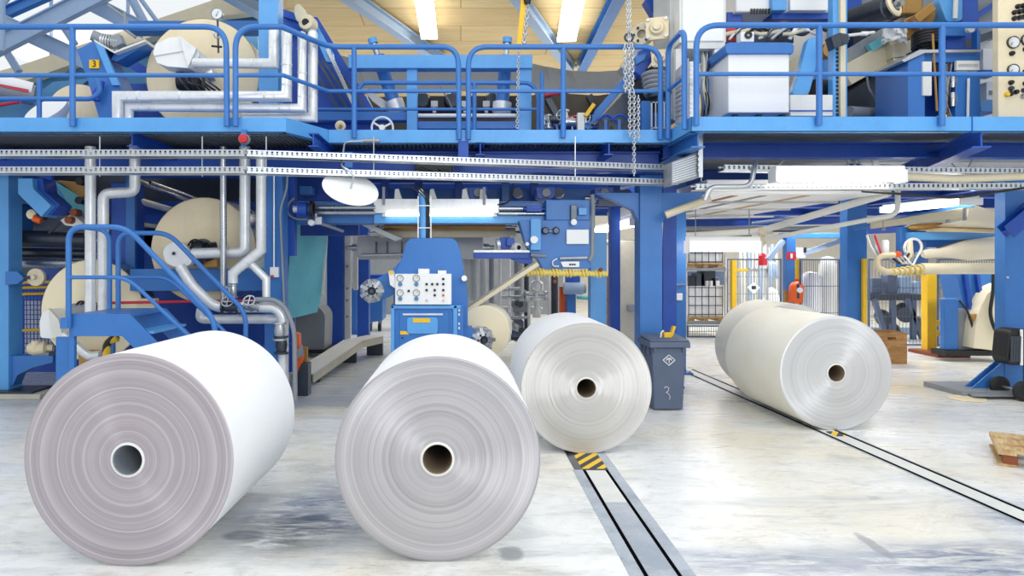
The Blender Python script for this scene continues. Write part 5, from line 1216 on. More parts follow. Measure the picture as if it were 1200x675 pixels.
MB().pbox(852, 870, 14, 30, 9.7, .4).build('end', 'blue_deep_shade', t, bevel=.01); MB().pbox(905, 975, 14, 22, 9.65, .3).build('ledge', 'blue_deep_shade', t)
m = MB()
for k in range(7): m.pbox(880 + k * 3.4, 882 + k * 3.4, 10, 16, 9.57, .02)
m.build('slot', 'black', t)
MB().pbox(852, 863, 30, 48, 9.4, .2).build('block', 'red', t)
t = thing('tube_tangle', 'tangle of pale tubes lying between the blue lid and the printing unit', 'tubes', P(890, 48, 9.2))
rnd = random.Random(5)
for k in range(13):
    x0 = 858 + k * 7; q = [P(x0 - 10, 46 - rnd.uniform(0, 8), 9.2), P(x0, 36 + rnd.uniform(-8, 6), 9.1 + rnd.uniform(0, .3)), P(x0 + 14, 30 + rnd.uniform(-6, 8), 9.2), P(x0 + 26, 44 - rnd.uniform(0, 16), 9.3)]
    MB().tube(fillet(q, .2), rnd.uniform(.016, .03), 8).build('tube', ('beige', 'white', 'dark_steel', 'galv', 'black')[k % 5], t)
MB().pbox(868, 884, 37, 49, 9.0, .15).build('box', 'white', t, bevel=.01); MB().lathe([(.02, -.01), (.05, -.01), (.05, .01), (.02, .01)], P(877, 41, 8.99), (0, 1, 0), 16).build('ring', 'black', t)
MB().pbox(853, 930, 40, 50, 9.5, .4).build('tray', 'dark_steel', t)
t = thing('beige_box', 'beige low box beside the large white box', 'box', P(950, 137, 8.5))
MB().pbox(926, 976, 111, 136, 8.5, .6).build('body', 'offwhite', t, bevel=.008); MB().pbox(926, 976, 129, 130.5, 8.49, .02).build('stripe', 'blue_deep_shade', t)
t = thing('rocker_lever', 'light blue bent lever arm standing on the beige low box', 'lever', P(945, 111, 8.9))
MB().prism(smooth_poly([(947, 47), (951, 43), (958, 44), (959, 64), (953, 92), (948, 111), (927, 111), (936, 88)], 8.85, rad=.06), (0, .12, 0)).build('arm', 'blue_light', t, bevel=.006)
MB().prism(smooth_poly([(955, 70), (976, 70), (976, 98), (966, 92), (955, 100)], 9.1, rad=.05), (0, .12, 0)).build('plate', 'blue_light', t, bevel=.006)
MB().lathe([(0, -.1), (.12, -.1), (.12, .1), (0, .1)], P(962, 104, 9.0), (1, .3, 0), 20).build('roller', 'black', t); MB().lathe([(0, -.06), (.1, -.06), (.12, .1), (0, .1)], P(970, 60, 9.4), (0, 1, 0), 20).build('cap', 'brass', t)
t = thing('perforated_post', 'light blue perforated post with beige strip and dark sensor head', 'post', P(985, 137, 8.7))
MB().pbox(976, 993, -40, 137, 8.75, .12).build('post', 'blue_light', t, bevel=.004)
part_label(MB().pbox(985, 991, -40, 137, 8.70, .06).build('strip', 'beige', t), 'beige strip')
m = MB()
for i in range(17): m.pbox(980, 982.6, 56 + i * 4.8, 59 + i * 4.8, 8.743, .01)
m.build('hole', 'black', t)
MB().prism([P(974, 42, 8.5), P(984, 38, 8.5), P(988, 52, 8.5), P(978, 57, 8.5)], (0, .15, 0)).prism([P(984, 38, 8.5), P(995, 40, 8.5), P(995, 50, 8.5), P(988, 52, 8.5)], (0, .12, 0)).build('sensor_head', 'dark_steel', t, bevel=.006)
MB().tube([P(990, 42, 8.6), P(1008, 40, 8.8), P(1024, 38, 9.0)], .02, 8).lathe([(0, -.05), (.03, -.04), (.03, .04), (0, .05)], P(1013, 39.5, 8.85), (1, 0, 0), 12).build('rod', 'offwhite', t)

# ------------------------------------------------------------------ coater machinery by the beige control panel
t = thing('coater_machine', 'sloping beige and dark steel coater beams behind the blue pedestal', 'machine', P(1030, 137, 10))
MB().bar(P(985, 92, 9.9), P(1062, 50, 10.2), .3, .24, (0, 1, 0)).build('beam', 'beige', t, bevel=.01)
MB().bar(P(985, 76, 10.0), P(1062, 30, 10.3), .3, .14, (0, 1, 0)).build('beam', 'grey', t, bevel=.01)
MB().bar(P(985, 130, 10.1), P(1075, 74, 10.3), .4, .26, (0, 1, 0)).build('beam', 'dark_steel', t, bevel=.01)
MB().bar(P(1000, 142, 10.2), P(1075, 108, 10.4), .3, .2, (0, 1, 0)).build('beam', 'grey', t, bevel=.01); MB().bar(P(985, 112, 10.4), P(1075, 60, 10.6), .4, .3, (0, 1, 0)).build('beam', 'black', t)
part_label(MB().bar(P(1018, 57, 9.95), P(1042, 43, 9.95), .12, .1, (0, 1, 0)).build('cover', 'teal', t), 'teal green cover')
MB().prism([P(a, b, 9.8) for a, b in ((1046, 52), (1062, 44), (1062, 66), (1046, 68))], (0, .3, 0)).prism([P(a, b, 9.8) for a, b in ((1047, 68), (1056, 68), (1054, 84), (1049, 84))], (0, .2, 0)).build('bracket', 'beige', t, bevel=.008)
MB().pbox(1000, 1064, 20, 160, 11.2, .1).build('back_panel', 'dark_steel', t); MB().tube([P(995, 131, 9.6), P(1030, 133, 9.8)], .08, 16).build('tube', 'grey', t)
MB().tube(fillet([P(1016, 90, 9.6), P(1018, 104, 9.6), P(1028, 118, 9.6), P(1031, 136, 9.6)], .2), .014, 6).build('cable', 'grey', t)
roller('big dark rubber roller with cream end ring above the coater beams', (1000, 24), (1044, 8), 9.9, .17, 'dark_steel', 'coater_roller', 9.3)
MB().lathe([(.1, 0), (.15, 0), (.17, .03), (.15, .05), (.1, .05)], P(1045, 7, 9.24), (.5, -.8, .25), 28).solo('end_ring', 'cream', 'cream end ring on the big dark rubber roller', 'ring')
t = thing('rag', 'crumpled white rag hanging on the coater beams', 'rag', P(1048, 48, 9.6))
m = MB(); nx, ny = 12, 8; rnd = random.Random(9); vs_ = []
for j in range(ny):
    for i in range(nx): vs_.append(P(1034 + i * 2.6 + rnd.uniform(-.8, .8), 32 + j * 2.2 + 3 * abs(i - 6) / 6 + rnd.uniform(-1.4, 1.4), 9.6 + rnd.uniform(-.06, .06)))
k = len(vs_); fs_ = [(j * nx + i, j * nx + i + 1, (j + 1) * nx + i + 1, (j + 1) * nx + i) for j in range(ny - 1) for i in range(nx - 1)]
m.add(vs_ + [v + Vector((0, .02, 0)) for v in vs_], fs_ + [tuple(k + q for q in reversed(f)) for f in fs_]); m.build('cloth', 'white', t, smooth=80)
t = thing('white_pump', 'small white pump hanging between coater beams and blue pedestal', 'pump', P(1048, 102, 9.4))
MB().cyl(P(1040, 96, 9.4), P(1062, 96, 9.5), .07, n=18).lathe([(0, -.07), (.08, -.07), (.08, .07), (0, .07)], P(1043, 97, 9.36), (0, 1, 0), 18).build('body', 'white', t); MB().lathe([(0, -.03), (.03, -.03), (.03, 0)], P(1043, 97, 9.29), (0, 1, 0), 12).build('cap', 'grey', t)
Yq = 8.8
t = thing('pedestal', 'blue machine pedestal with slanting grey top plate and open front', 'pedestal', P(1105, 138, Yq))
MB().prism([P(a, b, Yq) for a, b in ((1064, 72), (1084, 62), (1084, 138), (1064, 138))], (0, .7, 0)).build('side', 'blue', t, bevel=.006)
MB().pbox(1084, 1149, 60, 73, Yq + .05, .6).build('head', 'blue', t, bevel=.008); MB().pbox(1120, 1149, 86, 138, Yq + .05, .6).build('door', 'blue', t, bevel=.008)
MB().pbox(1084, 1120, 73, 138, Yq + .4, .1).build('back', 'blue_deep_shade', t)
MB().prism([P(a, b, Yq - .04) for a, b in ((1057, 71), (1078, 58), (1150, 58), (1150, 61), (1084, 62), (1060, 73))], (0, .7, 0)).build('top_plate', 'galv', t, bevel=.004)
part_label(MB().pbox(1121, 1148, 71, 82, Yq, .04).build('label', 'offwhite', t), 'pale plate with scribbled grey writing')
m = MB()
for k in range(6): m.ring(P(1125 + k * 3.8, 76.5, Yq - .004), (0, 1, 0), .016, .003, 10, 4)
m.build('writing', 'grey', t)
MB().pbox(1081.5, 1092, 72, 112, Yq - .03, .04).build('plate', 'offwhite', t, bevel=.004); MB().tube([P(1135, 92, Yq), P(1134, 138, Yq)], .016, 8).build('rod', 'offwhite', t)
t = thing('valve_block', 'cluster of steel valves and hoses in the open front of the blue pedestal', 'valve', P(1108, 138, Yq))
for k in range(4): MB().lathe([(0, -.09), (.05, -.09), (.06, 0), (.05, .09), (0, .09)], P(1108 + (k % 2) * 8, 84 + k * 11, Yq + .1), (0, 0, 1), 14).build('valve_body', 'steel' if k % 2 else 'dark_steel', t)
for k in range(6): MB().tube(fillet([P(1096 + k * 4, 70, Yq + .1), P(1100 + (k * 5) % 14, 96, Yq + .02), P(1104 + (k * 3) % 12, 116, Yq + .02), P(1100 + k * 3, 138, Yq + .1)], .2), .014, 6).build('hose', ('black', 'brass', 'grey')[k % 3], t)
MB().tube([P(1093, 40, Yq - .02), P(1098, 130, Yq - .02)], .014, 6).build('hose', 'brass', t); MB().pbox(1104, 1110, 134, 138, Yq, .1).build('foot', 'yellow', t)
t = thing('coil', 'black coiled hose on the slanting top of the blue pedestal', 'hose', P(1086, 58, 9.1))
m = MB()
for k in range(5): m.ring(P(1086, 54 - k * 3.4, 9.15), (.05, .2, 1), .16, .022, 28, 8)
m.build('winding', 'black', t)
t = thing('fixing', 'brown and brass clamp fittings over the coiled hose', 'clamp', P(1078, 34, 9.4))
MB().bar(P(1072, 24, 9.4), P(1092, 8, 9.4), .12, .1, (0, 1, 0)).build('clamp', 'brass', t, bevel=.01); MB().lathe([(0, -.1), (.12, -.1), (.12, .1), (0, .1)], P(1084, 20, 9.5), (.6, .6, .4), 18).build('knob', 'brass', t)
MB().prism(smooth_poly([(1060, 22), (1076, 16), (1080, 34), (1066, 48), (1060, 40)], 9.7, rad=.05), (0, .2, 0)).build('body', 'brass', t, bevel=.02); MB().pbox(1058, 1082, -30, 16, 10.1, .3).build('block', 'brass', t, bevel=.02)
t = thing('coater_unit', 'light blue coater head with blue column over the pedestal', 'machine', P(1118, 58, 9.4))
MB().prism(smooth_poly([(1100, 0), (1128, -20), (1128, 24), (1110, 26)], 9.4, rad=.05), (0, .3, 0)).build('head', 'blue_light', t, bevel=.01); MB().pbox(1108, 1134, 26, 42, 9.3, .4).build('base', 'blue', t, bevel=.01); MB().pbox(1110, 1132, 42, 58, 9.4, .3).build('neck', 'blue_deep_shade', t, bevel=.01)
MB().pbox(1127, 1146, -60, 58, 9.8, .3).build('column', 'blue_deep_shade', t, bevel=.006)
MB().lathe([(0, -.05), (.05, -.05), (.05, 0)], P(1135, 35, 9.25), (0, 1, 0), 14).build('knob', 'offwhite', t); MB().tube([P(1121, -20, 9.35), P(1119, 22, 9.35)], .03, 10).build('rod', 'offwhite', t)
t = thing('rear_console', 'grey console with white boxes between blue pedestal and beige control panel', 'console', P(1158, 130, 9.5))
MB().pbox(1146, 1180, -60, 40, 10.0, .3).build('cabinet', 'grey', t, bevel=.01); MB().bar(P(1134, 26, 9.9), P(1182, -6, 9.9), .06, .08, (0, 1, 0)).build('rail', 'blue_deep_shade', t)
MB().pbox(1152, 1170, 57, 82, 9.4, .3).build('white_box', 'white', t, bevel=.006); MB().pbox(1156, 1172, 96, 117, 9.4, .3).build('white_box', 'white', t, bevel=.006)
m = MB().pbox(1160, 1168, 106, 111, 9.39, .02); m.build('display', 'grey', t)
MB().pbox(1149, 1172, 118, 131, 9.3, .4).build('shelf', 'blue_light', t, bevel=.006); MB().pbox(1149, 1175, 82, 86, 9.3, .3).build('shelf', 'blue_deep_shade', t); MB().pbox(1145, 1149, 36, 60, 9.3, .1).build('post', 'blue', t)
MB().bar(P(1126, 54, 9.6), P(1175, 36, 9.6), .1, .12, (0, 1, 0)).build('arm', 'dark_steel', t); MB().pbox(1146, 1176, 40, 140, 10.3, .1).build('back_panel', 'offwhite', t)
Yk = 8.35
t = thing('control_console', 'beige control panel with gauges and knobs at the picture edge of the upper walkway', 'control panel', P(1190, 138, Yk))
MB().pbox(1170, 1260, -60, 138, Yk, .1).build('cabinet', 'cream', t, bevel=.01)
for px, py, r in ((1186.5, 50, 7), (1203, 47, 7), (1186.5, 82, 6.5)):
    r = r * Yk / F; g_ = MB().lathe([(r * .85, -.02), (r, -.03), (r * 1.05, 0)], P(px, py, Yk), (0, 1, 0), 24).build('gauge', 'dark_steel', t); MB().cyl(P(px, py, Yk - .005), P(px, py, Yk - .012), r * .9, n=24).build('dial', 'white', g_); MB().bar(P(px - 2, py + 3, Yk - .014), P(px + 2, py - 3, Yk - .014), .008, .003).build('needle', 'black', g_)
for px, py, mt in ((1185, 63, 'black'), (1201, 58, 'black'), (1184, 97, 'black'), (1184, 104, 'dark_steel'), (1179, 111, 'yellow'), (1184, 110, 'black'), (1190, 108, 'black'), (1201, 98, 'black'), (1199, 106, 'dark_steel'), (1198, 113, 'steel'), (1201, 84, 'black'), (1192, 8, 'black'), (1198, 7, 'black'), (1188, 15, 'black'), (1194, 14, 'black'), (1199, 13, 'black'), (1188, 22, 'black'), (1194, 21, 'black'), (1199, 20, 'dark_steel')):
    MB().lathe([(0, -.04), (.022, -.04), (.03, -.02), (.03, 0)], P(px, py, Yk), (0, 1, 0), 12).build('knob', mt, t)

t = thing('machine_backing', 'beige and grey panels closing the back of the coater machinery', 'machine panel', P(930, 140, 11.5))
for a, b, c, d, Yy, mt in ((838, 1006, 10, 150, 11.6, 'offwhite'), (1060, 1260, -60, 150, 11.8, 'grey'), (850, 905, 60, 150, 11.3, 'blue_deep_shade'), (975, 1010, -60, 150, 11.4, 'blue_deep_shade'), (905, 965, 96, 150, 11.2, 'beige'), (1000, 1070, -70, 22, 11.7, 'grey')): MB().pbox(a, b, c, d, Yy, .1).build('panel', mt, t)
MB().bar(P(905, 92, 11.0), P(985, 44, 11.2), .2, .3, (0, 1, 0)).build('beam', 'beige', t)
# ------------------------------------------------------------------ wheelie bin
Yw = 8.6; t = thing('wheelie_bin', 'dark grey blue wheelie bin with diamond emblem standing against the blue column', 'bin', (2.63, 8.9, 0))
def frustum(m, x0, x1, y0, y1, z0, z1, inset):
    vs_ = [(x0 + inset, y0 + inset, z0), (x1 - inset, y0 + inset, z0), (x1 - inset, y1 - inset, z0), (x0 + inset, y1 - inset, z0), (x0, y0, z1), (x1, y0, z1), (x1, y1, z1), (x0, y1, z1)]
    return m.add(vs_, [(3, 2, 1, 0), (4, 5, 6, 7), (0, 1, 5, 4), (1, 2, 6, 5), (2, 3, 7, 6), (3, 0, 4, 7)])
xa, xb = X(764, Yw), X(804, Yw)
frustum(MB(), xa, xb, Yw, Yw + .52, .012, .80, .03).build('body', 'bin_grey', t, bevel=.015)
frustum(MB(), xa - .035, xb + .04, Yw - .04, Yw + .56, .80, .875, -.004).build('rim', 'bin_grey', t, bevel=.01)
MB().prism([(xa - .03, Yw - .035, .875), (xb + .035, Yw - .035, .875), (xb + .035, Yw + .55, .905), (xa - .03, Yw + .55, .905)], (0, 0, .02)).build('lid', 'bin_grey', t, bevel=.01)
for xx in (xa + .02, xb - .05): MB().prism([(xx, Yw, .80), (xx + .03, Yw, .80), (xx + .03, Yw + .01, .74), (xx, Yw + .01, .74)], (0, -.03, 0)).build('rib', 'bin_grey', t)
for i in range(3): MB().box(xa - .03, xa - .002, Yw + .1 + i * .15, Yw + .14 + i * .15, .70, .80).build('rib', 'bin_grey', t)
for xx in (xa + .02, xb - .04): MB().lathe([(0, -.025), (.1, -.025), (.1, .025), (0, .025)], (xx, Yw + .47, .1), (1, 0, 0), 24).build('wheel', 'rubber', t)
e = P(784, 422, Yw); ye = Yw - .002 + .006
m = MB(); q = [e + Vector(v) for v in ((-.075, 0, 0), (0, 0, .065), (.075, 0, 0), (0, 0, -.065))]
for a, b in zip(q, q[1:] + q[:1]): m.bar(a, b, .008, .012, (0, 1, 0))
m.bar(e + Vector((-.03, 0, .012)), e + Vector((.03, 0, .012)), .008, .022, (0, 1, 0)); m.bar(e + Vector((0, 0, -.035)), e + Vector((0, 0, .03)), .008, .022, (0, 1, 0)).bar(e + Vector((-.035, 0, -.005)), e + Vector((-.012, 0, .03)), .008, .012, (0, 1, 0)).bar(e + Vector((.035, 0, -.005)), e + Vector((.012, 0, .03)), .008, .012, (0, 1, 0))
part_label(m.build('emblem', 'white', t), 'white diamond emblem')
e = P(783, 463, Yw) + Vector((0, .016, 0))
MB().tube([e + Vector(v) for v in ((-.045, 0, .085), (-.02, 0, .105), (.012, 0, .09), (.006, 0, .05), (-.02, 0, .03), (.012, 0, .01), (.03, 0, -.03), (.02, 0, -.06))], .005, 6).build('scribble', 'grey_light', t)
for nm, lab, px, py, w_, h_, mt in (('paper_cup', 'yellow paper cup tipped on the wheelie bin lid', 783, 386, .05, .09, 'yellow'), ('paper_cup', 'small white bent paper strip on the wheelie bin lid', 776, 387, .015, .1, 'white')):
    c = P(px, py, 8.8); c.z = .895
    if mt == 'yellow':
        o = thing('yellow_scoop', 'small yellow box with upright yellow flap on the wheelie bin lid', 'box', c)
        MB().box(c.x - .05, c.x + .05, c.y, c.y + .1, c.z, c.z + .07).build('box', 'yellow', o, bevel=.006)
        MB().prism([c + Vector(v) for v in ((.03, 0, .03), (.06, 0, .02), (.105, 0, .15), (.07, 0, .155))], (0, .08, 0)).build('flap', 'yellow', o, bevel=.004)
    else:
        MB().tube(fillet([c + Vector((-.02, 0, 0)), c + Vector((-.01, 0, .08)), c + Vector((.02, 0, .1))], .04), .01, 8).solo('plastic_strip', 'white', 'small white bent strip standing on the wheelie bin lid', 'strip')

# ------------------------------------------------------------------ under the walkway on the far side of the bin
strip_lamp(P(906, 207, 8.35), P(1056, 207, 8.35), .2, .15, 'long lit tube lamp directly under the walkway before the perforated trays', None)
strip_lamp(P(805, 289.5, 11.0), P(889, 289.5, 11.0), .2, .2, 'lit tube lamp hanging low before the caged tanks', None)
strip_lamp(P(748, 260, 10.5), P(703, 270, 13.4), .26, .12, 'lit tube lamp running away beside the head of the blue column at the bin', None)
strip_lamp(P(1138, 236, 9.4), P(1042, 246, 11.2), .3, .1, 'lit tube lamp running away above the cream paper webs', None)
t = thing('lamp_wires', 'thin wires hanging the low tube lamp', 'wire', P(845, 280, 11.8))
for px in (815, 878): MB().tube([P(px, 282, 11.0), P(px, 245, 11.0)], .008, 6).build('wire', 'grey', t)
# flat white duct and pipes
t = thing('flat_duct', 'wide flat white duct with dark slots hung under the walkway beyond the trays', 'duct', (4.6, 12, 2.8))
MB().box(3.35, 5.75, 9.3, 15.6, 2.80, 3.0).build('duct', 'white', t, bevel=.01)
for xx, mt in ((3.75, 'brown'), (4.15, 'dark_steel'), (4.75, 'brass')): MB().box(xx, xx + .11, 9.5, 15.0, 2.795, 2.81).build('slot', mt, t)
for yy in (10.4, 11.9, 13.4): MB().box(3.35, 5.75, yy, yy + .05, 2.77, 2.80).build('seam', 'grey_light', t)
for xx in (3.45, 5.65):
    for yy in (9.8, 14): MB().tube([(xx, yy, 3.0), (xx, yy, 3.4)], .012, 6).build('hanger', 'galv', t)
PG = 'grey pipes under the walkway beyond the bin'
def gpipe(label, pts, r, mat='grey_light', bend=.12): return pipe(label, pts, r, bend, mat, PG, 'pipe', 12, False)
gpipe('thick pale pipe rising towards the cream paper webs', [P(756, 279, 12.5), P(890, 271, 11.5), P(1042, 226, 9.4)], .055, 'offwhite')
gpipe('thin pale pipe with an upright end beyond the lone cream roll', [P(807, 287, 11.6), P(893, 281, 11.2), P(1046, 252, 9.6), P(1052, 246, 9.6), P(1052, 222, 9.6)], .035, 'offwhite')
gpipe('grey pipe just under the flat white duct', [P(776, 268, 12.6), P(960, 267, 12.6)], .04, 'grey')
gpipe('thin grey pipe beneath the one at the flat white duct', [P(776, 274, 12.4), P(905, 273, 12.4)], .03, 'grey_light')
gpipe('grey pipe crossing close behind the blue column at the bin', [P(690, 284, 13), P(800, 284, 13)], .05, 'grey')
gpipe('bent grey conduit from the ribbed duct box along the trays', [P(826, 235, 8.4), P(832, 219, 8.4), P(880, 219, 8.4), P(884, 196, 8.45), P(886, 190, 8.6)], .03, 'galv')
gpipe('slanting grey channel from the duct box down to the blue column', [P(832, 232, 8.9), P(780, 252, 9.0)], .05, 'beige')
gpipe('black cable along the lower perforated tray by the big base plate column', [P(1010, 224, 8.4), P(1120, 232, 8.5), P(1215, 218, 8.5)], .016, 'black')
gpipe('beige cable bundle lying in the upper tray beyond the long lit tube lamp', [P(1060, 207, 8.5), P(1120, 210, 8.5), P(1215, 206, 8.5)], .05, 'beige')
gpipe('pale pipe piece hanging under the zinc grating', [P(1026, 184, 9.2), P(1026, 196, 9.2), P(1044, 196, 9.2), P(1048, 204, 9.2)], .045, 'offwhite')
for k, (x0, dx) in enumerate(((920, -16), (990, 10), (997, 12), (1004, 14), (1110, 16), (1140, -8))):
    gpipe(['thin pale wire above the long lit tube lamp at the blue brace', 'thin wire rising above the lit tube lamp', 'second thin wire rising above the lit tube lamp', 'third thin wire rising above the lit tube lamp', 'thin wire under the walkway near the depth beam', 'thin wire beside the depth beam under the walkway'][k], [P(x0, 186, 9.3), P(x0 + dx, 203, 9.0)], .012, 'offwhite')
t = thing('cable_duct', 'flat beige cable duct slanting above the blue plate with hose loops', 'duct', P(1078, 262, 9.8))
MB().prism([P(1022, 261, 10.6), P(1133, 243, 9.4), P(1133, 254, 9.4), P(1022, 268, 10.6)], (.03, .1, 0)).build('duct', 'beige', t, bevel=.004)
for px in (1035, 1110, 1130): MB().prism([P(px, 243 + (1133 - px) * .155, 9.38 + (1133 - px) * .0108), P(px + 3, 243 + (1130 - px) * .155, 9.38 + (1133 - px) * .0108), P(px + 3, 258 + (1130 - px) * .13, 9.38 + (1133 - px) * .0108), P(px, 258 + (1133 - px) * .13, 9.38 + (1133 - px) * .0108)], (0, .03, 0)).build('clip', 'grey', t)
MB().bar(P(1000, 268, 11), P(1140, 240, 9.5), .05, .06).solo('blue_rail', 'blue', 'thin blue rail slanting under the lamp above the cream paper webs', 'rail')
# big fans of fresh paper web at the far side
t = thing('paper_web', 'wide cream paper web spread above the long white tube', 'paper web', P(1130, 270, 11))
m = MB(); m.prism([P(1136, 238, 10.2), P(1190, 256, 10.2), P(1190, 269, 10.4), P(1092, 266, 11.4), P(1133, 257, 10.4)], (0, .03, .0)); m.build('web', 'web', t)
MB().prism([P(1092, 266, 11.4), P(1190, 269, 10.4), P(1190, 274, 10.4), P(1070, 270, 11.4)], (0, .05, 0)).build('underside', 'cream', t)
MB().lathe([(.02, 0), (.05, .06), (.06, .2), (.06, .5)], P(1064, 267, 11.4), (1, -.2, .05), 20).build('roll_end', 'brass', t)
MB().pbox(1070, 1190, 272, 281, 11.3, .2).solo('crossbar', 'blue_light', 'light blue crossbar between the cream paper webs', 'beam', bevel=.006)
o = thing('cone_roll', 'cream roll with tapering wrapped end above the long white tube', 'roll', P(1130, 304, 11.2))
MB().lathe([(0, 0), (.05, 0), (.075, .05), (.075, .3), (.17, .75), (.185, 1.2), (.185, 2.0), (0, 2.0)], P(1081, 298, 11.2), (1, 0, .09), 36).build('roll', 'web', o)
MB().lathe([(.08, .28), (.176, .74), (.176, .76), (.07, .3)], P(1081, 297.6, 11.32), (1, .02, .1), 36).build('wrapping', 'brass', o)
MB().pbox(1088, 1098, 290, 300, 11.4, .1).build('bracket', 'offwhite', o, bevel=.01)
t = thing('long_tube', 'long white tube ending in a looped cream hose', 'tube', P(1120, 321, 10.6))
MB().tube([P(1080, 315, 10.7), P(1200, 314.5, 10.7)], .088, 20).build('tube', 'cream_light', t)
hp = fillet([P(1082, 315, 10.7), P(1060, 318, 10.7), P(1040, 319, 10.7), P(1028, 314, 10.7), P(1027, 303, 10.7), P(1036, 299, 10.7), P(1048, 299, 10.7)], .2, 6)
MB().tube(hp, .045, 12).build('hose', 'cream', t)
pts = []
a, b = P(1044, 319, 10.7), P(1080, 316, 10.7)
for i in range(60):
    s = i / 59; an = s * 2 * PI * 6; pts.append(a.lerp(b, s) + Vector((0, math.cos(an), math.sin(an))) * (.05 + .035 * s))
MB().tube(pts, .013, 6).build('winding', 'rope_yellow', t)
t = thing('drive_plate', 'blue plate with white hose ring and orange knob behind the looped cream hose', 'machine plate', P(1070, 320, 11))
MB().pbox(1056, 1086, 266, 322, 11.5, .15).build('plate', 'blue', t, bevel=.01); MB().pbox(1086, 1190, 281, 292, 11.6, .1).build('plate', 'blue', t)
m = MB().ring(P(1070, 290, 11.2), (0, 1, .1), .14, .022, 28, 8); m.build('hose_ring', 'white', t)
MB().tube([P(1066, 282, 11.2), P(1067, 302, 11.2)], .045, 12).build('cylinder', 'cream_light', t); MB().lathe([(0, -.06), (.05, -.05), (.05, .02), (0, .03)], P(1051, 298, 10.9), (0, 1, 0), 16).build('knob', 'orange', t)
for k in range(5): MB().tube(fillet([P(1040 + k * 5, 300, 11.0), P(1046 + k * 6, 308 + k, 10.9), P(1056 + k * 4, 306, 11.0), P(1062 + k * 4, 296, 11.2)], .15), .016, 6).build('hose', ('grey', 'black', 'beige', 'galv', 'white')[k], t)
t = thing('filter', 'white upright filter with small pipes next to the deep blue far column', 'filter', P(1036, 298, 11.2))
MB().lathe([(0, 0), (.05, 0), (.06, .02), (.06, .2), (.05, .23), (0, .23)], P(1037, 298, 11.2), (0, 0, 1), 18).build('body', 'white', t)
for k in range(4): MB().tube(fillet([P(1016 + k * 3, 276, 11.3), P(1020 + k * 3, 288, 11.2), P(1026 + k * 2, 298, 11.2), P(1030 + k * 2, 302, 11.3)], .15), .02, 8).build('pipe', ('offwhite', 'grey', 'galv', 'red')[k], t)

column('blue column standing beyond the lone cream roll', 993, 1016, 12.4, 3.3, 'blue', .25)
MB().pbox(1011.5, 1016, 303, 392, 12.3, .06).solo('guard_strip', 'yellow', 'yellow guard strip along the blue column beyond the lone cream roll', 'post')
column('small blue column with red and white sign beyond the paper rolls', 922, 932.5, 15.2, Z(279, 15.2), 'blue', .2)
t = thing('beam_frame', 'blue beam with diagonal braces on the small signed column', 'beam', P(955, 300, 15.3))
MB().pbox(917, 990, 273, 279, 15.25, .2).build('beam', 'blue', t, bevel=.006); MB().bar(P(932, 300, 15.4), P(985, 282, 15.4), .1, .12, (0, 1, 0)).build('brace', 'truss', t); MB().bar(P(918, 282, 15.3), P(900, 304, 15.3), .1, .12, (0, 1, 0)).build('brace', 'truss', t)
t = thing('warning_sign', 'red and white sign plate on the small blue column', 'sign', P(928, 304, 15.1))
MB().pbox(922.5, 933, 295.5, 304.5, 15.12, .03).build('plate', 'red', t); MB().pbox(926.5, 929, 297, 303, 15.11, .02).build('symbol', 'white', t)
t = thing('fire_extinguisher', 'orange red extinguisher with yellow strap at the small signed column', 'extinguisher', P(931, 356, 15.0))
MB().lathe([(0, 0), (.13, 0), (.15, .03), (.15, .36), (.1, .44), (.05, .47), (.05, .52), (0, .52)], P(932, 355, 14.9), (.08, 0, 1), 24).build('body', 'orange', t)
MB().pbox(934, 937, 333, 350, 14.75, .05).build('fitting', 'dark_steel', t); MB().lathe([(0, -.03), (.06, -.03), (.06, .03), (0, .03)], P(937, 340, 14.75), (0, 1, 0), 14).build('gauge', 'white', t)
MB().pbox(933, 937, 304, 328, 14.9, .05).build('strap', 'yellow', t); MB().pbox(919, 923, 340, 358, 14.95, .04).build('bracket', 'brass', t)
MB().pbox(933, 937, 355, 406, 15.0, .04).solo('guard_strip', 'yellow', 'short yellow strip below the orange red extinguisher', 'post')
t = thing('white_sign_box', 'white box with black edge beside the red and white sign', 'box', P(940, 302, 15.4))
MB().pbox(933, 944, 290, 302, 15.3, .1).build('box', 'white', t); MB().pbox(942, 945, 290, 296, 15.28, .05).build('lamp', 'black', t)
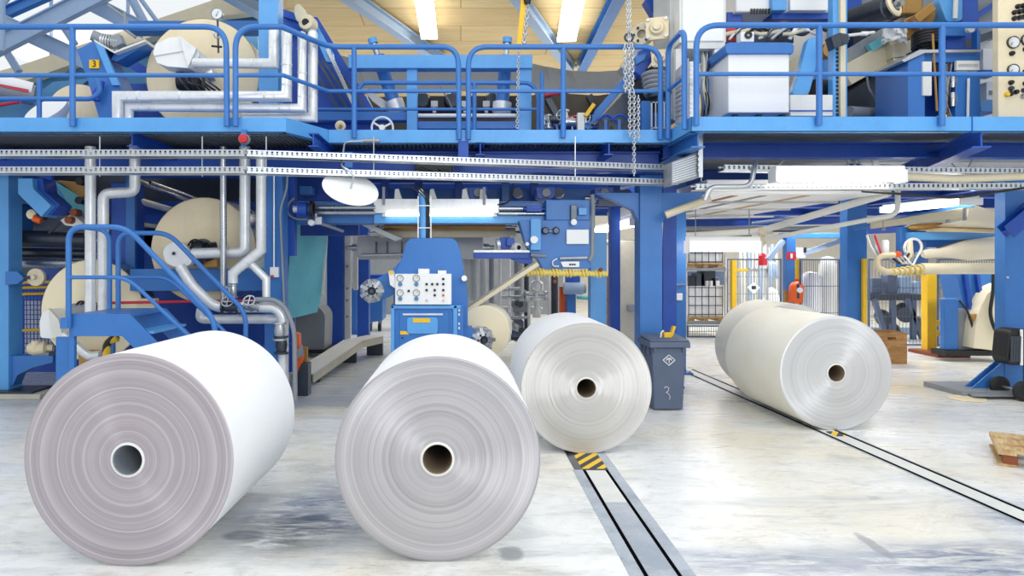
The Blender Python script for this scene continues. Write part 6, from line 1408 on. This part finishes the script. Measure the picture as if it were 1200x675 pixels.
# caged tanks on a rack
rk = thing('storage_rack', 'steel storage rack holding the caged white tanks', 'rack', P(828, 392, 17))
for px in (803, 849.5): MB().pbox(px, px + 2.5, 286, 393, 17.0, .06).build('upright', 'grey_light', rk); MB().pbox(px, px + 2.5, 286, 390, 18.1, .06).build('upright', 'grey_light', rk)
for py in (314, 377): MB().pbox(805, 851, py, py + 3.5, 16.97, .06).build('shelf_beam', 'grey', rk); MB().pbox(805, 851, py - 1, py + 2, 18.1, .06).build('shelf_beam', 'grey', rk)
MB().pbox(850, 900, 315, 318.5, 17.6, .06).build('shelf_beam', 'grey_light', rk); MB().pbox(898, 901, 286, 385, 17.6, .06).build('upright', 'grey_light', rk)
for k, (ya, yb3) in enumerate(((336, 372), (285, 309))):
    t = thing('caged_tank', ['white tank in wire cage on the lower rack shelf', 'white tank in wire cage on the upper rack shelf behind the low lamp'][k], 'tank', P(827, yb3 + 4, 17.2), 'caged white tanks on the rack')
    MB().pbox(807.5, 846, ya, yb3, 17.12, .85).build('tank', 'white', t, bevel=.05); m = MB()
    for i in range(6): m.tube([P(807 + i * 7.9, ya - 1, 17.06), P(807 + i * 7.9, yb3, 17.06)], .012, 5)
    for j in range(4 if k == 0 else 3): m.tube([P(806.5, ya + 1 + j * 10.5, 17.06), P(847, ya + 1 + j * 10.5, 17.06)], .012, 5)
    m.build('cage', 'dark_steel', t)
    for px in (808, 824, 841): MB().pbox(px, px + 6, yb3, yb3 + 4.5, 17.1, .8).build('pallet_block', 'timber', t)
    MB().pbox(806, 848, yb3 - 1, yb3 + .8, 17.05, .9).build('pallet_deck', 'timber', t)
t = thing('drum_group', 'dark boxes and bottles on the rack between the caged tanks', 'box', P(825, 336, 17.4))
for px, py, s, mt in ((812, 328, 5, 'dark_steel'), (820, 326, 6, 'bin_grey'), (830, 322, 9, 'dark_steel'), (838, 330, 5, 'bin_grey')): MB().pbox(px - s, px + s, py - s, 336, 17.7, .3).build('box', mt, t, bevel=.02)
for px in (829, 834, 842): MB().pbox(px - 1.5, px + 1.5, 329, 335, 17.5, .1).build('bottle', 'white', t, bevel=.01)
MB().pbox(805, 851, 318, 334, 18.4, .1).build('back_sheet', 'bin_grey', t)
def fence(label, px0, px1, py0, py1, Y, nx, ny, mat='bin_grey', frame='bin_grey'):
    t = thing('mesh_fence', label, 'fence', P((px0 + px1) / 2, py1, Y), 'wire mesh fences of the far hall'); m = MB()
    for i in range(nx + 1): q = px0 + (px1 - px0) * i / nx; m.tube([P(q, py0, Y), P(q, py1, Y)], .006, 4)
    for j in range(ny + 1): q = py0 + (py1 - py0) * j / ny; m.tube([P(px0, q, Y), P(px1, q, Y)], .007, 4)
    m.build('mesh', mat, t)
    for px in (px0, px1): MB().tube([P(px, py0 - 1, Y), P(px, py1 + 2, Y)], .028, 8).build('post', frame, t)
    for py in (py0, py1): MB().tube([P(px0, py, Y), P(px1, py, Y)], .02, 8).build('rail', frame, t)
    return t
fence('low wire mesh fence below the caged tanks', 806, 850, 382, 394.5, 16.8, 16, 2, 'grey')
fence('wire mesh fence between the small signed column and the blue column', 938, 984, 304, 398, 14.8, 18, 3)
fence('wire mesh fence between blue column and thick yellow post', 1018, 1086, 304, 404, 15.0, 17, 3)
fence('wire mesh fence behind the blue cabinet with cream hood', 1099, 1190, 304, 404, 15.0, 30, 3)
fence('wire mesh fence behind the yellow rack post', 852, 915, 304, 385, 17.2, 20, 4, 'grey')
MB().pbox(858, 863, 305, 388, 16.6, .12).solo('guard_post', 'yellow', 'thin yellow post before the rack of caged tanks', 'post', bevel=.006)
MB().pbox(862, 877, 315, 318, 16.7, .08).solo('yellow_bar', 'yellow', 'short yellow bar level behind the thin yellow post', 'bar')
t = thing('diamond_sign', 'white diamond sign with dark symbol on the far mesh fence', 'sign', P(883.5, 343, 17))
MB().prism([P(876, 337, 17.0), P(883.5, 331, 17.0), P(891, 337, 17.0), P(883.5, 344, 17.0)], (0, .03, 0)).build('plate', 'white', t); MB().pbox(881, 886, 335, 339, 16.99, .01).build('symbol', 'dark_steel', t)
MB().lathe([(0, 0), (.09, 0), (.1, .05), (.1, .24), (.05, .3), (0, .3)], P(894, 311, 17.0), (0, 0, 1), 20).solo('red_canister', 'red', 'red canister beyond the low tube lamp', 'canister')
rnd = random.Random(21)
for k in range(10):
    px = 868 + k * 4.6; z1 = rnd.uniform(284, 292)
    MB().bar(P(px, z1, 18.5), P(px + rnd.uniform(-3, 3), 386, 18.5), .06, .05, (0, 1, 0)).solo('stored_bar', ('grey_light', 'offwhite', 'truss')[k % 3], 'pale steel bar leaning upright behind the far mesh fence', 'bar', 'pale steel bars leaning behind the far mesh fence')
for k, (px0, px1, py0, py1, mt, lab) in enumerate(((938, 962, 318, 398, 'white', 'white plastic wrapped tank behind the mesh fence'), (960, 980, 300, 398, 'offwhite', 'taller pale wrapped tank behind the mesh fence'))):
    c0 = P((px0 + px1) / 2, py1, 16.0); c0.z = 0; r = (px1 - px0) / 2 * 16 / F; h = Z(py0, 16)
    m = MB(); m.lathe([(0, 0), (r * .95, 0), (r, .06), (r * .97, h * .3), (r, h * .55), (r * .95, h * .9), (r * .6, h * .98), (0, h)], c0, (0, 0, 1), 18); m.solo('wrapped_tank', mt, lab, 'tank')
for k, (px, py, r, lab) in enumerate(((905, 318, 7, 'blue grey wrapped bag hanging high behind the far mesh fence'), (904, 352, 9, 'pale wrapped bag low behind the far mesh fence'))):
    c0 = P(px, py, 18.2); m = MB(); m.lathe([(0, -r * .03), (r * .02, -r * .028), (r * .024, 0), (r * .016, r * .03), (r * .005, r * .038), (0, r * .04)], c0, (0, 0, 1), 16); m.solo('wrapped_bag', 'truss' if k == 0 else 'white', lab, 'bag')
t = thing('stored_machine', 'grey blue machine parts stored behind the mesh fence by the thick yellow post', 'machine', P(1055, 405, 16.5))
MB().pbox(1020, 1085, 345, 352, 16.4, .5).build('table', 'dark_steel', t)
for a, b in (((1024, 350), (1040, 400)), ((1062, 350), (1082, 400)), ((1046, 352), (1046, 402)), ((1070, 352), (1070, 402))): MB().bar(P(*a, 16.4), P(*b, 16.4), .1, .1, (0, 1, 0)).build('leg', 'bin_grey', t)
for px, py, r in ((1034, 372, 8), (1060, 366, 10), (1076, 380, 7), (1046, 388, 8)): MB().lathe([(0, -.2), (r * .02, -.18), (r * .022, .1), (0, .2)], P(px, py, 16.6), (.4, 1, .3), 18).build('wheel', 'dark_steel', t)
for px in (1022, 1040, 1056, 1074): MB().pbox(px, px + 12, 322 + (px % 5) * 2, 344, 16.8, .3).build('panel', ('truss', 'grey', 'bin_grey')[px % 3], t, bevel=.02)
MB().pbox(1018, 1090, 384, 406, 17.4, .1).build('sheet', 'truss', t)
# thick yellow post, cabinet and hood
t = thing('yellow_post', 'thick yellow guard post on a rust brown base plate', 'post', P(1092, 412, 14.0))
MB().pbox(1087, 1098, 320, 411, 13.9, .2).build('post', 'yellow', t, bevel=.01); MB().box(X(1083, 13.7), X(1120, 13.7), 13.3, 14.2, 0, .07).build('base_plate', 'brown', t, bevel=.006)
for py in (376, 388): MB().pbox(1098, 1105, py, py + 6, 14.0, .1).build('bracket', 'yellow', t)
t = thing('hood_machine', 'blue cabinet with grey side and cream curved hood beside the base plate column', 'machine', P(1130, 415, 13.0))
MB().pbox(1107, 1123, 350, 410, 12.9, .14).build('cabinet', 'blue', t, bevel=.012); MB().pbox(1123, 1160, 362, 412, 12.98, .3).build('base', 'grey', t, bevel=.01)
MB().pbox(1108, 1175, 411, 417, 12.8, .4).build('plinth', 'black', t)
MB().prism(smooth_poly([(1120, 316), (1170, 316), (1170, 340), (1152, 356), (1136, 378), (1128, 352)], 13.0, rad=.1), (0, .5, 0)).build('arm', 'blue', t, bevel=.01)
for px in (1130, 1144): MB().bar(P(px, 320, 12.97), P(px + 6, 362, 12.97), .06, .1, (0, 1, 0)).build('rib', 'blue_deep_shade', t)
MB().prism([P(a, b, 12.7) for a, b in ((1141, 408), (1144, 380), (1149, 360), (1157, 345), (1166, 336), (1175, 332), (1175, 412), (1166, 411))], (0, .5, 0)).build('hood', 'cream_light', t, bevel=.01)
MB().tube(fillet([P(1164, 320, 12.6), P(1164, 340, 12.6), P(1160, 366, 12.6), P(1163, 380, 12.6), P(1170, 394, 12.6)], .3), .03, 8).build('hose', 'black', t)
MB().tube(fillet([P(1124, 352, 12.85), P(1134, 364, 12.8), P(1140, 384, 12.8)], .2), .02, 8).build('hose', 'black', t); MB().lathe([(0, -.06), (.07, -.05), (.07, .05), (0, .06)], P(1141, 372, 12.8), (0, 1, 0), 14).build('joint', 'brass', t)
# wooden box
Yo = 12.5; t = thing('wooden_box', 'open plywood box with handle hole standing beside the lone cream roll', 'box', P(1045, 427, Yo))
x0, x1 = X(1024, Yo), X(1063, Yo); zt = Z(390, Yo)
hx = X(1045, Yo); m = MB(); z1, z2 = zt - .13, zt - .08
m.box(x0, x1, Yo, Yo + .02, .01, z1).box(x0, x1, Yo, Yo + .02, z2, zt).box(x0, hx - .08, Yo, Yo + .02, z1, z2).box(hx + .08, x1, Yo, Yo + .02, z1, z2)
m.build('front_board', 'crate_ply', t); MB().box(x0, x1, Yo + .5, Yo + .52, .01, zt).build('rear_board', 'crate_ply', t)
for xx in (x0, x1 - .02): MB().box(xx, xx + .02, Yo + .02, Yo + .5, .01, zt).build('side_board', 'crate_ply', t)
MB().box(x0, x1, Yo, Yo + .52, 0, .012).build('bottom', 'crate_ply', t)
# things at the picture edge
t = thing('hose_cart', 'black two wheeled cart with grille leaning at the tall blue column', 'cart', P(1195, 470, 9.2))
MB().prism(smooth_poly([(1183, 389), (1190, 385), (1225, 388), (1225, 428), (1184, 428), (1180, 420)], 9.3, rad=.04), (0, .28, 0)).build('body', 'black', t, bevel=.015)
for k in range(4): MB().bar(P(1186 + k * 3, 394, 9.28), P(1185 + k * 3, 424, 9.28), .03, .02, (0, 1, 0)).build('slat', 'dark_steel', t)
for yy in (9.2, 9.6): MB().lathe([(.05, -.03), (.1, -.04), (.135, -.02), (.135, .02), (.1, .04), (.05, .03)], (X(1199, 9.2), yy, .135), (0, 1, 0), 28).lathe([(0, -.03), (.06, -.03), (.06, .03), (0, .03)], (X(1199, 9.2), yy, .135), (0, 1, 0), 16).build('wheel', 'rubber', t)
MB().tube([(X(1199, 9.2), 9.15, .135), (X(1199, 9.2), 9.62, .135)], .02, 8).build('axle', 'steel', t); MB().tube([(X(1205, 9.3), 9.35, .14), (X(1205, 9.3), 9.35, .6)], .025, 8).build('frame', 'dark_steel', t)
MB().bar(P(1197, 386, 9.28), P(1197, 428, 9.28), .03, .02, (0, 1, 0)).build('edge', 'white', t)
MB().lathe([(0, 0), (.22, 0), (.23, .006), (.22, .014), (0, .016)], P(1133, 466.5, 9.35) * 1 - Vector((0, 0, P(1133, 466.5, 9.35).z)), (0, 0, 1), 40).solo('floor_disc', 'cream', 'flat yellowish disc lying on the floor before the base plate', 'disc')
t = thing('pallet', 'corner of a timber pallet on the floor at the picture edge', 'pallet', (4.97, 6.32, 0)); pq = Vector((4.97, 6.32, 0))
def pbx(nm, mt, x0, x1, y0, y1, z0, z1): return MB().box(pq.x + x0, pq.x + x1, pq.y + y0, pq.y + y1, z0, z1).build(nm, mt, t, bevel=.003)
for k in range(3): pbx('deck_board', 'timber', 0, 1.1, k * .3, k * .3 + .2, .125, .15)
for yy in (.02, .32, .62):
    for xx in (.02, .5, .95): pbx('block', 'brown', xx + .02, xx + .13, yy, yy + .14, .02, .105)
for xx in (0, .48, .96): pbx('stringer_board', 'timber', xx, xx + .14, 0, .8, .104, .126); pbx('skid', 'timber', xx, xx + .14, 0, .8, 0, .021)
MB().tube(fillet([pq + Vector(v) for v in ((.2, -.02, .02), (.22, -.03, .1), (.27, -.02, .155), (.36, .2, .16))], .05), .012, 6).build('strap', 'white', t)
t.rotation_euler = (0, 0, -.58)

# ------------------------------------------------------------------ far pipes between stand and columns
rnd = random.Random(4)
for k, (px, y0, y1, Y, r, mt, lab) in enumerate(((566, 300, 400, 13.5, .07, 'grey_light', 'thick pale upright pipe seen over the small cream roll'), (576, 300, 410, 13.2, .05, 'grey', 'grey upright pipe next to the thick pale one'), (586, 303, 372, 12.8, .028, 'offwhite', 'thin white upright pipe crossing the paper web'), (597, 300, 400, 13, .03, 'white', 'thin white upright pipe right behind the support arm'), (607, 300, 400, 13.8, .08, 'grey', 'thick grey upright pipe behind the support arm'), (617, 300, 400, 14.0, .05, 'dark_steel', 'dark upright pipe behind the far valve'), (643, 320, 372, 12.8, .028, 'offwhite', 'thin pale upright pipe with a red end by the orange post'), (650, 320, 400, 13.6, .07, 'dark_steel', 'dark upright pipe before the orange post'))):
    pipe(lab, [P(px, y0, Y), P(px, y1, Y)], r, seams=False, mat=mt, name='pipe', group='upright pipes beyond the press housing', n=12)
t = thing('pump_station', 'grey pump station with valves and small pipes beyond the big roll at the bin', 'pump', P(610, 400, 13))
for x0, x1, y0, y1, mt in ((600, 620, 352, 366, 'grey'), (600, 614, 376, 396, 'bin_grey'), (588, 602, 360, 372, 'grey_light'), (617, 636, 360, 366, 'galv'), (598, 625, 394, 399, 'black')): MB().pbox(x0, x1, y0, y1, 13.1, .4).build('block', mt, t, bevel=.02)
for pts in ([(598, 366), (598, 392)], [(598, 372), (620, 372)], [(620, 344), (620, 392)], [(604, 384), (618, 390)], [(588, 348), (612, 348), (616, 340)], [(590, 340), (610, 338)]): MB().tube([P(a, b, 12.9) for a, b in pts], .03, 8).build('pipe', rnd.choice(['offwhite', 'galv', 'grey_light']), t)
for px, py in ((605, 384), (613, 388), (598, 380), (608, 356)): MB().lathe([(0, -.08), (.06, -.06), (.07, .05), (0, .08)], P(px, py, 12.8), (rnd.uniform(-1, 1), 1, .3), 14).build('fitting', rnd.choice(['steel', 'blue', 'dark_steel']), t)
v = thing('control_valve', 'pale control valve with round actuator beyond the big roll at the bin', 'valve', P(629, 372, 12.8))
MB().lathe([(0, 0), (.08, 0), (.08, .1), (.05, .14), (.05, .3), (.11, .32), (.11, .36), (.05, .38), (.05, .46), (.12, .5), (.13, .58), (.12, .66), (.06, .7), (.06, .78), (0, .78)], P(629, 372, 12.8), (0, 0, 1), 22).build('body', 'offwhite', v)
MB().tube([P(617, 348, 12.8), P(641, 347, 12.8)], .05, 12).lathe([(0, -.03), (.1, -.03), (.1, .03), (0, .03)], P(618, 348, 12.8), (1, 0, 0), 16).lathe([(0, -.03), (.1, -.03), (.1, .03), (0, .03)], P(640, 347, 12.8), (1, 0, 0), 16).build('pipe', 'galv', v)
MB().ring(P(629, 335, 12.7), (0, 1, 0), .09, .02, 20).build('ring', 'galv', v)
MB().pbox(656, 663.5, 336, 380, 12.6, .1).solo('orange_post', 'orange', 'orange guard post beyond the big roll at the bin', 'post', bevel=.006)
t = thing('motor', 'blue motor on a blue stand next to the orange guard post', 'motor', P(670, 400, 12.4))
MB().pbox(664, 675, 342, 400, 12.5, .25).build('stand', 'blue', t, bevel=.01); MB().tube([P(661, 338, 12.4), P(683, 338, 12.4)], .11, 20).build('body', 'truss', t); MB().pbox(664, 680, 323, 332, 12.4, .2).build('terminal_box', 'blue_deep_shade', t, bevel=.01); MB().lathe([(0, 0), (.09, .0), (.09, .05), (0, .06)], P(683, 338, 12.4), (1, 0, 0), 18).build('fan_cover', 'grey', t)
pipe('green pipe with yellow band behind the light blue slim column', [P(676, 348, 12.6), P(692, 349, 12.6)], .04, seams=False, mat='teal', name='pipe', group=None)
MB().pbox(712, 716, 320, 429, 12.2, .3).solo('timber_panel', 'crate_ply', 'strip of plywood seen beside the dark blue column', 'panel')
struct(MB().pbox(726, 752, 282, 420, 12.0, .5).build('wall_partition', 'concrete', bevel=.01))
m = MB().pbox(736, 746, 357, 364, 11.9, .1).solo('socket_box', 'grey', 'grey socket box on the bare concrete wall', 'box', bevel=.01)
t = thing('switch_box', 'small white switch box on the blue column next to the caged tanks', 'switch', P(797, 352, 11.3))
MB().pbox(793.5, 800, 344, 352, 11.32, .08).build('box', 'white', t, bevel=.006); MB().pbox(791, 803, 332.5, 334, 11.36, .04).build('clip', 'grey', t)
struct(MB().box(-5.5, 3.6, 24, 24.2, 0, 6).build('wall_partition', 'grey')) 

# rear deck over the far side
t = thing('rear_deck', 'grey rear deck with deep blue beams over the caged tanks and fences', 'deck', (8, 16, 3.4))
MB().box(2.75, 14, 10.62, 21, 3.42, 3.5).build('deck_plate', 'grey_light', t)
for yy in (11.5, 13.6, 16.2, 19): MB().ibeam((2.75, yy, 3.28), (14, yy, 3.28), .18, .28, .02).build('beam', 'blue_deep_shade', t)
for xx in (2.9, 6.2, 9.6, 13): MB().ibeam((xx, 10.7, 3.3), (xx, 20.9, 3.3), .16, .22, .02).build('beam', 'blue_deep_shade', t)
for pa, pb2, lab in (((778, 262, 14.2), (985, 258, 14.2), 'deep blue low beam carrying pipes beyond the bin'), ((1016, 270, 14.6), (1060, 268, 14.6), 'short deep blue low beam beside the blue plate with hose loops')): MB().ibeam(P(*pa), P(*pb2), .16, .16, .02).solo('low_beam', 'blue_deep_shade', lab, 'beam')
for k, (pa, pb2) in enumerate((((776, 270.5, 13.8), (940, 270, 13.8)), ((776, 278, 13.0), (880, 276, 13.0)), ((880, 262, 13.5), (965, 252, 13.5)))):
    gpipe(['dark pipe between the flat white duct and the low lamp', 'black cable run close over the low tube lamp', 'dark pipe slanting beneath the flat white duct'][k], [P(*pa), P(*pb2)], .035, ('dark_steel', 'black', 'bin_grey')[k])
for px, py, Y in ((893, 272, 11.4), (893, 281, 11.2)): MB().lathe([(.04, -.05), (.07, -.05), (.085, 0), (.07, .05), (.04, .05)], P(px, py, Y), (.9, -.3, .2), 16).solo('pipe_joint', 'beige', 'round joint on the ' + ('thick' if py < 275 else 'thin') + ' pale pipe beyond the lone cream roll', 'joint')
# ------------------------------------------------------------------ area lights added to brighten the hall
for (x, y, z, sx, sy, p) in ((-6, 21, 7.4, 12, 10, 550), (6, 23, 7.4, 12, 10, 550), (16, 21, 7.4, 10, 12, 500)):
    area('hall_fill', (x, y, z), (0, 0, 0), sx, sy, p)  # unseen broad area lights added to brighten the back hall
for (x, y, z, sx, sy, p) in ((2, 22, 5.4, 16, 12, 330), (14, 20, 5.4, 8, 12, 150)):
    area('ceiling_wash', (x, y, z), (PI, 0, 0), sx, sy, p, (1, .95, .86))  # unseen upward lights added to brighten the plywood ceiling
for (x, y, p) in ((-4.5, 1.5, 56), (0.5, 1.5, 56), (5.5, 1.5, 56), (-4.5, 5.5, 46), (.5, 5.5, 46), (5.5, 5.5, 46)):
    area('hall_fill', (x, y, 7.2), (0, 0, 0), 1.2, 3.2, p)  # unseen overhead lights added to firm up the shadows under the rolls
l = area('roll_end_fill', (3.5, -5, 4.4), (0, 0, 0), 5, 3.5, 360, (.95, .98, 1))  # unseen light added behind the camera for fan highlights on the roll ends
l.rotation_euler = (Vector((.5, 6, 1)) - l.location).to_track_quat('-Z', 'Y').to_euler()
for (x, y, z, sx, sy, p) in ((5, 13, 3.2, 2.2, .3, 70), (8, 15, 3.2, 2.2, .3, 110), (6.5, 18, 3.2, 3, .4, 130), (10, 18, 3.2, 3, .4, 130), (10, 12.6, 3.2, 2, .3, 70)):
    area('under_deck_fill', (x, y, z), (0, 0, 0), sx, sy, p)  # unseen area lights added to lift the dark space under the rear deck
